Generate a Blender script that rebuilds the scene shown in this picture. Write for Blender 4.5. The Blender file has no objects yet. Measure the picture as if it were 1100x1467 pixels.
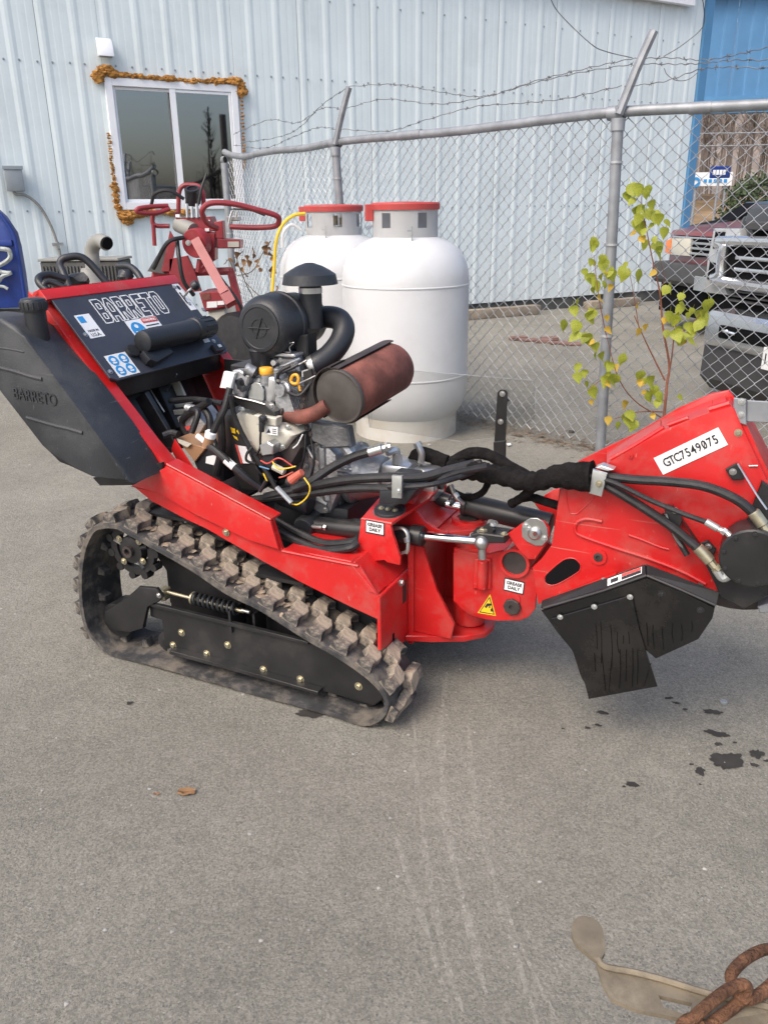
import bpy, bmesh, math, random
from mathutils import Vector, Matrix, noise
random.seed(11)
R = math.radians
PI = math.pi
sc = bpy.context.scene

# ---------------------------------------------------------------- camera
cam_data = bpy.data.cameras.new('camera')
cam = bpy.data.objects.new('camera', cam_data)
sc.collection.objects.link(cam)
cam_data.sensor_fit = 'VERTICAL'
cam_data.sensor_height = 36.0
cam_data.lens = 1150.0 / 1467.0 * 36.0
cam_data.clip_start = 0.02
cam_data.clip_end = 3000.0
cam.location = (0, 0, 1.40)
PITCH, ROLL = R(20.6), R(0.7)
_f = Vector((0, math.cos(PITCH), -math.sin(PITCH)))
_r = Vector((1, 0, 0)); _u = _r.cross(_f)
_r2 = _r * math.cos(ROLL) - _u * math.sin(ROLL)
_u2 = _u * math.cos(ROLL) + _r * math.sin(ROLL)
cam.rotation_euler = Matrix((_r2, _u2, -_f)).transposed().to_euler()
sc.camera = cam

# ---------------------------------------------------------------- sky, sun, exposure
SUN_ELEV, SUN_AZ = R(50), R(-138)      # azimuth measured from +Y towards +X: light comes from the left, a little from behind the camera
world = bpy.data.worlds.new('World'); sc.world = world; world.use_nodes = True
wn = world.node_tree; wn.nodes.clear()
sky = wn.nodes.new('ShaderNodeTexSky'); sky.sky_type = 'NISHITA'; sky.sun_disc = False
sky.sun_elevation = SUN_ELEV; sky.sun_rotation = SUN_AZ
sky.air_density = 0.95; sky.dust_density = 4.5; sky.ozone_density = 0.9
bg = wn.nodes.new('ShaderNodeBackground'); bg.inputs['Strength'].default_value = 0.15
wo = wn.nodes.new('ShaderNodeOutputWorld')
wn.links.new(sky.outputs[0], bg.inputs[0]); wn.links.new(bg.outputs[0], wo.inputs[0])
sd = bpy.data.lights.new('sun', 'SUN'); sd.energy = 0.9; sd.angle = R(30); sd.color = (1.0, 0.93, 0.83)
sun = bpy.data.objects.new('sun', sd); sc.collection.objects.link(sun)
_d = Vector((math.sin(SUN_AZ) * math.cos(SUN_ELEV), math.cos(SUN_AZ) * math.cos(SUN_ELEV), math.sin(SUN_ELEV)))
sun.rotation_euler = _d.to_track_quat('Z', 'Y').to_euler()
sc.view_settings.view_transform = 'Standard'; sc.view_settings.look = 'None'
sc.view_settings.exposure = 0.84; sc.view_settings.gamma = 1.0
sc.render.engine = 'CYCLES'

# ---------------------------------------------------------------- materials
MATS = {}
def mat(name, col, rough=0.5, metal=0.0, var=0.0, vscale=8.0, dirt=0.0, dirtcol=(0.25, 0.2, 0.15), dscale=14.0, bump=0.0, bscale=60.0, coat=0.0, spec=0.5, trans=0.0, col2=None, thr=0.55, detail=6.0, scratch=0.0, scol=(0.4, 0.3, 0.25)):
    m = bpy.data.materials.new(name); m.use_nodes = True; MATS[name] = m
    nt = m.node_tree; N = nt.nodes; L = nt.links; p = N['Principled BSDF']
    p.inputs['Roughness'].default_value = rough; p.inputs['Metallic'].default_value = metal
    p.inputs['Coat Weight'].default_value = coat; p.inputs['Coat Roughness'].default_value = 0.12
    p.inputs['Specular IOR Level'].default_value = spec
    p.inputs['Transmission Weight'].default_value = trans
    p.inputs['Base Color'].default_value = (*col, 1)
    tc = N.new('ShaderNodeTexCoord')
    out = None
    if var > 0 or col2:
        n = N.new('ShaderNodeTexNoise'); n.inputs['Scale'].default_value = vscale; n.inputs['Detail'].default_value = detail
        L.new(tc.outputs['Object'], n.inputs['Vector'])
        r = N.new('ShaderNodeValToRGB')
        c2 = col2 or tuple(min(1, c * (1 + var)) for c in col)
        c1 = col if col2 else tuple(c * (1 - var) for c in col)
        r.color_ramp.elements[0].position = 0.36; r.color_ramp.elements[1].position = 0.66
        r.color_ramp.elements[0].color = (*c1, 1); r.color_ramp.elements[1].color = (*c2, 1)
        L.new(n.outputs['Fac'], r.inputs['Fac']); out = r.outputs['Color']
    if dirt > 0:
        n2 = N.new('ShaderNodeTexNoise'); n2.inputs['Scale'].default_value = dscale; n2.inputs['Detail'].default_value = 9; n2.inputs['Roughness'].default_value = 0.7
        L.new(tc.outputs['Object'], n2.inputs['Vector'])
        mr = N.new('ShaderNodeMapRange'); mr.inputs['From Min'].default_value = thr; mr.inputs['From Max'].default_value = thr + 0.16; mr.inputs['To Max'].default_value = dirt
        L.new(n2.outputs['Fac'], mr.inputs['Value'])
        mx = N.new('ShaderNodeMix'); mx.data_type = 'RGBA'
        L.new(mr.outputs[0], mx.inputs['Factor'])
        if out: L.new(out, mx.inputs['A'])
        else: mx.inputs['A'].default_value = (*col, 1)
        mx.inputs['B'].default_value = (*dirtcol, 1); out = mx.outputs['Result']
        rr = N.new('ShaderNodeMapRange'); rr.inputs['From Max'].default_value = 1; rr.inputs['To Min'].default_value = rough; rr.inputs['To Max'].default_value = min(1, rough + 0.4)
        L.new(mr.outputs[0], rr.inputs['Value']); L.new(rr.outputs[0], p.inputs['Roughness'])
    if scratch > 0:
        for sc_ in ((3, 110, 110), (90, 8, 30)):
            mp = N.new('ShaderNodeMapping'); mp.inputs['Scale'].default_value = sc_; mp.inputs['Rotation'].default_value = (0.3, 0.5, 0.2)
            ns = N.new('ShaderNodeTexNoise'); ns.inputs['Scale'].default_value = 1.0; ns.inputs['Detail'].default_value = 4
            L.new(tc.outputs['Object'], mp.inputs['Vector']); L.new(mp.outputs[0], ns.inputs['Vector'])
            ms = N.new('ShaderNodeMapRange'); ms.inputs['From Min'].default_value = 0.69; ms.inputs['From Max'].default_value = 0.75; ms.inputs['To Max'].default_value = scratch
            L.new(ns.outputs[0], ms.inputs['Value'])
            m2 = N.new('ShaderNodeMix'); m2.data_type = 'RGBA'; L.new(ms.outputs[0], m2.inputs['Factor'])
            if out: L.new(out, m2.inputs['A'])
            else: m2.inputs['A'].default_value = (*col, 1)
            m2.inputs['B'].default_value = (*scol, 1); out = m2.outputs['Result']
    if out: L.new(out, p.inputs['Base Color'])
    if bump > 0:
        n3 = N.new('ShaderNodeTexNoise'); n3.inputs['Scale'].default_value = bscale; n3.inputs['Detail'].default_value = 5
        L.new(tc.outputs['Object'], n3.inputs['Vector'])
        b = N.new('ShaderNodeBump'); b.inputs['Strength'].default_value = bump; b.inputs['Distance'].default_value = 0.01
        L.new(n3.outputs['Fac'], b.inputs['Height']); L.new(b.outputs[0], p.inputs['Normal'])
    return m

mat('red', (0.52, 0.0145, 0.015), 0.34, var=0.08, vscale=5, dirt=0.4, dirtcol=(0.36, 0.11, 0.09), dscale=8, thr=0.49, coat=0.2, bump=0.03, bscale=25, scratch=0.5, scol=(0.5, 0.22, 0.18))
mat('red_faded', (0.26, 0.028, 0.036), 0.42, var=0.12, vscale=9, dirt=0.35, dirtcol=(0.3, 0.17, 0.13), dscale=12)
mat('black_paint', (0.02, 0.02, 0.021), 0.38, var=0.3, dirt=0.22, dirtcol=(0.09, 0.075, 0.06), dscale=8, bump=0.04, bscale=40)
mat('panel_black', (0.04, 0.044, 0.058), 0.38, var=0.15, vscale=4, dirt=0.12, dirtcol=(0.12, 0.12, 0.13), dscale=5, thr=0.5)  # bluish grey base colour paints in the sky's reflection on the black panel
mat('plastic', (0.02, 0.022, 0.026), 0.42, var=0.2, dirt=0.16, dirtcol=(0.1, 0.095, 0.085), dscale=9, bump=0.12, bscale=260)
mat('tank_plastic', (0.028, 0.031, 0.036), 0.45, var=0.2, vscale=6, dirt=0.3, dirtcol=(0.085, 0.085, 0.08), dscale=6, thr=0.47, bump=0.15, bscale=220, scratch=0.4, scol=(0.16, 0.16, 0.15))
mat('hose', (0.014, 0.014, 0.016), 0.5, var=0.3, vscale=30, dirt=0.25, dirtcol=(0.08, 0.075, 0.07), dscale=20, bump=0.1, bscale=150)
mat('fabric', (0.012, 0.0105, 0.0105), 0.95, var=0.35, vscale=40, bump=0.5, bscale=120, spec=0.15)
mat('rubber', (0.042, 0.042, 0.044), 0.75, var=0.3, vscale=20, dirt=0.7, dirtcol=(0.2, 0.17, 0.135), dscale=10, thr=0.46, bump=0.3, bscale=60)
mat('lug', (0.06, 0.058, 0.058), 0.85, var=0.3, vscale=25, dirt=0.92, dirtcol=(0.36, 0.3, 0.23), dscale=15, thr=0.43, bump=0.4, bscale=70)
mat('mud', (0.3, 0.24, 0.175), 0.95, var=0.3, vscale=30, bump=0.6, bscale=60)
mat('steel', (0.5, 0.5, 0.49), 0.34, 0.9, var=0.15, vscale=20, dirt=0.35, dirtcol=(0.2, 0.17, 0.13), dscale=25)
mat('zinc', (0.46, 0.42, 0.3), 0.4, 0.8, var=0.15, vscale=30, dirt=0.3, dirtcol=(0.15, 0.12, 0.08), dscale=40)
mat('zinc_white', (0.55, 0.57, 0.56), 0.35, 0.75, var=0.12, vscale=20)
mat('chrome', (0.8, 0.82, 0.85), 0.1, 1.0)
mat('cast_alu', (0.42, 0.43, 0.44), 0.45, 0.75, var=0.2, vscale=18, dirt=0.4, dirtcol=(0.1, 0.095, 0.09), dscale=12, bump=0.3, bscale=90)
mat('alu_bright', (0.62, 0.63, 0.64), 0.3, 0.85, var=0.1, vscale=14)
mat('shroud', (0.55, 0.53, 0.45), 0.5, 0.15, var=0.12, vscale=10, dirt=0.35, dirtcol=(0.2, 0.18, 0.14), dscale=10)
mat('rust', (0.18, 0.062, 0.046), 0.72, 0.1, var=0.35, vscale=16, dirt=0.6, dirtcol=(0.06, 0.03, 0.025), dscale=7, bump=0.2, bscale=120)
mat('rust_grey', (0.085, 0.077, 0.07), 0.6, 0.3, var=0.2, vscale=14, dirt=0.75, dirtcol=(0.16, 0.06, 0.045), dscale=6, thr=0.56)
mat('rust_dark', (0.055, 0.045, 0.042), 0.6, 0.2, var=0.3, vscale=16, dirt=0.4, dirtcol=(0.1, 0.05, 0.04), dscale=9)
mat('chain_rust', (0.15, 0.07, 0.035), 0.85, 0.15, var=0.45, vscale=40, dirt=0.6, dirtcol=(0.07, 0.032, 0.02), dscale=45, thr=0.5, bump=1.0, bscale=160)
mat('galv', (0.29, 0.305, 0.325), 0.55, 0.45, var=0.14, vscale=12, dirt=0.25, dirtcol=(0.2, 0.19, 0.17), dscale=8)
mat('barb', (0.16, 0.165, 0.17), 0.6, 0.4, var=0.3, vscale=12)
mat('cast_dark', (0.16, 0.165, 0.17), 0.5, 0.6, var=0.3, vscale=18, dirt=0.6, dirtcol=(0.03, 0.03, 0.03), dscale=10, bump=0.3, bscale=90)
mat('truck_lamp', (0.45, 0.47, 0.48), 0.15, 0.3, coat=0.8)
mat('guard_steel', (0.009, 0.0088, 0.009), 0.24, 0.0, var=0.3, vscale=6, dirt=0.22, dirtcol=(0.045, 0.04, 0.034), dscale=7, thr=0.47)
mat('room', (0.12, 0.14, 0.15), 0.9)
mat('wire', (0.42, 0.43, 0.44), 0.5, 0.5, var=0.2, vscale=9)
mat('collar_white', (0.72, 0.73, 0.73), 0.4, var=0.03)
mat('truck_chrome', (0.72, 0.74, 0.77), 0.14, 0.88)  # not fully metallic: the pale base colour stands in for reflected bright sky
mat('white_tank', (0.61, 0.62, 0.63), 0.33, var=0.03, vscale=4, dirt=0.16, dirtcol=(0.4, 0.38, 0.34), dscale=3.5, thr=0.5, coat=0.15)
mat('tank_skirt', (0.54, 0.53, 0.49), 0.5, dirt=0.4, dirtcol=(0.42, 0.35, 0.26), dscale=6, thr=0.45)
mat('red_plastic', (0.42, 0.055, 0.05), 0.5, var=0.1, dirt=0.2, dirtcol=(0.3, 0.16, 0.14))
mat('yellow', (0.75, 0.5, 0.03), 0.5, var=0.06)
mat('yellow_orange', (0.8, 0.38, 0.03), 0.45)
mat('copper_tan', (0.35, 0.2, 0.11), 0.5, 0.2)
mat('coral', (0.5, 0.12, 0.08), 0.6)
mat('white_label', (0.78, 0.79, 0.79), 0.45, var=0.03)
mat('ink', (0.02, 0.02, 0.025), 0.6)
mat('sign_blue', (0.035, 0.27, 0.6), 0.45)
mat('sign_red', (0.55, 0.07, 0.06), 0.5)
mat('dark_void', (0.006, 0.006, 0.007), 0.8, spec=0.1)
mat('label_amber', (0.8, 0.52, 0.02), 0.45)
mat('siding', (0.67, 0.75, 0.765), 0.45, var=0.035, vscale=1.6, dirt=0.22, dirtcol=(0.42, 0.47, 0.47), dscale=1.3, thr=0.5)
mat('trim_blue', (0.08, 0.23, 0.42), 0.45, var=0.06, vscale=2)
mat('blue_siding', (0.085, 0.22, 0.4), 0.45, var=0.08, vscale=1.5)
mat('vinyl', (0.78, 0.8, 0.83), 0.4, var=0.02)
mat('foam', (0.4, 0.19, 0.045), 0.95, var=0.4, vscale=25, bump=0.7, bscale=90, dirt=0.5, dirtcol=(0.14, 0.055, 0.015), dscale=18)
mat('timber', (0.26, 0.22, 0.17), 0.9, var=0.25, vscale=6, bump=0.4, bscale=40)
mat('concrete', (0.08, 0.085, 0.08), 0.95, var=0.3, vscale=4, dirt=0.6, dirtcol=(0.03, 0.045, 0.025), dscale=3)
mat('brick_red', (0.2, 0.12, 0.1), 0.9, var=0.25, vscale=12, bump=0.4)
mat('oil', (0.03, 0.027, 0.024), 0.85, var=0.25, vscale=25)
mat('mach_blue', (0.01, 0.035, 0.2), 0.4, var=0.15, vscale=5, dirt=0.2, dirtcol=(0.12, 0.16, 0.3))
mat('pale_strap', (0.34, 0.37, 0.36), 0.8, var=0.3, vscale=20)
mat('grey_duct', (0.26, 0.26, 0.24), 0.6, 0.1, var=0.12, vscale=8, dirt=0.3, dirtcol=(0.15, 0.14, 0.12))
mat('grey_cabinet', (0.075, 0.075, 0.072), 0.7, var=0.2, dirt=0.3, dirtcol=(0.12, 0.12, 0.1))
mat('box_grey', (0.3, 0.33, 0.35), 0.5, 0.2, var=0.08)
mat('tan_steel', (0.24, 0.2, 0.14), 0.62, 0.25, var=0.25, vscale=18, dirt=0.6, dirtcol=(0.1, 0.085, 0.065), dscale=14, thr=0.47)
mat('car_red', (0.16, 0.018, 0.022), 0.3, coat=0.5)
mat('car_dark', (0.035, 0.035, 0.04), 0.25, 0.3, coat=0.6)
mat('car_white', (0.7, 0.72, 0.74), 0.3, coat=0.5)
mat('car_black', (0.012, 0.012, 0.013), 0.3, coat=0.5)
mat('bumper_grey', (0.05, 0.05, 0.052), 0.6, var=0.1)
mat('lamp_glass', (0.55, 0.53, 0.45), 0.15, coat=0.8)
mat('amber', (0.75, 0.2, 0.03), 0.25, coat=0.6)
mat('bark_red', (0.23, 0.085, 0.05), 0.7, var=0.2, vscale=20)
mat('dry_leaf', (0.22, 0.12, 0.055), 0.85, var=0.35, vscale=8)
mat('litter', (0.2, 0.135, 0.08), 0.95, var=0.45, vscale=14)
mat('stone', (0.3, 0.29, 0.27), 0.9, var=0.3, vscale=9)
mat('bark', (0.12, 0.1, 0.08), 0.9, var=0.3, vscale=9)
mat('grass_brown', (0.22, 0.15, 0.08), 0.95, var=0.3, vscale=0.6)
mat('twig', (0.235, 0.2, 0.175), 0.95, var=0.25, vscale=0.7)
mat('evergreen', (0.05, 0.075, 0.03), 0.8, var=0.3, vscale=3)

def leafmat(name, c1, c2):
    m = mat(name, c1, 0.55, col2=c2, vscale=14, detail=2)
    nt = m.node_tree; p = nt.nodes['Principled BSDF']
    p.inputs['Transmission Weight'].default_value = 0.0
    tr = nt.nodes.new('ShaderNodeBsdfTranslucent'); ms = nt.nodes.new('ShaderNodeMixShader'); ms.inputs[0].default_value = 0.35
    src = p.inputs['Base Color'].links[0].from_socket
    nt.links.new(src, tr.inputs['Color'])
    nt.links.new(p.outputs[0], ms.inputs[1]); nt.links.new(tr.outputs[0], ms.inputs[2])
    nt.links.new(ms.outputs[0], nt.nodes['Material Output'].inputs['Surface'])
leafmat('leaf_green', (0.24, 0.3, 0.03), (0.42, 0.42, 0.045))
leafmat('leaf_yellow', (0.52, 0.42, 0.04), (0.6, 0.32, 0.06))

def glassmat(name, tint, rough, fac):
    m = bpy.data.materials.new(name); m.use_nodes = True; MATS[name] = m
    nt = m.node_tree; N = nt.nodes; N.remove(N['Principled BSDF'])
    t = N.new('ShaderNodeBsdfTransparent'); t.inputs[0].default_value = (*tint, 1)
    g = N.new('ShaderNodeBsdfGlossy'); g.inputs['Roughness'].default_value = rough
    fr = N.new('ShaderNodeFresnel'); fr.inputs['IOR'].default_value = 1.5
    ad = N.new('ShaderNodeMath'); ad.operation = 'ADD'; ad.inputs[1].default_value = fac
    nt.links.new(fr.outputs[0], ad.inputs[0])
    ms = N.new('ShaderNodeMixShader'); nt.links.new(ad.outputs[0], ms.inputs[0])
    nt.links.new(t.outputs[0], ms.inputs[1]); nt.links.new(g.outputs[0], ms.inputs[2])
    nt.links.new(ms.outputs[0], N['Material Output'].inputs['Surface'])
glassmat('glass', (0.5, 0.55, 0.57), 0.02, 0.3)
glassmat('clear_plastic', (0.95, 0.95, 0.94), 0.18, 0.02)

# ---------------------------------------------------------------- mesh helpers
COL = sc.collection
def M(n): return MATS[n]
def smooth(me, ang=35):
    for p in me.polygons: p.use_smooth = True
    try: me.set_sharp_from_angle(angle=R(ang))
    except Exception: pass
def obj(name, bm, m, parent=None, sm=True, ang=35, label=None):
    me = bpy.data.meshes.new(name)
    bmesh.ops.recalc_face_normals(bm, faces=bm.faces)
    bm.to_mesh(me); bm.free()
    if m: me.materials.append(M(m) if isinstance(m, str) else m)
    if sm: smooth(me, ang)
    o = bpy.data.objects.new(name, me); COL.objects.link(o)
    if parent: o.parent = parent
    if label: o['label'] = label
    return o
def inst(src, loc, rot=(0, 0, 0), scale=1.0, parent=None, name=None):
    o = src.copy(); COL.objects.link(o)
    o.location = loc; o.rotation_euler = rot
    o.scale = (scale,) * 3 if not isinstance(scale, (tuple, list)) else scale
    o.parent = parent
    if name: o.name = name
    return o
def empty(name, loc=(0, 0, 0), rz=0, label=None, cat=None, group=None):
    o = bpy.data.objects.new(name, None); COL.objects.link(o)
    o.location = loc; o.rotation_euler = (0, 0, rz); o.empty_display_size = 0.1
    tag(o, label, cat, group); return o
def tag(o, label=None, cat=None, group=None, kind=None):
    if label: o['label'] = label
    if cat: o['category'] = cat
    if group: o['group'] = group
    if kind: o['kind'] = kind
    return o
def BM(): return bmesh.new()
def box(bm, lo, hi, bev=0.0, seg=1):
    vs = [bm.verts.new((x, y, z)) for x in (lo[0], hi[0]) for y in (lo[1], hi[1]) for z in (lo[2], hi[2])]
    fs = [bm.faces.new([vs[i] for i in f]) for f in ((0, 1, 3, 2), (4, 6, 7, 5), (0, 4, 5, 1), (2, 3, 7, 6), (0, 2, 6, 4), (1, 5, 7, 3))]
    if bev:
        es = list({e for f in fs for e in f.edges})
        bmesh.ops.bevel(bm, geom=es, offset=bev, segments=seg, affect='EDGES', profile=0.5)
    return bm
def prism(bm, poly, fn0, fn1, bev=0.0, seg=1):
    """poly list of 2-tuples; fn0/fn1 map a 2-tuple to 3D for the two caps"""
    a = [bm.verts.new(fn0(p)) for p in poly]; b = [bm.verts.new(fn1(p)) for p in poly]
    fs = [bm.faces.new(a), bm.faces.new(list(reversed(b)))]
    n = len(poly)
    for i in range(n):
        fs.append(bm.faces.new((a[i], b[i], b[(i + 1) % n], a[(i + 1) % n])))
    if bev:
        es = list(set(fs[0].edges) | set(fs[1].edges))
        bmesh.ops.bevel(bm, geom=es, offset=bev, segments=seg, affect='EDGES', profile=0.5)
    return bm
def xz(bm, poly, y0, y1, bev=0.002, seg=1):      # plate in the XZ plane, thick along Y
    return prism(bm, poly, lambda p: (p[0], y0, p[1]), lambda p: (p[0], y1, p[1]), bev, seg)
def yz(bm, poly, x0, x1, bev=0.002, seg=1):
    return prism(bm, poly, lambda p: (x0, p[0], p[1]), lambda p: (x1, p[0], p[1]), bev, seg)
def xy(bm, poly, z0, z1, bev=0.002, seg=1):
    return prism(bm, poly, lambda p: (p[0], p[1], z0), lambda p: (p[0], p[1], z1), bev, seg)
def catmull(pts, n=8, closed=False):
    pts = [Vector(p) for p in pts]
    if len(pts) < 3 and not closed:
        return [pts[0].lerp(pts[-1], i / n) for i in range(n + 1)]
    out = []; N = len(pts); rng = range(N) if closed else range(N - 1)
    for i in rng:
        p1, p2 = pts[i], pts[(i + 1) % N]
        p0 = pts[i - 1] if (closed or i > 0) else p1 * 2 - p2
        p3 = pts[(i + 2) % N] if (closed or i + 2 < N) else p2 * 2 - p1
        for k in range(n):
            t = k / n
            out.append(0.5 * ((2 * p1) + (p2 - p0) * t + (2 * p0 - 5 * p1 + 4 * p2 - p3) * t * t + (3 * p1 - p0 - 3 * p2 + p3) * t ** 3))
    if not closed: out.append(pts[-1])
    return out
def tube(bm, pts, rad, seg=10, n=6, closed=False, spline=True, caps=True, flat=1.0):
    P = catmull(pts, n, closed) if spline else [Vector(p) for p in pts]
    N = len(P); rings = []
    up = Vector((0.03, 0.02, 1)).normalized(); prev = None
    for i, p in enumerate(P):
        if closed: t = P[(i + 1) % N] - P[i - 1]
        else: t = P[min(i + 1, N - 1)] - P[max(i - 1, 0)]
        if t.length < 1e-9: t = Vector((0, 0, 1))
        t.normalize()
        if prev is None:
            s = t.cross(up) if abs(t.dot(up)) < 0.95 else t.cross(Vector((1, 0, 0)))
        else:
            s = prev - t * prev.dot(t)
        s.normalize(); prev = s; b = s.cross(t)
        r = rad(i / max(1, N - 1)) if callable(rad) else rad
        rings.append([bm.verts.new(p + s * (r * math.cos(2 * PI * k / seg)) + b * (r * flat * math.sin(2 * PI * k / seg))) for k in range(seg)])
    for i in range(N if closed else N - 1):
        a, b = rings[i], rings[(i + 1) % N]
        for k in range(seg): bm.faces.new((a[k], a[(k + 1) % seg], b[(k + 1) % seg], b[k]))
    if caps and not closed:
        bm.faces.new(list(reversed(rings[0]))); bm.faces.new(rings[-1])
    return bm
def lathe(bm, prof, origin, axis, seg=24, cap=True):
    """prof list of (r, h) along axis from origin"""
    ax = Vector(axis).normalized(); o = Vector(origin)
    s = ax.orthogonal().normalized(); t = ax.cross(s)
    rings = []
    for r, h in prof:
        r = max(r, 1e-4)
        rings.append([bm.verts.new(o + ax * h + s * (r * math.cos(2 * PI * k / seg)) + t * (r * math.sin(2 * PI * k / seg))) for k in range(seg)])
    for a, b in zip(rings, rings[1:]):
        for k in range(seg): bm.faces.new((a[k], a[(k + 1) % seg], b[(k + 1) % seg], b[k]))
    if cap:
        bm.faces.new(list(reversed(rings[0]))); bm.faces.new(rings[-1])
    return bm
def cyl(bm, p0, p1, r, seg=16, bev=0.0):
    p0, p1 = Vector(p0), Vector(p1); L = (p1 - p0).length
    if bev: prof = [(r - bev, 0), (r, bev), (r, L - bev), (r - bev, L)]
    else: prof = [(r, 0), (r, L)]
    return lathe(bm, prof, p0, p1 - p0, seg)
def ring(bm, center, axis, r0, r1, th, seg=24):
    return lathe(bm, [(r0, 0), (r1, 0), (r1, th), (r0, th), (r0, 0)], center, axis, seg, cap=False)
def blob(bm, c, r, sub=1, jit=0.25, squash=(1, 1, 1)):
    res = bmesh.ops.create_icosphere(bm, subdivisions=sub, radius=1.0)
    ph = random.uniform(0, 99)
    for v in res['verts']:
        d = 1 + jit * noise.noise(v.co * 1.7 + Vector((ph, ph, ph))) * 1.6
        v.co = Vector((v.co.x * r * squash[0] * d + c[0], v.co.y * r * squash[1] * d + c[1], v.co.z * r * squash[2] * d + c[2]))
    return bm
def ell(cx, cz, rx, rz, n=16, a0=0, a1=360):
    full = abs(a1 - a0) >= 360
    return [(cx + rx * math.cos(R(a0 + (a1 - a0) * i / (n if full else n - 1))), cz + rz * math.sin(R(a0 + (a1 - a0) * i / (n if full else n - 1)))) for i in range(n)]
def part(name, m, parent, fn, **k):
    bm = BM(); fn(bm); return obj(name, bm, m, parent, **k)
_bolt_cache = {}
def bolt(parent, loc, axis, r=0.009, m='zinc', h=None, name='bolt'):
    key = m
    if key not in _bolt_cache:
        bm = BM()
        lathe(bm, [(1.55, 0), (1.55, 0.18)], (0, 0, 0), (0, 0, 1), 14)
        lathe(bm, [(1.0, 0.18), (1.0, 0.75), (0.85, 0.9)], (0, 0, 0), (0, 0, 1), 6)
        o = obj(name, bm, m, None, sm=False); _bolt_cache[key] = o.data
        bpy.data.objects.remove(o)
    o = bpy.data.objects.new(name, _bolt_cache[key]); COL.objects.link(o)
    o.location = loc; o.scale = (r, r, r); o.parent = parent
    o.rotation_euler = Vector(axis).to_track_quat('Z', 'Y').to_euler()
    return o
def text_mesh(txt, size, ext=0.0006, spacing=1.0, bold=0.0):
    cu = bpy.data.curves.new('txt', 'FONT'); cu.body = txt; cu.size = size; cu.extrude = ext
    cu.offset = bold * size; cu.align_x = 'CENTER'; cu.align_y = 'CENTER'; cu.space_character = spacing; cu.resolution_u = 3
    to = bpy.data.objects.new('txt', cu); COL.objects.link(to)
    dg = bpy.context.evaluated_depsgraph_get()
    me = bpy.data.meshes.new_from_object(to.evaluated_get(dg))
    bpy.data.objects.remove(to); bpy.data.curves.remove(cu)
    return me
def text_obj(name, txt, size, m, parent, frame, spacing=1.0, sx=1.0, sy=1.0, bold=0.0):
    me = text_mesh(txt, size, spacing=spacing, bold=bold); me.materials.clear(); me.materials.append(M(m))
    o = bpy.data.objects.new(name, me); COL.objects.link(o); o.parent = parent
    o.matrix_local = frame @ Matrix.Diagonal((sx, sy, 1, 1)); return o
def frame(o, u, v):
    u = Vector(u).normalized(); v = Vector(v); v = (v - u * v.dot(u)).normalized(); w = u.cross(v)
    m = Matrix((u, v, w)).transposed().to_4x4(); m.translation = Vector(o); return m
def quad_sheet(bm, pts, th=0.001):
    """thin sheet over 4 corner points (counter-clockwise seen from outside)"""
    P = [Vector(p) for p in pts]; n = (P[1] - P[0]).cross(P[3] - P[0]).normalized()
    a = [bm.verts.new(p) for p in P]; b = [bm.verts.new(p + n * th) for p in P]
    bm.faces.new(list(reversed(a))); bm.faces.new(b)
    for i in range(4): bm.faces.new((a[i], a[(i + 1) % 4], b[(i + 1) % 4], b[i]))
    return bm
def sheet(name, m, parent, o, u, v, w, h, th=0.001, label=None):
    """flat sticker centred at o with axes u, v"""
    f = frame(o, u, v); bm = BM()
    quad_sheet(bm, [f @ Vector(p) for p in ((-w / 2, -h / 2, 0), (w / 2, -h / 2, 0), (w / 2, h / 2, 0), (-w / 2, h / 2, 0))], th)
    return obj(name, bm, m, parent, sm=False, label=label)

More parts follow.
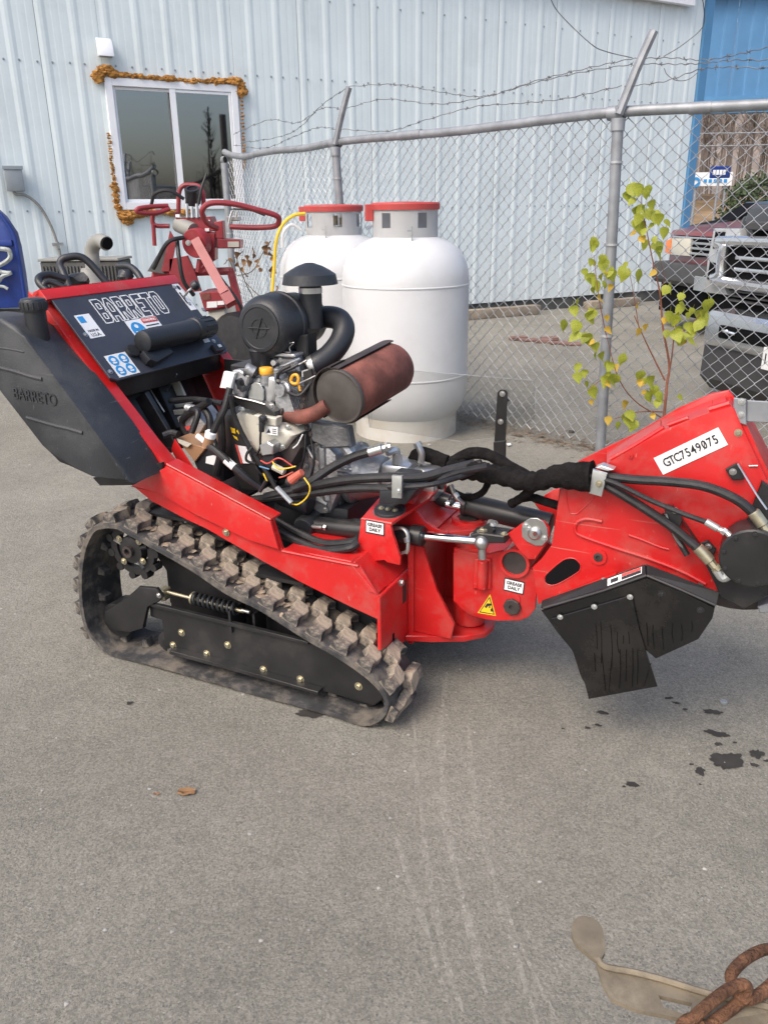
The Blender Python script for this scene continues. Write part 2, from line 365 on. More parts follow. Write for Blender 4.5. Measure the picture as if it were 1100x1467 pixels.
# ================================================================ GROUND
def asphalt_material():
    m = bpy.data.materials.new('asphalt'); m.use_nodes = True; MATS['asphalt'] = m
    nt = m.node_tree; N = nt.nodes; L = nt.links; p = N['Principled BSDF']
    tc = N.new('ShaderNodeTexCoord')
    def nz(scale, det, rough=0.6):
        n = N.new('ShaderNodeTexNoise'); n.inputs['Scale'].default_value = scale; n.inputs['Detail'].default_value = det; n.inputs['Roughness'].default_value = rough
        L.new(tc.outputs['Object'], n.inputs['Vector']); return n
    def ramp(src, a, ca, b, cb):
        r = N.new('ShaderNodeValToRGB'); r.color_ramp.elements[0].position = a; r.color_ramp.elements[1].position = b
        r.color_ramp.elements[0].color = (*ca, 1); r.color_ramp.elements[1].color = (*cb, 1); L.new(src, r.inputs[0]); return r
    def mix(f, a, b, mode='MIX'):
        x = N.new('ShaderNodeMix'); x.data_type = 'RGBA'; x.blend_type = mode
        if isinstance(f, float): x.inputs['Factor'].default_value = f
        else: L.new(f, x.inputs['Factor'])
        L.new(a, x.inputs['A']); L.new(b, x.inputs['B']); return x.outputs['Result']
    big = nz(0.9, 8, 0.68); base = ramp(big.outputs[0], 0.35, (0.212, 0.204, 0.178), 0.68, (0.3, 0.288, 0.252))
    mid = nz(16, 14, 0.82); midr = ramp(mid.outputs[0], 0.3, (0.82, 0.82, 0.815), 0.7, (1.14, 1.135, 1.12))
    c = mix(1.0, base.outputs[0], midr.outputs[0], 'MULTIPLY')
    vo = N.new('ShaderNodeTexVoronoi'); vo.inputs['Scale'].default_value = 230; L.new(tc.outputs['Object'], vo.inputs['Vector'])
    vr = ramp(vo.outputs['Color'], 0.0, (0.66, 0.66, 0.65), 1.0, (1.28, 1.27, 1.25))
    c = mix(1.0, c, vr.outputs[0], 'MULTIPLY')
    v2 = N.new('ShaderNodeTexVoronoi'); v2.inputs['Scale'].default_value = 120; L.new(tc.outputs['Object'], v2.inputs['Vector'])
    sp = N.new('ShaderNodeSeparateColor'); L.new(v2.outputs['Color'], sp.inputs[0])
    pick = N.new('ShaderNodeMath'); pick.operation = 'GREATER_THAN'; pick.inputs[1].default_value = 0.965; L.new(sp.outputs[0], pick.inputs[0])
    near = N.new('ShaderNodeMath'); near.operation = 'LESS_THAN'; near.inputs[1].default_value = 0.32; L.new(v2.outputs['Distance'], near.inputs[0])
    both = N.new('ShaderNodeMath'); both.operation = 'MULTIPLY'; L.new(pick.outputs[0], both.inputs[0]); L.new(near.outputs[0], both.inputs[1])
    fine = nz(320, 3)
    pebble = ramp(fine.outputs[0], 0.4, (0.3, 0.28, 0.25), 0.6, (0.36, 0.34, 0.31))
    c = mix(both.outputs[0], c, pebble.outputs[0])
    pick2 = N.new('ShaderNodeMath'); pick2.operation = 'LESS_THAN'; pick2.inputs[1].default_value = 0.06; L.new(sp.outputs[1], pick2.inputs[0])
    both2 = N.new('ShaderNodeMath'); both2.operation = 'MULTIPLY'; L.new(pick2.outputs[0], both2.inputs[0]); L.new(near.outputs[0], both2.inputs[1])
    dk = ramp(fine.outputs[0], 0.4, (0.14, 0.13, 0.12), 0.6, (0.17, 0.16, 0.15))
    c = mix(both2.outputs[0], c, dk.outputs[0])
    L.new(c, p.inputs['Base Color']); p.inputs['Roughness'].default_value = 0.93; p.inputs['Specular IOR Level'].default_value = 0.25
    add = N.new('ShaderNodeMath'); add.operation = 'ADD'; L.new(nz(110, 8, .75).outputs[0], add.inputs[0]); L.new(nz(45, 8, .75).outputs[0], add.inputs[1])
    b = N.new('ShaderNodeBump'); b.inputs['Strength'].default_value = 0.85; b.inputs['Distance'].default_value = 0.008
    L.new(add.outputs[0], b.inputs['Height']); L.new(b.outputs[0], p.inputs['Normal'])
asphalt_material()
bm = BM()
for (x0, x1) in ((-900, -12), (-12, 12), (12, 900)):
    for (y0, y1) in ((-900, -3), (-3, 16), (16, 1200)):
        vs = [bm.verts.new(q) for q in ((x0, y0, 0), (x1, y0, 0), (x1, y1, 0), (x0, y1, 0))]; bm.faces.new(vs)
bmesh.ops.remove_doubles(bm, verts=bm.verts, dist=0.001)
ground = tag(obj('ground', bm, 'asphalt', sm=False), kind='structure')

_o = MATS['oil'].node_tree; _at = _o.nodes.new('ShaderNodeAttribute'); _at.attribute_name = 'cover'
_nz = _o.nodes.new('ShaderNodeTexNoise'); _nz.inputs['Scale'].default_value = 90; _tc = _o.nodes.new('ShaderNodeTexCoord'); _o.links.new(_tc.outputs['Object'], _nz.inputs['Vector'])
_ml = _o.nodes.new('ShaderNodeMath'); _ml.operation = 'ADD'; _o.links.new(_at.outputs['Fac'], _ml.inputs[0]); _o.links.new(_nz.outputs[0], _ml.inputs[1])
_mr = _o.nodes.new('ShaderNodeMapRange'); _mr.inputs['From Min'].default_value = .55; _mr.inputs['From Max'].default_value = 1.25; _mr.inputs['To Max'].default_value = .92
_o.links.new(_ml.outputs[0], _mr.inputs['Value']); _o.links.new(_mr.outputs[0], _o.nodes['Principled BSDF'].inputs['Alpha'])
mat('drip', (0.012, 0.011, 0.01), 0.25)
def stain(c, rx, ry, rz, n=38, m='oil', rag=0.55, name='oil_stain', z=0.003):
    ph = random.uniform(0, 50); bm = BM(); lay = bm.verts.layers.float.new('cover'); vs = []
    for i in range(n):
        a = 2 * PI * i / n
        d = 1 + rag * noise.noise(Vector((math.cos(a) * 1.6 + ph, math.sin(a) * 1.6, ph))) + 0.35 * rag * noise.noise(Vector((math.cos(a) * 6 + ph, math.sin(a) * 6, 3))) + random.uniform(-.07, .07)
        x, y = rx * d * math.cos(a), ry * d * math.sin(a)
        vs.append(bm.verts.new((c[0] + x * math.cos(rz) - y * math.sin(rz), c[1] + x * math.sin(rz) + y * math.cos(rz), z)))
    cen = bm.verts.new((c[0], c[1], z)); cen[lay] = 1.0
    inner = [bm.verts.new((c[0] + (v.co.x - c[0]) * .82, c[1] + (v.co.y - c[1]) * .82, z)) for v in vs]
    for v in inner: v[lay] = 1.0
    for i in range(n):
        bm.faces.new((vs[i], vs[(i + 1) % n], inner[(i + 1) % n], inner[i])); bm.faces.new((inner[i], inner[(i + 1) % n], cen))
    return obj(name, bm, m, ground, sm=False)
for (px, rx, ry, rz) in (((0.916,1.783,0), .05, .035, .3), ((0.828,1.742,0), .018, .014, 1), ((0.962,2.007,0), .034, .013, -.15), ((0.937,1.902,0), .034, .014, -.4),
        ((0.919,1.855,0), .011, .008, 0), ((1.006,1.811,0), .022, .017, .8), ((0.98,1.764,0), .014, .008, -.4), ((0.637,2.01,0), .016, .01, -.5),
        ((0.609,1.949,0), .011, .006, -.3), ((0.576,1.936,0), .009, .006, 0), ((0.634,1.693,0), .017, .01, -.3), ((0.609,1.685,0), .005, .004, 0),
        ((0.859,2.081,0), .012, .007, .2), ((0.871,2.055,0), .012, .007, -.3), ((0.885,2.022,0), .008, .005, 0), ((0.505,1.934,0), .005, .004, 0), ((0.967,1.861,0), .006, .004, 0),
        ((1.021,1.781,0), .009, .005, 0), ((0.807,1.69,0), .004, .003, 0), ((0.814,1.77,0), .007, .004, 0), ((-0.229,2.021,0), .05, .018, -.2), ((-0.782,2.09,0), .012, .009, 0)):
    stain(px, rx, ry, rz)
# pale tyre scuffs crossing the foreground
def scuff_material():
    m = bpy.data.materials.new('scuff'); m.use_nodes = True; MATS['scuff'] = m
    nt = m.node_tree; N = nt.nodes; L = nt.links; p = N['Principled BSDF']
    p.inputs['Base Color'].default_value = (0.48, 0.46, 0.4, 1); p.inputs['Roughness'].default_value = 0.95
    tc = N.new('ShaderNodeTexCoord'); n = N.new('ShaderNodeTexNoise'); n.inputs['Scale'].default_value = 45; n.inputs['Detail'].default_value = 8; n.inputs['Roughness'].default_value = .75
    L.new(tc.outputs['Object'], n.inputs['Vector'])
    mr = N.new('ShaderNodeMapRange'); mr.inputs['From Min'].default_value = .42; mr.inputs['From Max'].default_value = .68; mr.inputs['To Max'].default_value = .52
    L.new(n.outputs[0], mr.inputs['Value']); L.new(mr.outputs[0], p.inputs['Alpha'])
scuff_material()
def strip(pts, w, name='scuff_mark', m='scuff', z=0.0025):
    P = catmull([(p[0], p[1], z) for p in pts], 10); bm = BM(); prev = None
    for i, q in enumerate(P):
        t = (P[min(i + 1, len(P) - 1)] - P[max(0, i - 1)]).normalized(); s = Vector((-t.y, t.x, 0))
        k = w * 1.3 * (0.6 + 0.5 * noise.noise(q * 9)) * min(1, 0.25 + i / 6, 0.25 + (len(P) - 1 - i) / 6)
        a = bm.verts.new(q + s * k); b = bm.verts.new(q - s * k)
        if prev: bm.faces.new((prev[0], a, b, prev[1]))
        prev = (a, b)
    return obj(name, bm, m, ground, sm=False)
strip([(0.198,2.258,0),(0.154,1.892,0),(0.144,1.562,0),(0.162,1.311,0),(0.185,1.085,0)], .012)
strip([(0.241,2.061,0),(0.223,1.66,0),(0.237,1.347,0),(0.27,1.046,0)], .01)
strip([(0.084,1.744,0),(0.089,1.43,0),(0.114,1.175,0),(0.14,1.048,0)], .008)
strip([(0.008,1.565,0),(0.064,1.312,0),(0.117,1.048,0)], .007)
strip([(0.562,1.454,0),(0.648,1.519,0),(0.714,1.564,0)], .004)
strip([(0.206,1.86,0),(0.226,1.537,0),(0.258,1.256,0),(0.308,1.046,0)], .006)
strip([(0.081,2.159,0),(0.079,1.802,0),(0.083,1.563,0)], .008)
# scattered grit
bm = BM()
for i in range(1700):
    px = random.uniform(-2.6, 2.6); py = random.uniform(.7, 4.6) if i < 1250 else random.uniform(4.6, 11)
    r = random.choice((.0016, .002, .0024, .003, .0045)) * (1 if i < 1250 else 2.2)
    blob(bm, (px, py, r * .3), r, 1, .4, (1.2, 1, .6))
tag(obj('gravel', bm, 'stone', sm=False), 'loose grit and tiny stones scattered over the asphalt', 'grit', kind='stuff')
# dead leaf and small litter in the foreground
def crumpled(name, c, r, m, label, cat):
    bm = BM(); n = 7; g = [[None] * n for _ in range(n)]; ph = random.uniform(0, 40)
    for i in range(n):
        for j in range(n):
            u, v = (i / (n - 1) - .5) * 2, (j / (n - 1) - .5) * 2
            k = 1 - .3 * u * u
            g[i][j] = bm.verts.new((c[0] + u * r, c[1] + v * r * .55 * k, c[2] + .012 + r * .35 * (noise.noise(Vector((u * 1.6 + ph, v * 1.6, 0))) + .4 * u * u)))
    for i in range(n - 1):
        for j in range(n - 1):
            if random.random() > .06: bm.faces.new((g[i][j], g[i + 1][j], g[i + 1][j + 1], g[i][j + 1]))
    zmin = min(v.co.z for v in bm.verts)
    for v in bm.verts: v.co.z += .003 - zmin
    return tag(obj(name, bm, m), label, cat)
crumpled('dry_leaf', (-0.516,1.682,0), .022, 'dry_leaf', 'curled brown dead leaf on the bare asphalt in the foreground', 'leaf')
crumpled('dry_leaf', (-0.592,1.678,0), .008, 'dry_leaf', 'tiny brown leaf scrap left of the curled dead leaf', 'leaf')
part('bottle_cap', 'box_grey', None, lambda bm: lathe(bm, [(.010, 0), (.011, .002), (.0105, .007), (.008, .0075), (.008, .004), (.0005, .004)], (1.014,2.056,0), (0, 0, 1), 18))
tag(bpy.data.objects['bottle_cap'], 'small pale bottle cap on the asphalt among the oil stains', 'cap')

# ================================================================ WHITE METAL BUILDING
bld = empty('metal_building', (2.053,11.871,0), 0.49705, 'pale blue-white ribbed metal building with a sliding window', 'building')
# local frame: x along the wall to the right, y into the building, z up
def rib(u):
    k = u % 0.305
    if k < .1: return -.008 * min(1, k / .035, (.1 - k) / .035)
    for c in (.165, .24):
        if abs(k - c) < .02: return -.0012
    return 0.0
def siding(u0, u1, z0, z1, m='siding', name='siding_panel', parent=None, y=0.0, step=None):
    us = [u0]; k = math.floor(u0 / .305) * .305
    while k < u1:
        for d in (0, .035, .065, .1, .145, .155, .175, .185, .22, .23, .25, .26):
            if u0 + 1e-4 < k + d < u1 - 1e-4: us.append(k + d)
        k += .305
    us.append(u1); us = sorted(set(us))
    bm = BM(); a = [bm.verts.new((u, y + rib(u), z0)) for u in us]; b = [bm.verts.new((u, y + rib(u), z1)) for u in us]
    a2 = [bm.verts.new((u, y + .03, z0)) for u in us]; b2 = [bm.verts.new((u, y + .03, z1)) for u in us]
    for i in range(len(us) - 1):
        bm.faces.new((a[i], a[i + 1], b[i + 1], b[i])); bm.faces.new((a[i], a2[i], a2[i + 1], a[i + 1])); bm.faces.new((b[i], b[i + 1], b2[i + 1], b2[i]))
    return obj(name, bm, m, parent or bld, sm=False)
W0, W1, WZ0, WZ1 = -5.52, -4.13, 1.445, 2.69
TOPZ = 4.32
edges = [-8.85, -7.935, -7.02, -6.105, W0, W1, -3.36, -2.445, -1.53, -.615, .3, 1.215, 2.13, 2.985]
for a, b in zip(edges, edges[1:]):
    if a == W0: siding(a, b, .17, WZ0); siding(a, b, WZ1, TOPZ)
    else: siding(a + .002, b - .002, .17, TOPZ)
part('foundation', 'concrete', bld, lambda bm: box(bm, (-8.85, .02, -.3), (2.97, .3, .165)))
part('corner_trim', 'trim_blue', bld, lambda bm: (box(bm, (2.99, -.045, .14), (3.14, .12, 4.6)), box(bm, (3.06, .122, .14), (3.14, .2, 4.6))))
part('end_wall', 'blue_siding', bld, lambda bm: box(bm, (2.99, .21, 0), (3.1, 9, 4.3)))
part('fascia', 'vinyl', bld, lambda bm: (box(bm, (-8.85, -.12, 4.04), (2.66, -.035, 4.4)), box(bm, (-8.85, -.2, 4.402), (3.2, -.03, 4.5))))
part('roof', 'siding', bld, lambda bm: box(bm, (-8.85, -.25, 4.51), (3.3, 9, 4.56)))
part('interior_wall', 'room', bld, lambda bm: (box(bm, (-8.8, 2.2, 0), (2.9, 2.25, 4.2)), box(bm, (-8.8, .3, 0), (2.9, 2.2, .05))))
# screws along the girts
bm = BM()
for z in (1.43, 2.81):
    for k in range(-29, 10):
        u = k * .305 + .1
        if z < 2 and W0 - .1 < u < W1 + .1: continue
        lathe(bm, [(.011, 0), (.011, .004), (.007, .004), (.007, .01)], (u, -.001, z + random.uniform(-.006, .006)), (0, -1, 0), 6)
        lathe(bm, [(.011, 0), (.011, .004), (.007, .004), (.007, .01)], (u + .165, -.001, z + random.uniform(-.006, .006)), (0, -1, 0), 6)
for z in (.4, 3.6):
    for k in range(-29, 10):
        lathe(bm, [(.011, 0), (.011, .004), (.007, .004), (.007, .01)], (k * .305 + .1, -.001, z), (0, -1, 0), 6)
obj('siding_screws', bm, 'box_grey', bld)['kind'] = 'stuff'
# window
win = part('window', 'vinyl', bld, lambda bm: None, sm=False)
bpy.data.objects.remove(win)
def frame_rect(bm, x0, x1, z0, z1, w, y0, y1):
    box(bm, (x0, y0, z0), (x0 + w, y1, z1), .004); box(bm, (x1 - w, y0, z0), (x1, y1, z1), .004)
    box(bm, (x0 + w, y0 + .001, z1 - w), (x1 - w, y1, z1), .004); box(bm, (x0 + w, y0 + .001, z0), (x1 - w, y1, z0 + w), .004)
win = part('window', 'vinyl', bld, lambda bm: frame_rect(bm, W0 - .01, W1 + .01, WZ0 - .01, WZ1 + .01, .075, -.05, .06))
MU = -4.84
part('sash', 'vinyl', win, lambda bm: frame_rect(bm, W0 + .066, MU + .035, WZ0 + .066, WZ1 - .066, .03, -.015, .02))
part('sash', 'vinyl', win, lambda bm: frame_rect(bm, MU - .03, W1 - .066, WZ0 + .066, WZ1 - .066, .03, -.04, -.018))
part('mullion', 'vinyl', win, lambda bm: box(bm, (MU - .035, -.046, WZ0 + .066), (MU + .03, -.041, WZ1 - .066)))
part('pane', 'glass', win, lambda bm: box(bm, (W0 + .09, .0, WZ0 + .09), (MU + .01, .006, WZ1 - .09)), sm=False)
part('pane', 'glass', win, lambda bm: box(bm, (MU - .005, -.032, WZ0 + .09), (W1 - .09, -.026, WZ1 - .09)), sm=False)
bm = BM(); random.seed(5)
def foam(path, r, n):
    P = catmull([(p[0], 0, p[1]) for p in path], 12)
    for i in range(n):
        q = P[int(i / n * (len(P) - 1))]
        rr = r * random.uniform(.45, 1.15)
        blob(bm, (q.x + random.uniform(-.012, .012), -.04 + random.uniform(-.02, .012), q.z + random.uniform(-.4, .6) * r), rr, 2, .5, (1.4, .8, .8))
foam([(W0 - .06, WZ1 - .02), (W0 - .03, WZ1 + .06), (W0 + .12, WZ1 + .05)], .04, 22)
foam([(W0 + .1, WZ1 + .04), (W0 + .4, WZ1 + .028), (W0 + .6, WZ1 + .03), (W0 + .75, WZ1 + .025), (W1 - .2, WZ1 + .03)], .026, 70)
foam([(W1 - .25, WZ1 + .03), (W1 - .05, WZ1 + .05), (W1 + .05, WZ1 + .02), (W1 + .06, WZ1 - .1)], .042, 26)
foam([(W1 + .05, WZ1 - .08), (W1 + .045, WZ1 - .5), (W1 + .03, WZ1 - .85)], .009, 150)
foam([(W0 - .03, 2.18), (W0 - .035, 1.9), (W0 - .025, 1.72)], .010, 90)
foam([(W0 - .025, 1.7), (W0 - .03, 1.55), (W0 - .01, 1.4)], .026, 26)
foam([(W0, 1.37), (W0 + .1, 1.38), (W0 + .3, 1.4), (W0 + .75, 1.4)], .04, 46)
foam([(W0 + .02, 1.33), (W0 + .1, 1.29)], .038, 8)
obj('spray_foam', bm, 'foam', win, label='lumpy orange-brown spray foam squeezed out around the window frame')['kind'] = 'stuff'
random.seed(21)
# things on the wall
def wall_thing(name, u, z, label, cat):
    o = empty(name, (0, 0, 0), 0, label, cat); o.location = bld.matrix_basis @ Vector((u, 0, z)) if False else Vector((2.053,11.871,0)) + Vector((math.cos(0.49705) * u, math.sin(0.49705) * u, z)); o.rotation_euler = (0, 0, 0.49705); return o
vh = wall_thing('vent_hood', -5.49, 2.88, 'small white exhaust vent hood on the wall above the window', 'vent')
part('hood', 'vinyl', vh, lambda bm: prism(bm, [(-.03, .17), (-.085, .13), (-.12, .02), (-.12, 0), (-.03, 0)], lambda p: (-.075, p[0], p[1]), lambda p: (.075, p[0], p[1]), .006, 2))
part('flap', 'box_grey', vh, lambda bm: box(bm, (-.06, -.105, -.006), (.06, -.04, -.001)))
eb = wall_thing('electrical_box', -6.53, 1.62, 'grey electrical junction box with a conduit bending down the wall', 'box')
part('cover', 'box_grey', eb, lambda bm: box(bm, (-.085, -.11, 0), (.085, -.03, .23), .008, 2))
part('lip', 'box_grey', eb, lambda bm: box(bm, (-.095, -.118, .2), (.095, -.112, .235), .003))
part('conduit', 'grey_duct', eb, lambda bm: tube(bm, [(-.02, -.07, .0), (.0, -.07, -.03), (.09, -.07, -.04), (.2, -.06, -.14), (.28, -.055, -.32), (.32, -.05, -.5), (.335, -.05, -.68), (.335, -.05, -1.3)], .014, 10))
part('conduit_clamp', 'steel', eb, lambda bm: (box(bm, (.27, -.07, -.53), (.38, -.03, -.5)), cyl(bm, (.322, -.05, -.56), (.322, -.05, -.49), .02)))
# timbers at the foot of the wall
def wall_pt(u, y, z=0):
    c, s = math.cos(0.49705), math.sin(0.49705); b = Vector((2.053,11.871,0)); return Vector((b.x + c * u - s * y, b.y + s * u + c * y, z))
for (u0, u1, h, lab) in ((-1.3, .02, .13, 'long weathered timber lying at the wall foot behind the front propane tank'), (.95, 1.95, .12, 'shorter weathered timber at the wall foot behind the fence post')):
    o = empty('timber', wall_pt((u0 + u1) / 2, -.28), 0.49705 + random.uniform(-.03, .03), lab, 'timber', 'old timbers along the wall')
    hw = (u1 - u0) / 2
    part('beam', 'timber', o, lambda bm: box(bm, (-hw, -.07, 0), (hw, .07, h), .012, 2))
    part('beam', 'timber', o, lambda bm: box(bm, (-hw * .9, .075, 0), (hw * .97, .16, h * .8), .01, 2))
for i, (p, rz) in enumerate((((1.65,9.129,0), .2), ((1.794,9.016,0), -.1), ((1.942,8.905,0), .1), ((1.55,9.241,0), .3), ((2.056,8.799,0), .05), ((1.885,9.162,0), 0.3))):
    o = part('brick', 'brick_red', None, lambda bm: box(bm, (-.1, -.05, 0), (.1, .05, .03 + .012 * (i % 2)), .008, 1))
    o.location = p; o.rotation_euler = (0, 0, rz)
    tag(o, ('second', 'third', 'fifth', 'leftmost', 'rightmost', 'fourth')[i] + ' broken red brick in the flat row lying behind the fence', 'brick', 'broken bricks behind the fence')

# blue building with an open bay, further right
bb = empty('blue_building', (8.2, 21.5, 0), R(-8), 'blue metal building with brown eave above an open bay', 'building')
for k in range(9):
    u0 = -2.6 + k * .92
    bm = BM(); us = [u0 + d for d in (0, .02, .05, .07, .3, .32, .35, .37, .6, .62, .65, .67, .915)]
    hs = [0, 0, -.03, -.03, 0, 0, -.03, -.03, 0, 0, -.03, -.03, 0]
    a = [bm.verts.new((u, h, 3.7)) for u, h in zip(us, hs)]; b = [bm.verts.new((u, h, 6.0)) for u, h in zip(us, hs)]
    for i in range(len(us) - 1): bm.faces.new((a[i], a[i + 1], b[i + 1], b[i]))
    obj('siding_panel', bm, 'blue_siding', bb, sm=False)
part('header', 'trim_blue', bb, lambda bm: (box(bm, (-2.7, -.05, 3.5), (5.8, .25, 3.698)), box(bm, (-1.6, -.1, 3.72), (.9, -.045, 3.86))))
part('post', 'trim_blue', bb, lambda bm: box(bm, (5.4, .26, 0), (5.7, .5, 3.5)))
part('eave', 'rust', bb, lambda bm: (box(bm, (-2.7, -.35, 5.98), (.9, .2, 6.16)), box(bm, (2.2, -.2, 6.0), (5.8, .2, 6.9))))

# ================================================================ CHAIN-LINK FENCE
FZ = 1.87
F_PTS = [(3.6, 3.55), (1.262, 4.74), (-.325, 6.53), (-1.085, 7.66), (-1.48, 8.4)]
fence = empty('chain_link_fence', (0, 0, 0), 0, 'galvanised chain-link fence topped with sagging barbed wire', 'fence')
def fp(i, z): return Vector((F_PTS[i][0], F_PTS[i][1], z))
LEAN = {1: (-.012, 0), 2: (-.075, .02), 4: (0, 0), 0: (0, 0)}
for i in (0, 1, 2, 4):
    l = LEAN[i]; dx, dy = l[0] * FZ, l[1] * FZ
    p = part('post', 'galv', fence, lambda bm: cyl(bm, fp(i, -.1) - Vector((dx * 0, 0, 0)) + Vector((.06 if i == 1 else (.1 if i == 2 else 0), -.04, 0)), fp(i, FZ - .045) + Vector((0, -.045, 0)), .030 if i != 4 else .036, 16))
    for z in (1.62, 1.2, .7): part('tie', 'wire', p, lambda bm: ring(bm, fp(i, z) + Vector((.03 * (1 - z / FZ) * (2 if i == 1 else 3 if i == 2 else 0), -.045, 0)), (0, 0, 1), .030, .035, .012, 16))
    part('post_cap', 'galv', p, lambda bm: (ring(bm, fp(i, FZ - .09) + Vector((0, -.045, 0)), (0, 0, 1), .030, .037, .06, 16), lathe(bm, [(.036, -.045), (.036, .045)], fp(i, FZ), (fp(min(i + 1, 4), FZ) - fp(max(i - 1, 0), FZ)), 14, cap=False)))
# top rail (slight waves)
rail_pts = []
for i in range(4):
    a, b = fp(i, FZ), fp(i + 1, FZ)
    for k in range(6): rail_pts.append(a.lerp(b, k / 6) + Vector((0, 0, .006 * math.sin(k * 1.3 + i))))
rail_pts.append(fp(4, FZ + .07)); rail_pts[-4].z += .005; rail_pts[-3].z += .015; rail_pts[-2].z += .04
part('top_rail', 'galv', fence, lambda bm: tube(bm, rail_pts, .027, 12, 3))
part('rail_sleeve', 'galv', fence, lambda bm: cyl(bm, fp(1, FZ).lerp(fp(2, FZ), .62), fp(1, FZ).lerp(fp(2, FZ), .7), .030))
part('rail_sleeve', 'galv', fence, lambda bm: cyl(bm, fp(0, FZ).lerp(fp(1, FZ), .82), fp(0, FZ).lerp(fp(1, FZ), .86), .030))
# woven wire: every wire is a zig-zag running from the bottom to the rail
cum = [0]
for a, b in zip(F_PTS, F_PTS[1:]): cum.append(cum[-1] + math.hypot(b[0] - a[0], b[1] - a[1]))
def along(s):
    for i in range(4):
        if s <= cum[i + 1] or i == 3:
            t = (s - cum[i]) / (cum[i + 1] - cum[i]); a, b = F_PTS[i], F_PTS[i + 1]
            return Vector((a[0] + (b[0] - a[0]) * t, a[1] + (b[1] - a[1]) * t, 0)), Vector((-(b[1] - a[1]), b[0] - a[0], 0)).normalized()
DIA = .08
seg_mesh = {}
for seg in range(4):
    bm = BM()
    n0, n1 = int(cum[seg] / DIA), int(cum[seg + 1] / DIA)
    for k in range(2 * n0, 2 * n1):
        ph = k % 2
        pts = []; rows = int((FZ - .05) / (DIA * .5))
        for r in range(rows + 1):
            s = k * DIA * .5 + (DIA * .54 if (r + ph) % 2 else -DIA * .04)
            s = min(max(s, .001), cum[4] - .001)
            p, nrm = along(s)
            z = FZ - .02 - r * DIA * .5
            belly = .035 * math.sin(PI * min(1, (FZ - z) / FZ)) * math.sin(s * 2.2) + (.05 * max(0, .5 - z) * math.sin(s * 3.1))
            wig = (.003 if (r + ph) % 2 else -.003)
            pts.append(p + nrm * (wig + belly) + Vector((0, 0, z + .008 * math.sin(s * 5 + z * 3))))
        tube(bm, pts, .0029, 4, 1, spline=False, caps=False)
    o = obj('chain_link_mesh', bm, 'wire', fence, sm=False); o['kind'] = 'stuff'
# barbed-wire arms
def arm(i, top, w):
    b = fp(i, FZ + .02) + Vector((0, -.045, 0))
    return part('barb_arm', 'galv', fence, lambda bm: (tube(bm, [b - Vector((0, 0, .03)), b + (Vector(top) - b) * .5, top], w * 1.15, 8, 2, flat=.8), lathe(bm, [(.012, -.02), (.012, .02)], b, (1, .6, 0), 8)))
A1 = (1.395,4.66,2.236)
A2 = (-0.212,6.42,2.223)
arm(1, A1, .026); arm(2, A2, .024)
b1, b2 = fp(1, FZ) + Vector((0, -.045, .0)), fp(2, FZ) + Vector((0, -.045, 0))
def on(b, t, f): return b.lerp(Vector(t), f)
def barbed(pts, name='barbed_wire'):
    P = catmull(pts, 12); bm = BM()
    tube(bm, [p + Vector((0, 0, .003 * math.sin(i * 1.4))) for i, p in enumerate(P)], .0022, 5, 1, spline=False)
    acc = 0
    for i in range(1, len(P)):
        acc += (P[i] - P[i - 1]).length
        if acc > .12:
            acc = 0
            for _ in range(3):
                d = Vector((random.uniform(-1, 1), random.uniform(-1, 1), random.uniform(-1, 1))).normalized() * .013
                tube(bm, [P[i] - d, P[i] + d], .0016, 4, 1, spline=False)
    return obj(name, bm, 'barb', fence)
barbed([(-0.212,6.42,2.228),(0.108,6.2,2.209),(0.354,5.9,2.13),(0.581,5.6,2.059),(0.711,5.4,2.049),(0.897,5.1,2.077),(1.123,4.9,2.105),(1.303,4.68,2.115)])
barbed([(-0.23,6.42,2.089),(0.035,6.2,2.119),(0.372,5.8,2.041),(0.63,5.5,2.039),(0.876,5.2,2.073),(1.098,4.95,2.092),(1.305,4.68,2.09)])
barbed([(-0.27,6.43,1.954),(0.057,6.2,1.918),(0.304,5.8,1.948),(0.589,5.5,1.99),(0.82,5.2,1.973),(1.02,4.9,1.961),(1.266,4.7,1.994)])
barbed([(-0.212,6.42,2.228),(-0.429,6.8,2.156),(-0.642,7.2,2.04),(-0.861,7.6,2.001),(-1.289,8.2,2)])
barbed([(-0.241,6.42,2.08),(-0.43,6.8,2.132),(-0.668,7.2,2.071),(-0.968,7.8,2.152),(-1.364,8.3,2.085)])
barbed([(-0.28,6.43,1.95),(-0.472,6.8,1.998),(-0.702,7.2,1.968),(-1.012,7.8,1.929),(-1.371,8.3,1.99)])
barbed([(1.303,4.68,2.115),(1.475,4.6,2.104),(1.61,4.5,2.078),(1.69,4.3,2.069),(1.78,4.1,2.07),(1.904,3.8,2.058)])
barbed([(1.316,4.68,2.093),(1.496,4.6,2.076),(1.601,4.5,2.063),(1.677,4.3,2.046),(1.788,4.1,2.014),(1.918,3.8,1.982)])
barbed([(1.275,4.68,1.988),(1.451,4.6,1.998),(1.588,4.5,2.035),(1.648,4.3,2.017),(1.794,4.1,1.981),(1.926,3.8,1.941)])
part('loose_wire', 'barb', fence, lambda bm: (tube(bm, [(0.803,4.4,2.35),(0.877,4.5,2.289),(1.052,4.55,2.165),(1.147,4.6,2.136),(1.303,4.68,2.119)], .0022, 5, 6), tube(bm, [(1.457,4.66,2.12),(1.528,4.62,2.16),(1.61,4.58,2.231),(1.582,4.5,2.29),(1.52,4.4,2.356)], .0022, 5, 6), tube(bm, [(1.448,4.6,2.058),(1.466,4.6,2.029),(1.515,4.6,2.003),(1.575,4.6,2.006),(1.624,4.6,2.04)], .002, 5, 6)))

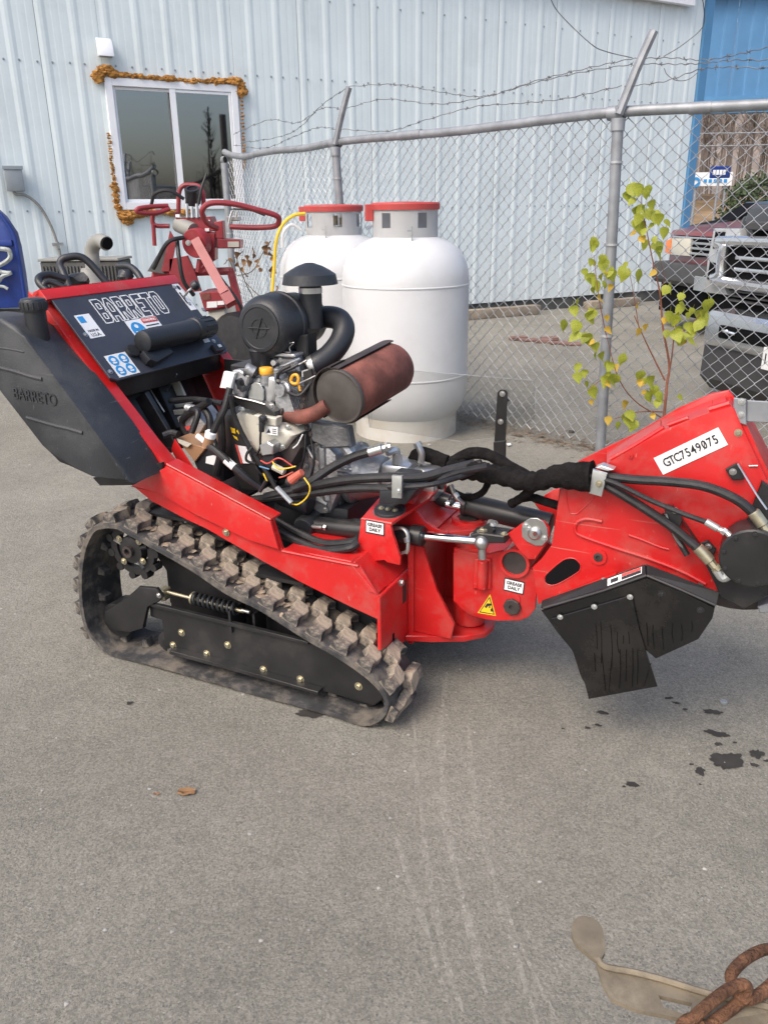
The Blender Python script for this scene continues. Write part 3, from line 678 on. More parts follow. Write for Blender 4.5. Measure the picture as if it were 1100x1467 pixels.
# ================================================================ PROPANE TANKS
def propane(loc, rz, Rr, H, label, hoop):
    t = empty('propane_tank', loc, rz, label, 'propane tank', 'white propane tanks by the fence')
    zb = .10
    prof = [(Rr * .70, zb - .02), (Rr * .82, zb + .03), (Rr * .93, zb + .09), (Rr * .985, zb + .16), (Rr, zb + .24), (Rr, zb + .245), (Rr * 1.0, H * .675), (Rr * .992, H * .705), (Rr * .965, H * .74), (Rr * .915, H * .775), (Rr * .84, H * .805), (Rr * .73, H * .832), (Rr * .6, H * .85), (Rr * .5, H * .86), (Rr * .2, H * .875), (.01, H * .877)]
    part('shell', 'white_tank', t, lambda bm: lathe(bm, prof, (0, 0, 0), (0, 0, 1), 56), ang=60)
    for z in (zb + .3, H * .665): part('weld_seam', 'white_tank', t, lambda bm: lathe(bm, [(Rr - .004, z - .009), (Rr + .0035, z - .004), (Rr + .0035, z + .004), (Rr - .004, z + .009)], (0, 0, 0), (0, 0, 1), 56, cap=False), ang=60)
    part('skirt', 'tank_skirt', t, lambda bm: (ring(bm, (0, 0, 0), (0, 0, 1), Rr * .8, Rr * .835, .15, 48)))
    cr = Rr * .5; z0, z1 = H * .835, H * .985
    # collar with openings
    bm = BM(); n = 60; open_ = lambda k: any(abs(((k - c + 30) % 60) - 30) < 2 for c in (4, 15, 26, 37, 48, 57))
    vs = {}
    zs = [z0, z0 + (z1 - z0) * .42, z0 + (z1 - z0) * .82, z1]
    for k in range(n):
        a = 2 * PI * k / n
        for j, z in enumerate(zs): vs[k, j] = bm.verts.new((cr * math.cos(a), cr * math.sin(a), z))
    for k in range(n):
        for j in range(3):
            if j == 1 and open_(k): continue
            bm.faces.new((vs[k, j], vs[(k + 1) % n, j], vs[(k + 1) % n, j + 1], vs[k, j + 1]))
    res = bmesh.ops.solidify(bm, geom=bm.faces[:], thickness=.006)
    obj('collar', bm, 'collar_white', t)
    part('valve', 'zinc', t, lambda bm: (cyl(bm, (0, 0, H * .905), (0, 0, H * .95), .03), cyl(bm, (.06, .02, H * .905), (.06, .02, H * .94), .02), cyl(bm, (-.05, .01, H * .905), (-.05, .01, H * .96), .022)))
    lid = part('lid', 'red_plastic', t, lambda bm: lathe(bm, [(cr * 1.05, z1 - .022), (cr * 1.06, z1 + .01), (cr * 1.02, z1 + .02), (cr * .2, z1 + .026), (.01, z1 + .026)], (0, 0, 0), (0, 0, 1), 40))
    part('hinge', 'red_plastic', lid, lambda bm: [box(bm, (-cr * 1.22, -.03 + k * .024, z1 - .085), (-cr * 1.0, -.022 + k * .024, z1 + .012), .003) for k in range(4)])
    part('bracket', 'zinc_white', t, lambda bm: (box(bm, (-.006, -cr - .045, H * .842), (.002, -cr - .038, H * .905)), box(bm, (-.03, -cr - .044, H * .885), (.002, -cr - .038, H * .892))))
    if hoop:
        for a in (200, 20):
            c, s = math.cos(R(a)), math.sin(R(a))
            part('lifting_lug', 'white_tank', t, lambda bm: tube(bm, [(c * Rr * .93, s * Rr * .93, H * .80), (c * Rr * .9, s * Rr * .9, H * .87), (c * Rr * .75, s * Rr * .75, H * .91), (c * Rr * .58, s * Rr * .58, H * .885)], .012, 8))
    return t
propane((.155, 5.31, 0), R(8), .405, 1.445, 'front propane tank with red lid, the nearer one, fully in view', False)
propane((-.335, 6.13, 0), R(-10), .405, 1.44, 'rear propane tank with lifting lug, half hidden behind the front tank', True)
hose = empty('gas_hose', (-.75, 5.95, 0), 0, 'yellow gas hose curving down from the rear propane tank', 'hose')
part('hose_line', 'yellow', hose, lambda bm: tube(bm, [Vector(p) - Vector((-.75, 5.95, 0)) for p in [(-0.522,5.95,1.385),(-0.602,5.92,1.372),(-0.676,5.9,1.314),(-0.723,5.88,1.21),(-0.747,5.88,1.048),(-0.771,5.85,0.837),(-0.809,5.85,0.37)] ], .012, 8))
# leaf litter along the fence foot
bm = BM(); random.seed(3)
for i in range(2600):
    s = random.uniform(cum[0] + .5, cum[3]); p, nrm = along(s)
    w = abs(random.gauss(0, .16)); q = p - nrm * (w - .06) * (1 if random.random() < .85 else -1)
    l = random.uniform(.012, .045); a = random.uniform(0, PI); t = random.uniform(.002, .006)
    c, sn = math.cos(a), math.sin(a); z = random.uniform(.003, .02)
    tl = random.uniform(-.4, .4)
    v = [bm.verts.new((q.x + c * dx * l - sn * dy * t * 2, q.y + sn * dx * l + c * dy * t * 2, z + dx * l * tl * .3)) for dx, dy in ((-.5, -.5), (.5, -.3), (.5, .4), (-.5, .5))]
    bm.faces.new(v)
tag(obj('leaf_litter', bm, 'litter', sm=False), 'brown pine needles and leaf litter along the fence foot', 'leaf litter', kind='stuff')
random.seed(8)
for (p, r, lab) in (((0.959,6.134,0), .02, 'dark crumpled scrap on the ground beside the clear plastic guard'), ((1.251,5.179,0), .015, 'small dark stone under the fence left of the post')):
    tag(part('debris_lump', 'rust_dark', None, lambda bm: blob(bm, (p[0], p[1], r * .6), r, 2, .5, (1.4, 1, .7))), lab, 'debris')
tag(part('paper_scrap', 'white_label', None, lambda bm: quad_sheet(bm, [(p[0], p[1], p[2] + .012) for p in [(0.777,4.896,0),(0.806,4.91,0),(0.803,4.862,0),(0.779,4.848,0)]], .001), sm=False), 'tiny white paper scrap in the litter beside the black bar', 'scrap')

# ================================================================ STUMP GRINDER
random.seed(17)
G = empty('stump_grinder', (-0.842,2.325,0), -0.44817, 'red and black tracked stump grinder with raised cutting arm', 'stump grinder')
# local frame: x forward (towards the cutting arm), y away from the camera, z up

# ---------------------------------------------------------------- rubber track
def resample(pts, n):
    P = catmull([(p[0], 0, p[1]) for p in pts], 10, True); L = [0]
    for i in range(len(P)): L.append(L[-1] + (P[(i + 1) % len(P)] - P[i]).length)
    out = []
    for k in range(n):
        s = L[-1] * k / n; i = max(j for j in range(len(P)) if L[j] <= s)
        t = (s - L[i]) / max(1e-9, L[i + 1] - L[i]); out.append(P[i].lerp(P[(i + 1) % len(P)], t))
    return out, L[-1]
TRK = [(p[0], p[1]) for p in [(-0.098,0.467),(-0.05,0.491),(0.011,0.5),(0.065,0.486),(0.138,0.461),(0.218,0.436),(0.311,0.402),(0.42,0.354),(0.533,0.325),(0.674,0.268),(0.795,0.226),(0.884,0.183),(0.934,0.14),(0.946,0.097),(0.928,0.05),(0.886,0.012),(0.838,0)]] + [(.76, .006), (.6, .006), (.4, .006), (.2, .006), (.06, .008)] + [(-0.091,-0.001),(-0.161,0.041),(-0.198,0.094),(-0.202,0.191),(-0.187,0.284),(-0.151,0.39)]
TW = .18
def make_track(y0, detail=True):
    P, L = resample(TRK, 132); n = len(P); th = .018
    cx = sum(p.x for p in P) / n
    nor = []
    for i in range(n):
        t = (P[(i + 1) % n] - P[i - 1]).normalized(); nv = Vector((-t.z, 0, t.x))
        nor.append(nv)
    # make normals point outward
    area = sum(P[i].x * P[(i + 1) % n].z - P[(i + 1) % n].x * P[i].z for i in range(n))
    if area > 0: nor = [-v for v in nor]
    bm = BM(); R4 = []
    for i in range(n):
        wob = .0025 * noise.noise(P[i] * 7)
        o = P[i] + nor[i] * wob; q = P[i] - nor[i] * th
        R4.append([bm.verts.new((c.x, y, c.z)) for c, y in ((o - nor[i] * .004, y0), (o, y0 + .006), (o, y0 + TW - .006), (o - nor[i] * .004, y0 + TW), (q, y0 + TW), (q, y0))])
    for i in range(n):
        a, b = R4[i], R4[(i + 1) % n]
        for k in range(6): bm.faces.new((a[k], a[(k + 1) % 6], b[(k + 1) % 6], b[k]))
    tr = obj('track', bm, 'rubber', G, ang=50)
    # tread lugs: shared mesh, two staggered rows
    bm = BM()
    pl = [(-.026, 0), (-.012, .02), (-.014, .045), (-.034, .06), (-.034, .087), (.014, .087), (.03, .062), (.026, .03), (.03, 0)]
    def tap(p, s): return ((p[0]) * s, .041 + (p[1] - .041) * s)
    prism(bm, pl, lambda p: (p[0], p[1], -.004), lambda p: (p[0] * .8 + .002, .003 + p[1] * .94, .027), .0025)
    for v in bm.verts: v.co += Vector((random.uniform(-1, 1), random.uniform(-1, 1), random.uniform(-1, 1))) * .0009
    lug = obj('tread_lug', bm, 'lug', tr, sm=False)
    first = True; nl = 33
    for k in range(nl):
        for row in range(2):
            f = (k + (.5 if row else 0)) / nl * n; i = int(f) % n; t = f - int(f)
            p = P[i].lerp(P[(i + 1) % n], t); nv = nor[i].lerp(nor[(i + 1) % n], t).normalized()
            if p.z < .03 and nv.z < -.8: squash = .05
            else: squash = 1
            o = lug if first else inst(lug, (0, 0, 0), parent=tr)
            first = False
            tx = Vector((nv.z, 0, -nv.x)); ty = nv.cross(tx)
            if row == 0: yy = y0 + .004
            else: yy = y0 + TW - .004; tx = -tx; ty = -ty
            m = Matrix((tx, ty, nv)).transposed().to_4x4()
            if ty.y < 0 and row == 0: m = Matrix((-tx, -ty, nv)).transposed().to_4x4()
            if row == 1 and m.col[1].y > 0: m = Matrix((-m.col[0].to_3d(), -m.col[1].to_3d(), nv)).transposed().to_4x4()
            m.translation = Vector((p.x, yy, p.z))
            s = random.uniform(.92, 1.06)
            o.matrix_local = m @ Matrix.Diagonal((s, 1, squash * random.uniform(.85, 1.1), 1))
    # inner drive lugs
    bm = BM(); prism(bm, [(-.016, 0), (-.008, .03), (.008, .03), (.016, 0)], lambda p: (p[0], -.018, p[1]), lambda p: (p[0], .018, p[1]), .003)
    dl = obj('drive_lug', bm, 'rubber', tr); first = True
    for k in range(27):
        f = k / 27 * n; i = int(f) % n; nv = -nor[i]; p = P[i] + nv * (th - .002)
        tx = Vector((nv.z, 0, -nv.x)); ty = nv.cross(tx)
        for yy in (y0 + .055,):
            o = dl if first else inst(dl, (0, 0, 0), parent=tr); first = False
            m = Matrix((tx, ty, nv)).transposed().to_4x4(); m.translation = Vector((p.x, yy + .035, p.z)); o.matrix_local = m
    return tr, P, nor
trk, TP, TN = make_track(0)
bm = BM()
for i, nv in enumerate(TN):   # caked mud on the upper run
    if nv.z > .5 and .05 < TP[i].x < .62:
        for _ in range(5):
            y = random.uniform(.02, .16); r = random.uniform(.005, .015); q = TP[i]
            blob(bm, (q.x + random.uniform(-.01, .01), y, q.z + r * .1), r, 1, .5, (1.5, 1.2, .45))
obj('mud_cake', bm, 'mud', trk, label='dried tan mud caked on the upper run of the track')['kind'] = 'stuff'
make_track(.64)

# ---------------------------------------------------------------- undercarriage
def spoked(name, c, y, r, teeth):
    bm = BM()
    lathe(bm, [(r * .72, 0), (r, 0), (r, .02), (r * .72, .02), (r * .72, 0)], (c[0], y, c[1]), (0, 1, 0), 30, cap=False)
    lathe(bm, [(.03, -.012), (.045, -.008), (.05, .02)], (c[0], y, c[1]), (0, 1, 0), 20)
    for k in range(5):
        a = 2 * PI * k / 5 + .3; tube(bm, [(c[0] + .04 * math.cos(a), y + .01, c[1] + .04 * math.sin(a)), (c[0] + r * .8 * math.cos(a), y + .01, c[1] + r * .8 * math.sin(a))], .02, 8, 1, flat=.5)
    for k in range(teeth):
        a = 2 * PI * k / teeth; cylp = Vector((c[0] + r * 1.06 * math.cos(a), y + .01, c[1] + r * 1.06 * math.sin(a)))
        cyl(bm, cylp - Vector((0, .012, 0)), cylp + Vector((0, .02, 0)), .014, 8)
    w = obj(name, bm, 'black_paint', G)
    return w
SPR = (0.012,0.392)
spk = spoked('drive_sprocket', SPR, .055, .088, 11)
part('hub_nut', 'rust_dark', spk, lambda bm: lathe(bm, [(.02, 0), (.02, .016), (.011, .016), (.011, .004), (.001, .004)], (SPR[0], .026, SPR[1]), (0, 1, 0), 8) if False else (ring(bm, (SPR[0], .03, SPR[1]), (0, 1, 0), .011, .02, .016, 10)))
for px in [(-0.027,0.05,0.426),(-0.019,0.05,0.349),(0.061,0.05,0.364),(0.054,0.05,0.43)]: bolt(spk, (px[0], .045, px[2]), (0, -1, 0), .0075, 'zinc')
# main track frame plate
FR = [(0.057,0.211),(0.433,0.211),(0.656,0.208),(0.84,0.185),(0.897,0.119),(0.9,0.078),(0.871,0.048),(0.691,0.052),(0.367,0.059),(0.137,0.059),(0.103,0.085),(0.108,0.164),(0.056,0.162)]
fr = part('track_frame', 'black_paint', G, lambda bm: xz(bm, FR, .05, .06, .003))
part('frame_flange', 'black_paint', fr, lambda bm: prism(bm, [(0.148,0.073),(0.379,0.073),(0.7,0.066),(0.7,0.056),(0.378,0.06),(0.147,0.059)], lambda p: (p[0], .02, p[1]), lambda p: (p[0], .0495, p[1]), .001))
part('frame_flange', 'black_paint', fr, lambda bm: prism(bm, [(0.078,0.222),(0.445,0.221),(0.665,0.218),(0.665,0.209),(0.444,0.209),(0.076,0.21)], lambda p: (p[0], .035, p[1]), lambda p: (p[0], .0495, p[1]), .001))
part('inner_plate', 'black_paint', fr, lambda bm: xz(bm, [(-0.009,0.401),(0.256,0.374),(0.679,0.207),(0.853,0.106),(0.859,0.015),(0.828,-0.006),(0.301,0.009),(0.071,0.014),(0.078,0.291)], .135, .145, .003))
part('side_beam', 'black_paint', G, lambda bm: box(bm, (.02, .185, .14), (.84, .25, .42), .006))
for px in [(0.182,0.05,0.132),(0.141,0.05,0.076),(0.362,0.05,0.129),(0.276,0.05,0.077),(0.491,0.05,0.073),(0.624,0.05,0.073),(0.822,0.05,0.101)]: bolt(fr, (px[0], .0495, px[2]), (0, -1, 0), .0085, 'zinc')
part('frame_hole', 'dark_void', fr, lambda bm: cyl(bm, (0.516,0.049,0.163), (0.516,0.049,0.163), .009, 16))
TA = [(-0.117,0.159),(-0.026,0.211),(0.042,0.276),(0.115,0.285),(0.139,0.258),(0.11,0.232),(0.065,0.213),(0.04,0.125),(-0.021,0.096),(-0.089,0.086),(-0.134,0.113)]
ta = part('tension_arm', 'black_paint', G, lambda bm: xz(bm, TA, .03, .045, .004, 2))
bolt(ta, (0.123,0.03,0.262), (0, -1, 0), .006, 'steel')
def wheel(name, c, y0, y1, r, hub=True):
    w = part(name, 'black_paint', G, lambda bm: lathe(bm, [(r * .3, 0), (r * .35, 0), (r * .8, .006), (r, .008), (r, y1 - y0), (r * .3, y1 - y0)], (c[0], y0, c[1]), (0, 1, 0), 28))
    return w
RI = (-0.1,0.11); FI = (0.816,0.093)
w = wheel('rear_idler', RI, .05, .13, .062); bolt(w, (RI[0], .046, RI[1]), (0, -1, 0), .011, 'rust_dark')
w = wheel('front_idler', (FI[0] - .0, FI[1] - .003), .065, .13, .072)
for x in (.06, .2, .34, .48, .62): wheel('road_wheel', (x + .03, .062), .068, .125, .036)
SP0, SP1 = Vector((0.231,0.07,0.256)), Vector((0.396,0.07,0.251))
def spring(bm):
    d = SP1 - SP0; n = 9; pts = []
    s = Vector((0, 1, 0)); t = d.normalized().cross(s)
    for i in range(n * 12 + 1):
        a = 2 * PI * i / 12; pts.append(SP0 + d * (i / (n * 12)) + (s * math.cos(a) + t * math.sin(a)) * .017)
    tube(bm, pts, .0052, 6, 1, spline=False)
sp = part('tension_spring', 'plastic', G, spring)
part('spring_rod', 'zinc', sp, lambda bm: cyl(bm, (0.123,0.07,0.256), (0.419,0.07,0.249), .006))
part('spring_seat', 'zinc', sp, lambda bm: lathe(bm, [(.021, 0), (.021, .006), (.012, .012)], SP0, SP0 - SP1, 16))
part('clevis', 'zinc', sp, lambda bm: box(bm, Vector((0.11,0.07,0.246)) - Vector((.014, .02, .017)), Vector((0.11,0.07,0.246)) + Vector((.014, .02, .022)), .004))
part('spring_bracket', 'black_paint', sp, lambda bm: (box(bm, Vector((0.385,0.09,0.227)) - Vector((.004, .05, .045)), Vector((0.385,0.09,0.227)) + Vector((.004, .03, .03))), box(bm, Vector((0.46,0.09,0.214)) - Vector((.004, .03, .05)), Vector((0.46,0.09,0.214)) + Vector((.004, .03, .04)))))
part('end_bolt', 'steel', sp, lambda bm: cyl(bm, (0.427,0.05,0.265), (0.455,0.05,0.264), .0055))
# far-side undercarriage in the shade
part('track_frame', 'black_paint', G, lambda bm: box(bm, (.02, .66, .06), (.86, .8, .2), .01))

# ---------------------------------------------------------------- chassis
SIDE = [(0.02,0.602),(0.181,0.693),(0.54,0.57),(0.564,0.478),(0.82,0.47),(0.879,0.387),(0.872,0.315),(0.785,0.339),(0.686,0.367),(0.616,0.387),(0.553,0.409),(0.488,0.431),(0.302,0.499),(0.215,0.522),(0.092,0.559)]
ch = part('chassis', 'red', G, lambda bm: (xz(bm, SIDE, .08, .09, .0025), xz(bm, [(p[0], p[1]) for p in SIDE], .73, .74, .0025)))
RAIL = [(0.025,0.602),(0.182,0.688),(0.54,0.566),(0.563,0.48),(0.462,0.496),(0.269,0.544),(0.14,0.602)]
part('side_rail', 'red', ch, lambda bm: prism(bm, RAIL, lambda p: (p[0], .066, p[1]), lambda p: (p[0], .079, p[1]), .004, 2))
part('side_rail', 'red', ch, lambda bm: prism(bm, RAIL, lambda p: (p[0], .741, p[1]), lambda p: (p[0], .755, p[1]), .004, 2))
def top_flange(bm, a, b, y0, y1, th):
    pr = [(a[0], a[1]), (b[0], b[1]), (b[0], b[1] - th), (a[0], a[1] - th)]
    prism(bm, pr, lambda p: (p[0], y0, p[1]), lambda p: (p[0], y1, p[1]), .002)
a, b, c = (0.178,0.693), (0.54,0.57), (0.564,0.478)
part('rail_top', 'red', ch, lambda bm: top_flange(bm, (a[0], a[1] + .003), (b[0], b[1] + .003), .068, .125, .005))
part('rail_top', 'red', ch, lambda bm: top_flange(bm, (a[0], a[1] + .003), (b[0], b[1] + .003), .695, .75, .005))
for p in [(0.372,0.065,0.501),(0.467,0.065,0.501)]: bolt(ch, (p[0], .078, p[2]), (0, -1, 0), .008, 'zinc')
# floor pan, deck and front plate
DZ = .476
part('belly_pan', 'black_paint', ch, lambda bm: box(bm, (.1, .10, .36), (.62, .72, .372)))
part('deck', 'red', ch, lambda bm: box(bm, (.565, .091, DZ - .012), (.80, .729, DZ), .002))
part('deck_edge', 'red', ch, lambda bm: tube(bm, [(.566, .079, DZ - .002), (.70, .079, DZ - .003), (.815, .079, DZ - .004)], .004, 6, 1))
FPX = .872
part('nose_slope', 'red', ch, lambda bm: prism(bm, [(.802, DZ), (FPX, .392), (FPX, .38), (.796, DZ - .014)], lambda p: (p[0], .082, p[1]), lambda p: (p[0], .738, p[1]), .002))
part('gusset', 'red', ch, lambda bm: prism(bm, [(.79, DZ + .004), (.872, .397), (.845, .4), (.79, DZ - .004)], lambda p: (p[0], .076 if p[1] > .45 else .076, p[1]), lambda p: (p[0], .14, p[1]), .002))
FP = [(.076, .225), (.115, .262), (.16, .262), (.19, .2), (.3, .17), (.52, .17), (.63, .2), (.66, .262), (.705, .262), (.744, .225), (.744, .392), (.66, .47), (.52, .5), (.3, .5), (.16, .47), (.076, .392)]
fpl = part('front_plate', 'red', ch, lambda bm: prism(bm, [(.074, .222), (.125, .215), (.165, .165), (.655, .165), (.695, .215), (.746, .222), (.746, .392), (.074, .392)], lambda p: (FPX, p[0], p[1]), lambda p: (FPX + .012, p[0], p[1]), .0025))
part('slot', 'dark_void', fpl, lambda bm: box(bm, (FPX + .0121, .152, .185), (FPX + .0135, .162, .235)))
bolt(fpl, (FPX + .012, .215, .375), (1, 0, 0), .009, 'steel')
# pivot housing in front of the plate
hs = part('pivot_housing', 'red', ch, lambda bm: yz(bm, [(.26, .15), (.56, .15), (.56, .5), (.26, .5)], FPX + .0125, FPX + .03, .002))
LOW = [(.886, .27), (.93, .21), (1.0, .2), (1.06, .24), (1.09, .3), (1.1, .36), (1.1, .46), (1.06, .52), (1.0, .55), (.93, .53), (.886, .5)]
part('lower_lug_plate', 'red', hs, lambda bm: prism(bm, [(.886, .24), (.96, .27), (1.05, .31), (1.10, .36), (1.11, .41), (1.10, .46), (1.05, .51), (.96, .55), (.886, .58)], lambda p: (p[0], p[1], .165), lambda p: (p[0], p[1], .185), .003))
part('side_gusset', 'red', hs, lambda bm: xz(bm, [(.885, .186), (1.02, .186), (1.03, .24), (.97, .34), (.93, .47), (.885, .49)], .275, .285, .002))
part('side_gusset', 'red', hs, lambda bm: xz(bm, [(.885, .186), (1.02, .186), (1.03, .24), (.97, .34), (.93, .47), (.885, .49)], .535, .545, .002))
UPZ = .505
part('upper_lug_plate', 'red', hs, lambda bm: prism(bm, [(.80, .26), (.9, .26), (1.0, .30), (1.06, .35), (1.075, .41), (1.06, .47), (1.0, .52), (.9, .56), (.8, .56)], lambda p: (p[0], p[1], UPZ), lambda p: (p[0], p[1], UPZ + .018), .003))
pin = part('swing_pin', 'red', hs, lambda bm: lathe(bm, [(.052, 0), (.052, .008), (.036, .01), (.036, .006), (.001, .006)], (1.02, .41, UPZ + .0182), (0, 0, 1), 24))
part('pin_cap', 'rust_dark', pin, lambda bm: lathe(bm, [(.03, 0), (.03, .006), (.012, .012), (.001, .012)], (1.02, .41, UPZ + .0245), (0, 0, 1), 18))
for yb in (.31, .36): part('weld_slot', 'rust_dark', hs, lambda bm: box(bm, (FPX + .0301, yb, .2), (FPX + .0315, yb + .014, .27), .0004))
part('slot_window', 'rust_dark', fpl, lambda bm: box(bm, (FPX + .0121, .225, .3), (FPX + .0132, .25, .37)))

# ---------------------------------------------------------------- hose tower with the grease label
TY = .17
TWR = [(0.779,0.574),(0.874,0.574),(0.878,0.538),(0.89,0.502),(0.903,0.48),(0.901,0.452),(0.859,0.453),(0.853,0.463),(0.821,0.455),(0.812,0.444),(0.785,0.446),(0.76,0.457),(0.765,0.482)]
tw = part('hose_tower', 'red', G, lambda bm: xz(bm, TWR, TY, TY + .01, .0025, 2))
t0, t1 = (0.779,0.574), (0.876,0.574)
TZ = (t0[1] + t1[1]) / 2
part('tower_top', 'red', tw, lambda bm: prism(bm, [(t0[0], TY), (t1[0], TY), (t1[0] + .02, .24), (t1[0] + .05, .33), (t1[0] + .05, .5), (t0[0] + .02, .5), (t0[0] - .0, .3)], lambda p: (p[0], p[1], TZ - .006 + (p[1] - TY) * .18), lambda p: (p[0], p[1], TZ + .004 + (p[1] - TY) * .18), .0025))
def arch(bm):
    # curved saddle plate wrapping round the pivot
    a = []; n = 14
    for i in range(n):
        t = i / (n - 1); ang = R(185 - 175 * t)
        a.append((.985 + .125 * math.cos(ang), .60 - .10 * math.sin(ang) * 0 - .0 + (-.125 * math.sin(ang) if False else 0)))
prof = [(.83, .51), (.83, .6), (.86, .635), (.885, .62), (.9, .575), (.925, .545), (.96, .53), (1.0, .525), (1.0, .507)]
part('saddle_plate', 'red', tw, lambda bm: xz(bm, prof, .285, .297, .002))
part('saddle_plate', 'red', tw, lambda bm: xz(bm, prof, .52, .532, .002))
part('saddle_web', 'red', tw, lambda bm: prism(bm, [(.86, .633), (.885, .618), (.9, .573), (.925, .543), (.96, .528), (.957, .522), (.92, .537), (.894, .57), (.88, .612), (.857, .626)], lambda p: (p[0], .2972, p[1]), lambda p: (p[0], .5198, p[1]), .001))
lid = part('pivot_cover', 'plastic', tw, lambda bm: (lathe(bm, [(.045, 0), (.045, .006), (.042, .008), (.001, .008)], (t0[0] + .062, TY + .062, TZ + .016), (.0, -.18, 1), 24)))
for dx in (-.022, 0, .022): bolt(lid, (t0[0] + .062 + dx, TY + .052, TZ + .0225), (0, -.18, 1), .006, 'zinc')
part('gasket', 'steel', tw, lambda bm: lathe(bm, [(.048, 0), (.048, .003), (.01, .003)], (t0[0] + .062, TY + .062, TZ + .0125), (.0, -.18, 1), 24))
LBf = frame((0.825,0.17,0.556), (1, 0, 0), (0, 0, 1))
def grease(parent, c, w, ax, up):
    s1 = sheet('grease_label', 'ink', parent, c, ax, up, w, w * .68, .0008)
    n = Vector(ax).normalized().cross(Vector(up)).normalized(); c = Vector(c)
    s2 = sheet('label_face', 'white_label', s1, c + n * .0009, ax, up, w * .9, w * .56, .0006)
    text_obj('lettering', 'GREASE\nDAILY', w * .235, 'ink', s1, frame(c + n * .0021, ax, up), sx=.92, bold=.02)
grease(tw, (0.824,0.169,0.556), .06, (1, 0, -.03), (0.02, 0, 1))
# swing cylinder running through the tower
sw = part('swing_cylinder', 'black_paint', G, lambda bm: (cyl(bm, (0.574,0.26,0.491), (0.938,0.25,0.518), .028, 20, .004), cyl(bm, (0.903,0.25,0.517), (0.94,0.25,0.518), .031, 20, .003)))
part('rod', 'chrome', sw, lambda bm: cyl(bm, (0.936,0.25,0.518), (1.106,0.24,0.535), .0125, 16))
part('rod_end', 'steel', sw, lambda bm: blob(bm, (1.119,0.238,0.534), .021, 3, 0))
part('ball_stud', 'steel', sw, lambda bm: cyl(bm, (1.119,0.24,0.533), (1.122,0.24,0.485), .012, 14))
part('port_fitting', 'steel', sw, lambda bm: (tube(bm, [(0.859,0.215,0.542),(0.892,0.21,0.549),(0.909,0.205,0.535),(0.912,0.2,0.496),(0.907,0.2,0.48)], .006, 8), cyl(bm, (0.909,0.2,0.485), (0.89,0.2,0.475), .0045, 8), cyl(bm, (0.905,0.205,0.525), (0.911,0.2,0.513), .0085, 6)))
part('port_fitting', 'steel', sw, lambda bm: (cyl(bm, (0.581,0.23,0.499), (0.616,0.23,0.502), .007, 8), cyl(bm, (0.621,0.23,0.503), (0.63,0.23,0.502), .009, 6)))

# ---------------------------------------------------------------- swing knuckle
KY = .30
KN = [(1.014,0.473),(1.016,0.305),(1.041,0.282),(1.072,0.265),(1.118,0.264),(1.154,0.267),(1.221,0.28),(1.247,0.299),(1.264,0.327),(1.268,0.433),(1.266,0.444),(1.253,0.45),(1.229,0.454),(1.201,0.518),(1.166,0.492),(1.154,0.484),(1.121,0.471),(1.087,0.47)]
kn = part('knuckle', 'red', G, lambda bm: (xz(bm, KN, KY, KY + .012, .003, 2), xz(bm, KN, .50, .512, .003, 2)))
part('knuckle_core', 'red', kn, lambda bm: xz(bm, [(1.008,0.451),(1.011,0.295),(1.066,0.259),(1.151,0.273),(1.146,0.453)], KY + .0125, .4995, .002))
part('spindle_tube', 'red', kn, lambda bm: cyl(bm, (1.03, .41, .19), (1.03, .41, .503), .05, 24))
TC = (1.2,0.464)
part('cross_tube', 'red', kn, lambda bm: ring(bm, (TC[0], KY - .012, TC[1]), (0, 1, 0), .036, .044, .24, 32))
part('bore_shade', 'rust_dark', kn, lambda bm: cyl(bm, (TC[0], KY - .001, TC[1]), (TC[0], KY - .003, TC[1]), .0365, 28))  # dark disc standing in for the shaded hollow of the tube
part('lift_post', 'red', kn, lambda bm: cyl(bm, (1.11,0.285,0.458), (1.109,0.285,0.371), .0155, 16, .002))
part('post_pad', 'red', kn, lambda bm: xz(bm, [(1.078,0.359),(1.134,0.368),(1.13,0.463),(1.08,0.454)], .291, .2995, .003))
part('swing_bracket', 'black_paint', kn, lambda bm: (xz(bm, [(1.084,0.552),(1.111,0.562),(1.183,0.564),(1.186,0.543),(1.132,0.534),(1.089,0.535)], .235, .30, .003), xz(bm, [(1.117,0.574),(1.133,0.587),(1.152,0.573),(1.144,0.553),(1.116,0.553)], .25, .27, .003)))
bolt(kn, (1.119,0.255,0.559), (0, 0, 1), .013, 'zinc'); bolt(kn, (1.179,0.25,0.564), (0, 0, 1), .007, 'zinc'); bolt(kn, (1.09,0.25,0.544), (0, -1, 0), .007, 'zinc_white'); bolt(kn, (1.144,0.26,0.586), (0, -.5, 1), .008, 'steel')
EAR = [(1.183,0.56),(1.217,0.592),(1.239,0.61),(1.26,0.617),(1.283,0.613),(1.298,0.597),(1.301,0.577),(1.291,0.549),(1.267,0.499),(1.245,0.495),(1.222,0.516)]
er = part('lift_ear', 'red', kn, lambda bm: xz(bm, EAR, .262, .275, .003, 2))
part('lift_ear', 'red', kn, lambda bm: xz(bm, EAR, .535, .548, .003, 2))
dk = part('pin_plate', 'steel', er, lambda bm: xz(bm, [(1.224,0.587),(1.231,0.606),(1.247,0.619),(1.266,0.622),(1.284,0.614),(1.294,0.598),(1.298,0.576),(1.293,0.557),(1.284,0.545),(1.265,0.542),(1.241,0.55),(1.227,0.562)], .2565, .2615, .001))
part('pivot_pin', 'steel', er, lambda bm: lathe(bm, [(.0185, 0), (.018, .006), (.012, .012), (.001, .013)], (1.262,0.256,0.578), (0, -1, 0), 20))
part('grease_nipple', 'rust', er, lambda bm: cyl(bm, (1.266,0.243,0.583), (1.267,0.238,0.583), .006, 8))
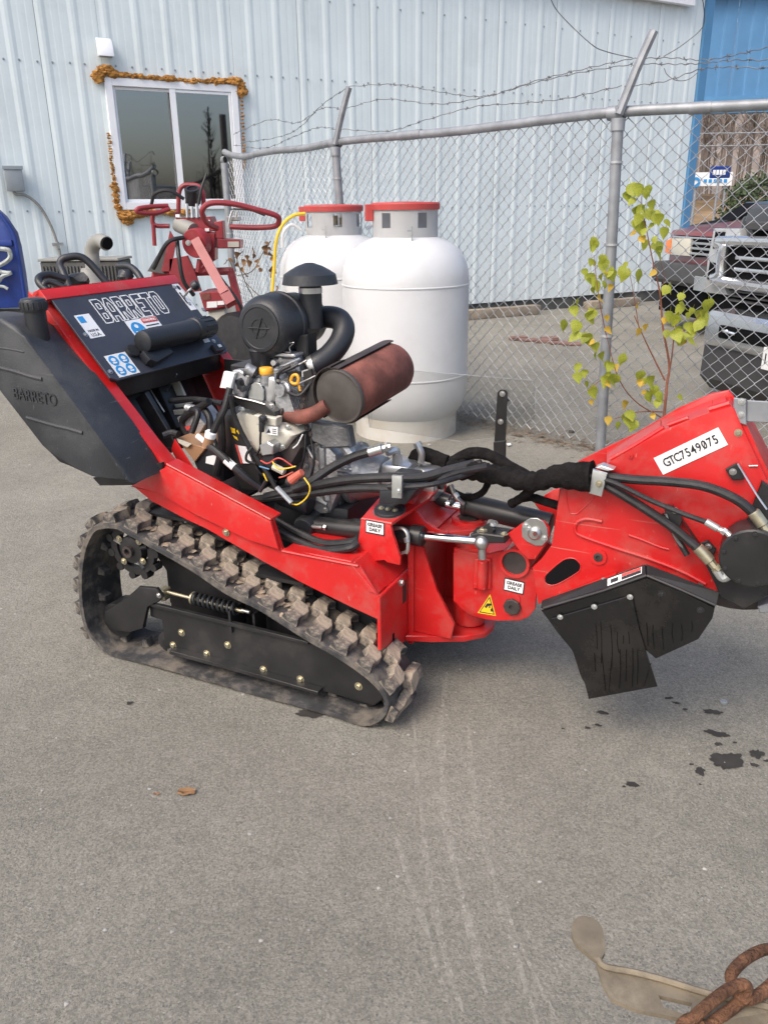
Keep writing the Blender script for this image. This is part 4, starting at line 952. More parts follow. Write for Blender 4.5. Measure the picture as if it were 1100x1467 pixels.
for q in [(1.236,0.256,0.596),(1.288,0.256,0.568),(1.244,0.256,0.589)]: bolt(dk, (q[0], .2562, q[2]), (0, -1, 0), .006, 'zinc_white')
grease(kn, (1.2,0.299,0.389), .06, (1, 0, -.06), (.04, 0, 1))
WT = [Vector(p) for p in [(1.13,0.299,0.349),(1.094,0.299,0.28),(1.15,0.299,0.282)]]
def tri(bm, pts, y, g):
    c = sum(pts, Vector()) / 3; vs = [c + (p - c) * g for p in pts]
    prism(bm, [(v.x, v.z) for v in vs], lambda p: (p[0], y, p[1]), lambda p: (p[0], y - .0006, p[1]))
wt = part('warning_label', 'label_amber', kn, lambda bm: tri(bm, WT, KY - .0003, 1.0), sm=False)
part('warning_border', 'ink', wt, lambda bm: tri(bm, WT, KY - .0011, .84), sm=False)
part('warning_field', 'label_amber', wt, lambda bm: tri(bm, WT, KY - .0019, .70), sm=False)
def hand_icon(bm):
    y = KY - .0027
    for poly in ([(1.115,0.306),(1.123,0.319),(1.136,0.32),(1.136,0.315),(1.126,0.311),(1.12,0.302)], [(1.128,0.316),(1.132,0.316),(1.132,0.305),(1.129,0.304)], [(1.133,0.301),(1.137,0.306),(1.141,0.302),(1.141,0.296),(1.135,0.294)]):
        prism(bm, poly, lambda p: (p[0], y, p[1]), lambda p: (p[0], y - .0005, p[1]))
part('warning_icon', 'ink', wt, hand_icon, sm=False)
part('hex_plug', 'rust_dark', kn, lambda bm: lathe(bm, [(.026, 0), (.026, .01), (.023, .012), (.008, .012), (.007, .006), (.001, .006)], (1.199,0.299,0.325), (0, -1, 0), 8), sm=False)
part('weld_boss', 'red', kn, lambda bm: ring(bm, (1.201,0.3,0.348), (0, -1, 0), .0, .02, .004, 16))

# ---------------------------------------------------------------- lift cylinder
lc = part('lift_cylinder', 'black_paint', G, lambda bm: (cyl(bm, (1.011,0.41,0.574), (1.271,0.41,0.548), .034, 24, .004), cyl(bm, (1.002,0.41,0.575), (1.02,0.41,0.573), .0365, 24, .003)))
part('rod', 'chrome', lc, lambda bm: cyl(bm, (0.948,0.41,0.565), (1.011,0.41,0.561), .0125, 14))
part('gland', 'black_paint', lc, lambda bm: (cyl(bm, (0.899,0.43,0.574), (0.952,0.43,0.566), .022, 18, .003), cyl(bm, (0.962,0.41,0.574), (0.971,0.41,0.573), .016, 12)))
part('port_fitting', 'steel', lc, lambda bm: (tube(bm, [(0.979,0.36,0.647),(0.99,0.355,0.626),(1.006,0.35,0.609),(1.02,0.36,0.594)], .0065, 8), cyl(bm, (0.993,0.355,0.622), (1.003,0.352,0.612), .0095, 6)))
part('port_fitting', 'zinc_white', lc, lambda bm: (cyl(bm, (1.103,0.34,0.547), (1.124,0.34,0.546), .007, 8), cyl(bm, (1.109,0.34,0.563), (1.114,0.34,0.538), .008, 6)))

# ---------------------------------------------------------------- cutting arm
AY, AY2 = .27, .45
ARM = [(1.317,0.709),(1.362,0.721),(1.438,0.796),(1.489,0.835),(1.558,0.892),(1.635,0.933),(1.667,0.949),(1.701,0.964),(1.709,0.96),(1.727,0.926),(1.814,0.777),(1.841,0.675),(1.828,0.525),(1.727,0.49),(1.546,0.533),(1.452,0.475),(1.279,0.36),(1.257,0.47),(1.282,0.502),(1.31,0.546)]
am = part('cutting_arm', 'red', G, lambda bm: xz(bm, ARM, AY, AY + .012, .003, 2))
ARM2 = [(1.303,0.671),(1.324,0.734),(1.401,0.785),(1.471,0.83),(1.568,0.906),(1.646,0.953),(1.687,0.965),(1.702,0.947),(1.801,0.793),(1.844,0.609),(1.717,0.402),(1.526,0.455),(1.424,0.392),(1.275,0.312),(1.28,0.561)]
part('arm_plate', 'red', am, lambda bm: xz(bm, ARM2, AY2, AY2 + .012, .003, 2))
def strip_between(bm, pn, pf, th=.01):
    for i in range(len(pn) - 1):
        a, b, c, d = pn[i], pn[i + 1], pf[i + 1], pf[i]
        quad_sheet(bm, [a, b, c, d], th)
part('arm_web', 'red', am, lambda bm: strip_between(bm, [Vector(p) for p in [(1.437,0.282,0.774),(1.559,0.282,0.872),(1.668,0.282,0.928),(1.7,0.282,0.941),(1.725,0.282,0.913)]], [Vector(p) for p in [(1.406,0.449,0.766),(1.537,0.449,0.866),(1.655,0.449,0.929),(1.683,0.449,0.942),(1.702,0.449,0.925)]]))
part('back_strap', 'red', am, lambda bm: strip_between(bm, [Vector(p) for p in [(1.727,0.282,0.924),(1.814,0.282,0.773)]], [Vector(p) for p in [(1.73,0.449,0.91),(1.817,0.449,0.773)]]))
for i, seq in enumerate(([(1.438,0.27,0.798),(1.489,0.27,0.836),(1.558,0.27,0.893)], [(1.568,0.27,0.9),(1.602,0.27,0.918),(1.612,0.27,0.922)])):
    part('weld_bead', 'red', am, lambda bm: tube(bm, [Vector(p) + Vector((0, .012, .003)) for p in seq], .006, 8))
part('weld_bead', 'red', am, lambda bm: tube(bm, [Vector(p) + Vector((0, .015, .004)) for p in [(1.655,0.27,0.945),(1.678,0.27,0.955),(1.698,0.27,0.964)]], .008, 8))
# raised stiffening bead pressed in the plate
part('stiffener', 'red', am, lambda bm: tube(bm, [(1.434,0.269,0.635),(1.394,0.269,0.636),(1.369,0.269,0.621),(1.367,0.269,0.598),(1.387,0.269,0.586),(1.472,0.269,0.568),(1.561,0.269,0.552),(1.641,0.269,0.532),(1.702,0.269,0.508)], .0055, 8))
part('stiffener', 'red', am, lambda bm: tube(bm, [(1.504,0.269,0.609),(1.539,0.269,0.601),(1.583,0.269,0.589),(1.606,0.269,0.586)], .004, 8))
part('plate_slot', 'dark_void', am, lambda bm: xz(bm, [(1.294,0.441),(1.297,0.456),(1.34,0.508),(1.369,0.518),(1.387,0.504),(1.388,0.49),(1.38,0.476),(1.333,0.436),(1.31,0.427),(1.296,0.433)], .2685, .2697, .0002))
part('slot_rim', 'red', am, lambda bm: tube(bm, [(1.294,0.269,0.441),(1.297,0.269,0.457),(1.34,0.269,0.508),(1.369,0.269,0.518),(1.387,0.269,0.505),(1.388,0.269,0.491),(1.38,0.269,0.477),(1.333,0.269,0.436),(1.31,0.269,0.427),(1.296,0.269,0.433)], .0016, 6, 3, closed=True))
part('upper_slot', 'red', am, lambda bm: tube(bm, [(1.336,0.269,0.706),(1.337,0.269,0.689),(1.347,0.269,0.649),(1.36,0.269,0.645),(1.374,0.269,0.653),(1.414,0.269,0.707),(1.402,0.269,0.721)], .0016, 6, 3))
part('pivot_boss', 'red', am, lambda bm: ring(bm, (1.433,0.27,0.535), (0, -1, 0), .012, .022, .006, 22))
part('boss_plug', 'rust_dark', am, lambda bm: lathe(bm, [(.0125, 0), (.0125, .007), (.006, .008), (.005, .003), (.001, .003)], (1.433,0.269,0.535), (0, -1, 0), 10))
part('drill_hole', 'dark_void', am, lambda bm: cyl(bm, (1.403,0.269,0.497), (1.403,0.269,0.497), .0025, 10))
part('drill_hole', 'dark_void', am, lambda bm: cyl(bm, (1.614,0.269,0.577), (1.614,0.269,0.577), .0022, 10))
part('plug', 'label_amber', am, lambda bm: cyl(bm, (1.474,0.447,0.824), (1.474,0.444,0.825), .0045, 10))
part('rivet', 'red', am, lambda bm: ring(bm, (1.489,0.269,0.819), (0, -1, 0), .002, .006, .003, 12))
part('lower_flange', 'red', am, lambda bm: strip_between(bm, [Vector(p) for p in [(1.333,0.225,0.399),(1.4,0.225,0.44),(1.461,0.225,0.476),(1.49,0.225,0.494)]], [Vector(p) for p in [(1.326,0.268,0.392),(1.391,0.268,0.433),(1.453,0.268,0.474),(1.486,0.268,0.495)]], .006))
part('weld_bead', 'red', am, lambda bm: tube(bm, [(1.37,0.262,0.419),(1.401,0.262,0.438),(1.428,0.262,0.456)], .005, 8))
for q in [(1.35,0.245,0.408),(1.455,0.245,0.483)]: bolt(am, q, (0, -.3, 1), .0045, 'steel')
bolt(am, (1.692,0.27,0.506), (0, -1, 0), .005, 'steel')
bolt(am, (1.726,0.27,0.903), (0, -1, 0), .006, 'zinc')
hole = part('sight_hole', 'dark_void', am, lambda bm: cyl(bm, (1.768,0.269,0.828), (1.768,0.269,0.828), .014, 20))
part('hole_rod', 'steel', hole, lambda bm: cyl(bm, (1.759,0.268,0.826), (1.778,0.268,0.829), .002, 6))
# asset number plate
NA, NB, ND = Vector((1.544,0.269,0.82)), Vector((1.681,0.269,0.912)), Vector((1.573,0.269,0.782))
NU = (NB - NA).normalized(); NW = (NB - NA).length; NV = (NA - ND); NV -= NU * NV.dot(NU); NH = NV.length; NV.normalize()
NC = NA + NU * NW / 2 - NV * NH / 2
npn = part('number_label', 'white_label', am, lambda bm: quad_sheet(bm, [NC - NU * NW / 2 - NV * NH / 2, NC + NU * NW / 2 - NV * NH / 2, NC + NU * NW / 2 + NV * NH / 2, NC - NU * NW / 2 + NV * NH / 2], .0006), sm=False, label='white label reading GTC7549075')
for i, chh in enumerate('GTC7549075'):
    pos = NC + NU * ((i - 4.5) * NW * .083 + NW * .012) + Vector((0, -.0016, 0)) + NV * NH * .0
    text_obj('lettering', chh, NH * .64, 'ink', npn, frame(pos, NU, NV), sx=.8, bold=.008)
    if i == 7:
        part('lettering', 'ink', npn, lambda bm: quad_sheet(bm, [pos + NU * NH * a + NV * NH * b + Vector((0, -.0004, 0)) for a, b in ((-.11, -.2), (-.08, -.22), (.11, .2), (.08, .22))], .0004), sm=False)
# grey rubber-flap bracket at the arm tip
br = part('flap_bracket', 'galv', am, lambda bm: (xz(bm, [(1.705,0.983),(1.732,0.982),(1.741,0.921),(1.723,0.925),(1.707,0.955)], .275, .283, .002), xz(bm, [(1.733,0.978),(1.796,0.979),(1.803,0.93),(1.738,0.927)], .284, .29, .002)))
bolt(br, (1.723,0.275,0.976), (0, -1, 0), .0055, 'zinc_white'); bolt(br, (1.726,0.275,0.945), (0, -1, 0), .0055, 'zinc_white')
# motor mount, motor and guards
mm = part('motor_mount', 'black_paint', am, lambda bm: xz(bm, [(1.6,0.71),(1.627,0.675),(1.646,0.651),(1.676,0.6),(1.728,0.518),(1.739,0.484),(1.798,0.463),(1.86,0.522),(1.877,0.617),(1.815,0.783),(1.791,0.797),(1.765,0.655),(1.73,0.553),(1.714,0.559),(1.674,0.618)], .255, .2685, .003))
MC = Vector((1.796,0.18,0.629))
mo = part('hydraulic_motor', 'black_paint', am, lambda bm: (lathe(bm, [(.068, .0), (.072, .004), (.072, .085), (.066, .09)], (MC.x, .18, MC.z), (0, 1, 0), 36), lathe(bm, [(.05, 0), (.05, .02)], (MC.x + .005, .25, MC.z + .02), (0, 1, 0), 24)))
for k in range(9):
    a = 2 * PI * k / 9 + .2
    bolt(mo, (MC.x + .062 * math.cos(a), .180, MC.z + .062 * math.sin(a)), (0, -1, 0), .005, 'black_paint')
def clampb(c, r=.008):
    return None
part('hose_guard', 'black_paint', am, lambda bm: xz(bm, [(1.587,0.699),(1.592,0.713),(1.621,0.701),(1.63,0.68),(1.626,0.646),(1.614,0.649),(1.599,0.669)], .235, .254, .002))
bolt(am, (1.612,0.234,0.704), (0, -1, 0), .0055, 'steel')
part('hose_guard', 'black_paint', am, lambda bm: xz(bm, [(1.678,0.624),(1.694,0.634),(1.716,0.614),(1.712,0.596),(1.693,0.591)], .245, .254, .002))
bolt(am, (1.697,0.244,0.619), (0, -1, 0), .0055, 'steel')
part('strut_bracket', 'black_paint', am, lambda bm: xz(bm, [(1.71,0.815),(1.731,0.832),(1.741,0.824),(1.754,0.796),(1.73,0.79),(1.72,0.801)], .255, .268, .002))
bolt(am, (1.727,0.255,0.812), (0, -1, 0), .0055, 'steel')
part('guard_strut', 'steel', am, lambda bm: tube(bm, [(1.735,0.245,0.836),(1.783,0.225,0.775),(1.811,0.215,0.743)], .004, 6, flat=.5))
part('guard_rod', 'black_paint', am, lambda bm: tube(bm, [(1.587,0.25,0.69),(1.617,0.24,0.642),(1.652,0.235,0.592)], .008, 8))
part('guard_rod', 'steel', am, lambda bm: tube(bm, [(1.591,0.23,0.693),(1.606,0.23,0.661),(1.626,0.23,0.627),(1.652,0.235,0.598)], .0035, 6))
# black chip guard box
GB = [(1.296,0.392),(1.463,0.492),(1.558,0.565),(1.732,0.518),(1.744,0.487),(1.735,0.458),(1.703,0.478),(1.565,0.512),(1.458,0.459),(1.335,0.379)]
gd = part('chip_guard', 'black_paint', am, lambda bm: None, sm=False); bpy.data.objects.remove(gd)
def guard_top(bm):
    n = [Vector(p) for p in [(1.308,0.2,0.386),(1.465,0.2,0.472),(1.566,0.2,0.535),(1.733,0.2,0.484)]]
    f = [Vector(p) for p in [(1.304,0.226,0.394),(1.458,0.226,0.488),(1.559,0.226,0.55),(1.735,0.226,0.507)]]
    strip_between(bm, n, f, .006)
gd = part('chip_guard', 'black_paint', am, guard_top)
GF = [(1.308,0.384),(1.339,0.376),(1.465,0.47),(1.567,0.533),(1.651,0.511),(1.733,0.484),(1.734,0.454),(1.706,0.387),(1.61,0.307),(1.566,0.381),(1.559,0.258),(1.452,0.143),(1.426,0.214),(1.398,0.283),(1.353,0.337)]
GF = [(1.308,0.384),(1.465,0.47),(1.567,0.533),(1.651,0.511),(1.733,0.484),(1.731,0.453),(1.706,0.389),(1.612,0.31),(1.57,0.343),(1.551,0.338),(1.435,0.194),(1.426,0.214),(1.402,0.284),(1.353,0.332)]
part('guard_plate', 'guard_steel', gd, lambda bm: xz(bm, GF, .192, .2, .002), label='black guard plate streaked with drips of oil')
part('deflector', 'guard_steel', gd, lambda bm: xz(bm, [(1.339,0.37),(1.538,0.481),(1.564,0.391),(1.587,0.33),(1.625,0.235),(1.455,0.15),(1.442,0.193),(1.428,0.229),(1.405,0.281),(1.372,0.331)], .184, .19, .0012), label='lower skirt of the guard with wet oil streaks')
part('guard_lip', 'black_paint', gd, lambda bm: tube(bm, [Vector(p) for p in [(1.314,0.191,0.394),(1.466,0.191,0.476),(1.567,0.191,0.539)]], .004, 6, 1, spline=False))
part('guard_lip', 'black_paint', gd, lambda bm: tube(bm, [Vector(p) for p in [(1.567,0.191,0.539),(1.651,0.191,0.516),(1.733,0.191,0.491)]], .004, 6, 1, spline=False))
for q in [(1.362,0.183,0.381),(1.448,0.183,0.43),(1.534,0.183,0.476)]: bolt(gd, q, (0, -1, 0), .005, 'zinc_white')
for q in [(1.607,0.192,0.495),(1.702,0.192,0.47)]: bolt(gd, q, (0, -1, 0), .006, 'black_paint')
# drips of oil running down the guard plate
bm = BM(); random.seed(4)
for k in range(22):
    x0 = random.uniform(845, 1000) ; 
    a = Vector((0, 0, 0))
DR = [((1.455,0.184,0.382), (1.465,0.184,0.308)), ((1.467,0.184,0.391), (1.479,0.184,0.269)), ((1.493,0.184,0.387), (1.507,0.184,0.265)), ((1.512,0.184,0.371), (1.521,0.184,0.311)), ((1.528,0.184,0.364), (1.529,0.184,0.34)), ((1.539,0.184,0.377), (1.544,0.184,0.343)), ((1.58,0.191,0.409), (1.59,0.191,0.344)), ((1.596,0.191,0.406), (1.606,0.191,0.338)), ((1.618,0.191,0.405), (1.628,0.191,0.343)), ((1.642,0.191,0.42), (1.649,0.191,0.368)), ((1.662,0.191,0.421), (1.668,0.191,0.377)), ((1.685,0.191,0.436), (1.688,0.191,0.407))]
for a, b in DR:
    a, b = Vector(a), Vector(b); tube(bm, [a, a.lerp(b, .5) + Vector((random.uniform(-.003, .003), 0, 0)), b], .0022, 5, 3, flat=.5)
for a, b in (((1.478,0.184,0.3), (1.497,0.184,0.187)), ((1.505,0.184,0.307), (1.506,0.184,0.185)), ((1.523,0.184,0.322), (1.532,0.184,0.207)), ((1.539,0.184,0.325), (1.546,0.184,0.232)), ((1.554,0.184,0.333), (1.563,0.184,0.216)), ((1.566,0.184,0.332), (1.575,0.184,0.229)), ((1.603,0.184,0.3), (1.592,0.184,0.23)), ((1.459,0.184,0.295), (1.466,0.184,0.244))):
    a, b = Vector(a), Vector(b); off = Vector((0, -.001, 0)); tube(bm, [a + off, a.lerp(b, .5) + off + Vector((random.uniform(-.002, .002), 0, 0)), b + off], .0022, 5, 3, flat=.5)
obj('oil_drip', bm, 'drip', gd)['kind'] = 'stuff'
random.seed(9)
WQ = [Vector(q) for q in [(1.477,0.205,0.482),(1.557,0.205,0.533),(1.554,0.221,0.544),(1.473,0.221,0.494)]]
WNn = (WQ[1] - WQ[0]).cross(WQ[3] - WQ[0]).normalized()
def wq(u, v, h): return WQ[0].lerp(WQ[1], u).lerp(WQ[3].lerp(WQ[2], u), v) + WNn * h
def wsheet(name, m, u0, u1, v0, v1, h, parent): return part(name, m, parent, lambda bm: quad_sheet(bm, [wq(u0, v0, h), wq(u1, v0, h), wq(u1, v1, h), wq(u0, v1, h)], .0005), sm=False)
wl = wsheet('warning_label', 'white_label', 0, 1, 0, 1, .0075, gd)
wsheet('label_band', 'sign_red', .42, .98, .55, .95, .0085, wl)
wsheet('label_text', 'ink', .42, .98, .1, .5, .0085, wl)
wsheet('label_icon', 'ink', .1, .32, .2, .75, .0085, wl)
part('tooth_block', 'galv', am, lambda bm: (xz(bm, [(1.828,0.463),(1.867,0.489),(1.872,0.459),(1.835,0.447)], .28, .36, .003)))
# cutter wheel behind the plates
part('cutter_wheel', 'rust_dark', am, lambda bm: (lathe(bm, [(.02, 0), (.2, 0), (.2, .02), (.02, .02)], (MC.x - .03, .36, MC.z - .02), (0, 1, 0), 40),))

# ---------------------------------------------------------------- arm hoses and fittings
def hosep(name, pts, r, parent=G, m='hose', seg=10):
    return part(name, m, parent, lambda bm: tube(bm, pts, r, seg, 6))
h1 = hosep('hose', [(1.428,0.24,0.769),(1.503,0.23,0.771),(1.594,0.22,0.78),(1.673,0.215,0.78),(1.745,0.21,0.759),(1.79,0.21,0.727)], .0115)
part('hose_crimp', 'zinc', h1, lambda bm: (cyl(bm, (1.783,0.21,0.735), (1.808,0.208,0.706), .0145, 14, .002), cyl(bm, (1.808,0.208,0.706), (1.826,0.206,0.682), .011, 8)))
part('elbow_fitting', 'zinc_white', mo, lambda bm: (cyl(bm, (1.816,0.2,0.688), (1.837,0.2,0.648), .012, 8),))
h2 = hosep('hose', [(1.43,0.24,0.749),(1.482,0.23,0.729),(1.553,0.225,0.695),(1.615,0.22,0.662),(1.677,0.21,0.623)], .0115)
part('hose_crimp', 'zinc', h2, lambda bm: (cyl(bm, (1.674,0.21,0.626), (1.708,0.207,0.596), .0145, 14, .002), cyl(bm, (1.708,0.206,0.597), (1.728,0.204,0.576), .0105, 8), cyl(bm, (1.72,0.205,0.585), (1.729,0.204,0.578), .013, 6)))
part('elbow_fitting', 'zinc_white', mo, lambda bm: (tube(bm, [(1.724,0.204,0.579),(1.739,0.204,0.561),(1.748,0.204,0.565),(1.761,0.204,0.582)], .0115, 10, 4), cyl(bm, (1.751,0.203,0.569), (1.758,0.203,0.582), .0145, 6)))
h3 = hosep('hose', [(1.402,0.225,0.768),(1.465,0.215,0.761),(1.552,0.21,0.731),(1.628,0.205,0.71),(1.688,0.2,0.697)], .0065)
part('hose_crimp', 'zinc_white', h3, lambda bm: (cyl(bm, (1.685,0.2,0.699), (1.714,0.198,0.686), .009, 12, .001), tube(bm, [(1.714,0.198,0.686),(1.734,0.196,0.68),(1.753,0.19,0.664)], .007, 8, 4), cyl(bm, (1.724,0.196,0.685), (1.732,0.195,0.68), .0095, 6)))
cb = part('hose_clamp', 'zinc_white', G, lambda bm: (xz(bm, [(1.409,0.79),(1.445,0.783),(1.437,0.721),(1.405,0.726)], .212, .225, .003, 2), xz(bm, [(1.412,0.79),(1.445,0.785),(1.458,0.791),(1.427,0.798)], .226, .26, .002)))
bolt(cb, (1.428,0.211,0.755), (0, -1, 0), .006, 'zinc')
# braided sleeve over the hose bundle
def sleeve(name, pts, r, lump=.12):
    ph = random.uniform(0, 9)
    return part(name, 'fabric', G, lambda bm: tube(bm, pts, lambda t: (r(t) if callable(r) else r) * (1 + lump * noise.noise(Vector((t * 14 + ph, ph, 0)))), 14, 10))
sleeve('hose_sleeve', [(0.988,0.33,0.704),(1.068,0.31,0.714),(1.146,0.29,0.717),(1.242,0.26,0.721),(1.318,0.245,0.751),(1.405,0.24,0.762)], lambda t: .027 + .016 * max(0, t - .72) * 3.4 + .0025 * math.sin(t * 75))
sleeve('hose_sleeve', [(0.982,0.36,0.716),(1.033,0.36,0.747),(1.094,0.35,0.753),(1.172,0.33,0.727),(1.25,0.3,0.71)], .017)
sleeve('hose_sleeve', [(1.285,0.27,0.737),(1.251,0.27,0.706),(1.21,0.3,0.66),(1.173,0.33,0.625)], .013, .2)
sleeve('hose_sleeve', [(1.167,0.33,0.624),(1.219,0.32,0.655),(1.282,0.3,0.655),(1.334,0.3,0.646)], .012, .2)
sleeve('hose_sleeve', [(0.815,0.45,0.647),(0.843,0.45,0.7),(0.931,0.45,0.684)], .022)
sleeve('hose_sleeve', [(1.097,0.35,0.674),(1.074,0.36,0.634),(1.021,0.38,0.607),(0.959,0.38,0.625)], .010)

# ---------------------------------------------------------------- tall riveted bar and clear chip shield
bar = part('shield_bar', 'black_paint', G, lambda bm: xz(bm, [(1.016,0.863),(1.025,0.873),(1.041,0.874),(1.048,0.866),(1.048,0.667),(1.047,0.616),(1.015,0.611),(1.012,0.686)], .655, .663, .001))
part('bar_foot', 'black_paint', bar, lambda bm: xz(bm, [(1.014,0.707),(1.053,0.716),(1.055,0.629),(1.018,0.619)], .64, .654, .002))
for q in [(1.033,0.654,0.861),(1.031,0.654,0.772),(1.028,0.654,0.68)]: bolt(bar, q, (0, -1, 0), .006, 'steel')
sh = part('clear_shield', 'clear_plastic', G, lambda bm: xz(bm, [(0.54,0.908),(1.129,0.907),(1.136,0.787),(1.04,0.721),(0.894,0.689),(0.563,0.703)], .666, .67, .0), sm=False, label='scuffed transparent plastic chip shield')
for e in (((520, 526), 0),):
    part('shield_edge', 'box_grey', sh, lambda bm: tube(bm, [(0.543,0.664,0.909),(0.795,0.664,0.91),(1.122,0.664,0.908),(1.134,0.664,0.894),(1.136,0.664,0.811)], .0007, 5, 1, spline=False))
    part('shield_edge', 'box_grey', sh, lambda bm: tube(bm, [(0.577,0.664,0.867),(0.571,0.664,0.705)], .0007, 5, 1, spline=False))

# ---------------------------------------------------------------- rear console
random.seed(31)
PA = Vector((-.25, .1, 1.175)); PU = Vector((0, 1, 0)); PV = Vector((.22, 0, -.255)).normalized(); PN = PV.cross(PU).normalized()
if PN.x < 0: PN = -PN
def pp(u, v, n=0): return PA + PU * u + PV * v + PN * n
PWD, PLN = .612, .338
con = part('control_panel', 'panel_black', G, lambda bm: prism(bm, [(.008, .012), (PWD - .005, .012), (PWD - .005, PLN - .012), (PWD - .02, PLN), (.03, PLN), (.008, PLN - .015)], lambda p: pp(p[0], p[1], .002), lambda p: pp(p[0], p[1], -.006), .0015))
part('panel_lower_lip', 'black_paint', con, lambda bm: prism(bm, [(.02, PLN - .02), (PWD - .02, PLN - .02), (PWD - .03, PLN + .03), (.05, PLN + .03)], lambda p: pp(p[0], p[1], -.012 - max(0, p[1] - PLN + .02) * .9), lambda p: pp(p[0], p[1], -.017 - max(0, p[1] - PLN + .02) * .9), .001))
# red surround: top cap and two side flanges running down to the rails
sur = part('console_frame', 'red', G, lambda bm: prism(bm, [(-.012, -.012), (PWD + .006, -.012), (PWD + .006, .026), (-.012, .026)], lambda p: pp(p[0], p[1], .006), lambda p: pp(p[0], p[1], -.03), .004, 2))
part('top_return', 'red', sur, lambda bm: prism(bm, [(-.257, 1.188), (-.285, 1.178), (-.3, 1.13), (-.262, 1.15)], lambda p: (p[0], .088, p[1]), lambda p: (p[0], .718, p[1]), .002))
fl_o = [(-0.259,1.161),(-0.149,1.026),(-0.032,0.891),(0.097,0.748),(0.163,0.685)]
fl_i = [(-0.256,1.162),(-0.13,1.01),(-0.017,0.884),(0.116,0.743),(0.189,0.68)]
def flange(bm, y0, y1):
    n = len(fl_o)
    for i in range(n - 1):
        a, b = fl_o[i], fl_o[i + 1]
        quad_sheet(bm, [Vector((a[0], y1, a[1])), Vector((a[0], y0, a[1])), Vector((b[0], y0, b[1])), Vector((b[0], y1, b[1]))], -.005)
part('side_flange', 'red', sur, lambda bm: prism(bm, [(p[0], p[1]) for p in fl_o] + [(p[0] - .012, p[1] - .012) for p in reversed(fl_o)], lambda p: (p[0], .086, p[1]), lambda p: (p[0], .138, p[1]), .002))
part('side_flange', 'red', sur, lambda bm: prism(bm, [(p[0], p[1]) for p in fl_o] + [(p[0] - .012, p[1] - .012) for p in reversed(fl_o)], lambda p: (p[0], .68, p[1]), lambda p: (p[0], .728, p[1]), .002))
SP = [(p[0] - .004, p[1] - .012) for p in fl_o] + [(.09, .63), (-.1, .66), (-.33, 1.1), (-.31, 1.18)]
part('side_sheet', 'red', sur, lambda bm: xz(bm, SP, .095, .1, .001))
part('side_sheet', 'red', sur, lambda bm: xz(bm, SP, .714, .719, .001))
part('rear_sheet', 'black_paint', sur, lambda bm: prism(bm, [(-.32, 1.15), (-.3, 1.15), (-.06, .62), (-.08, .62)], lambda p: (p[0], .11, p[1]), lambda p: (p[0], .70, p[1]), .001))
for q in [(0.036,0.164),(0.025,0.304),(0.634,0.15),(0.572,0.04),(0.566,0.283),(0.583,0.117),(0.153,0.251)]: bolt(con, pp(q[0], q[1], .002), PN, .0055, 'steel', name='bolt')
# outlined maker lettering on the panel
def strokes(bm, polys, f, w):
    for poly, closed in polys:
        n = len(poly)
        for i in range(n if closed else n - 1):
            a, b = Vector((*poly[i], 0)), Vector((*poly[(i + 1) % n], 0)); d = (b - a).normalized(); s = Vector((-d.y, d.x, 0)) * w / 2
            a2, b2 = a - d * w / 2, b + d * w / 2
            quad_sheet(bm, [f @ (a2 - s), f @ (b2 - s), f @ (b2 + s), f @ (a2 + s)], .0005)
LET = {
 'B': [([(0, 0), (.62, 0), (.8, .12), (.8, .4), (.7, .5), (.8, .6), (.8, .88), (.62, 1), (0, 1)], True), ([(.26, .18), (.54, .18), (.54, .4), (.26, .4)], True), ([(.26, .6), (.54, .6), (.54, .82), (.26, .82)], True)],
 'A': [([(0, 0), (.24, 0), (.24, .22), (.56, .22), (.56, 0), (.8, 0), (.8, .7), (.56, 1), (.24, 1), (0, .7)], True), ([(.26, .42), (.54, .42), (.54, .68), (.45, .8), (.35, .8), (.26, .68)], True)],
 'R': [([(0, 0), (.25, 0), (.25, .34), (.34, .34), (.54, 0), (.82, 0), (.62, .38), (.8, .5), (.8, .86), (.62, 1), (0, 1)], True), ([(.26, .56), (.54, .56), (.54, .8), (.26, .8)], True)],
 'E': [([(0, 0), (.8, 0), (.8, .22), (.27, .22), (.27, .39), (.65, .39), (.65, .6), (.27, .6), (.27, .78), (.8, .78), (.8, 1), (0, 1)], True)],
 'T': [([(.27, 0), (.53, 0), (.53, .77), (.8, .77), (.8, 1), (0, 1), (0, .77), (.27, .77)], True)],
 'O': [([(.16, 0), (.64, 0), (.8, .15), (.8, .85), (.64, 1), (.16, 1), (0, .85), (0, .15)], True), ([(.27, .2), (.53, .2), (.53, .8), (.27, .8)], True)]}
L0, L1, L2 = [(0.146,0.046),(0.464,0.037),(0.142,0.138)]
lw = (L1[0] - L0[0]) / 7; lh = (L2[1] - L0[1])
lg = empty('maker_lettering') ; bpy.data.objects.remove(lg)
for i, c in enumerate('BARRETO'):
    u = L0[0] + i * lw
    f = Matrix((PU * lw * 1.12, -PV * lh, PN * 1.0)).transposed().to_4x4(); f.translation = pp(u, L0[1] + lh, .0022)
    bm = BM()
    # constant stroke width in metres: build in metric frame
    f2 = Matrix((PU, -PV, PN)).transposed().to_4x4(); f2.translation = pp(u, L0[1] + lh, .0022)
    strokes(bm, [([(x * lw * 1.12, y * lh) for x, y in poly], cl) for poly, cl in LET[c]], f2, .0036)
    obj('lettering', bm, 'white_label', con, sm=False)
def psheet(name, m, u0, u1, v0, v1, n, parent, th=.0006):
    return part(name, m, parent, lambda bm: prism(bm, [(u0, v0), (u1, v0), (u1, v1), (u0, v1)], lambda p: pp(p[0], p[1], n), lambda p: pp(p[0], p[1], n + th)), sm=False)
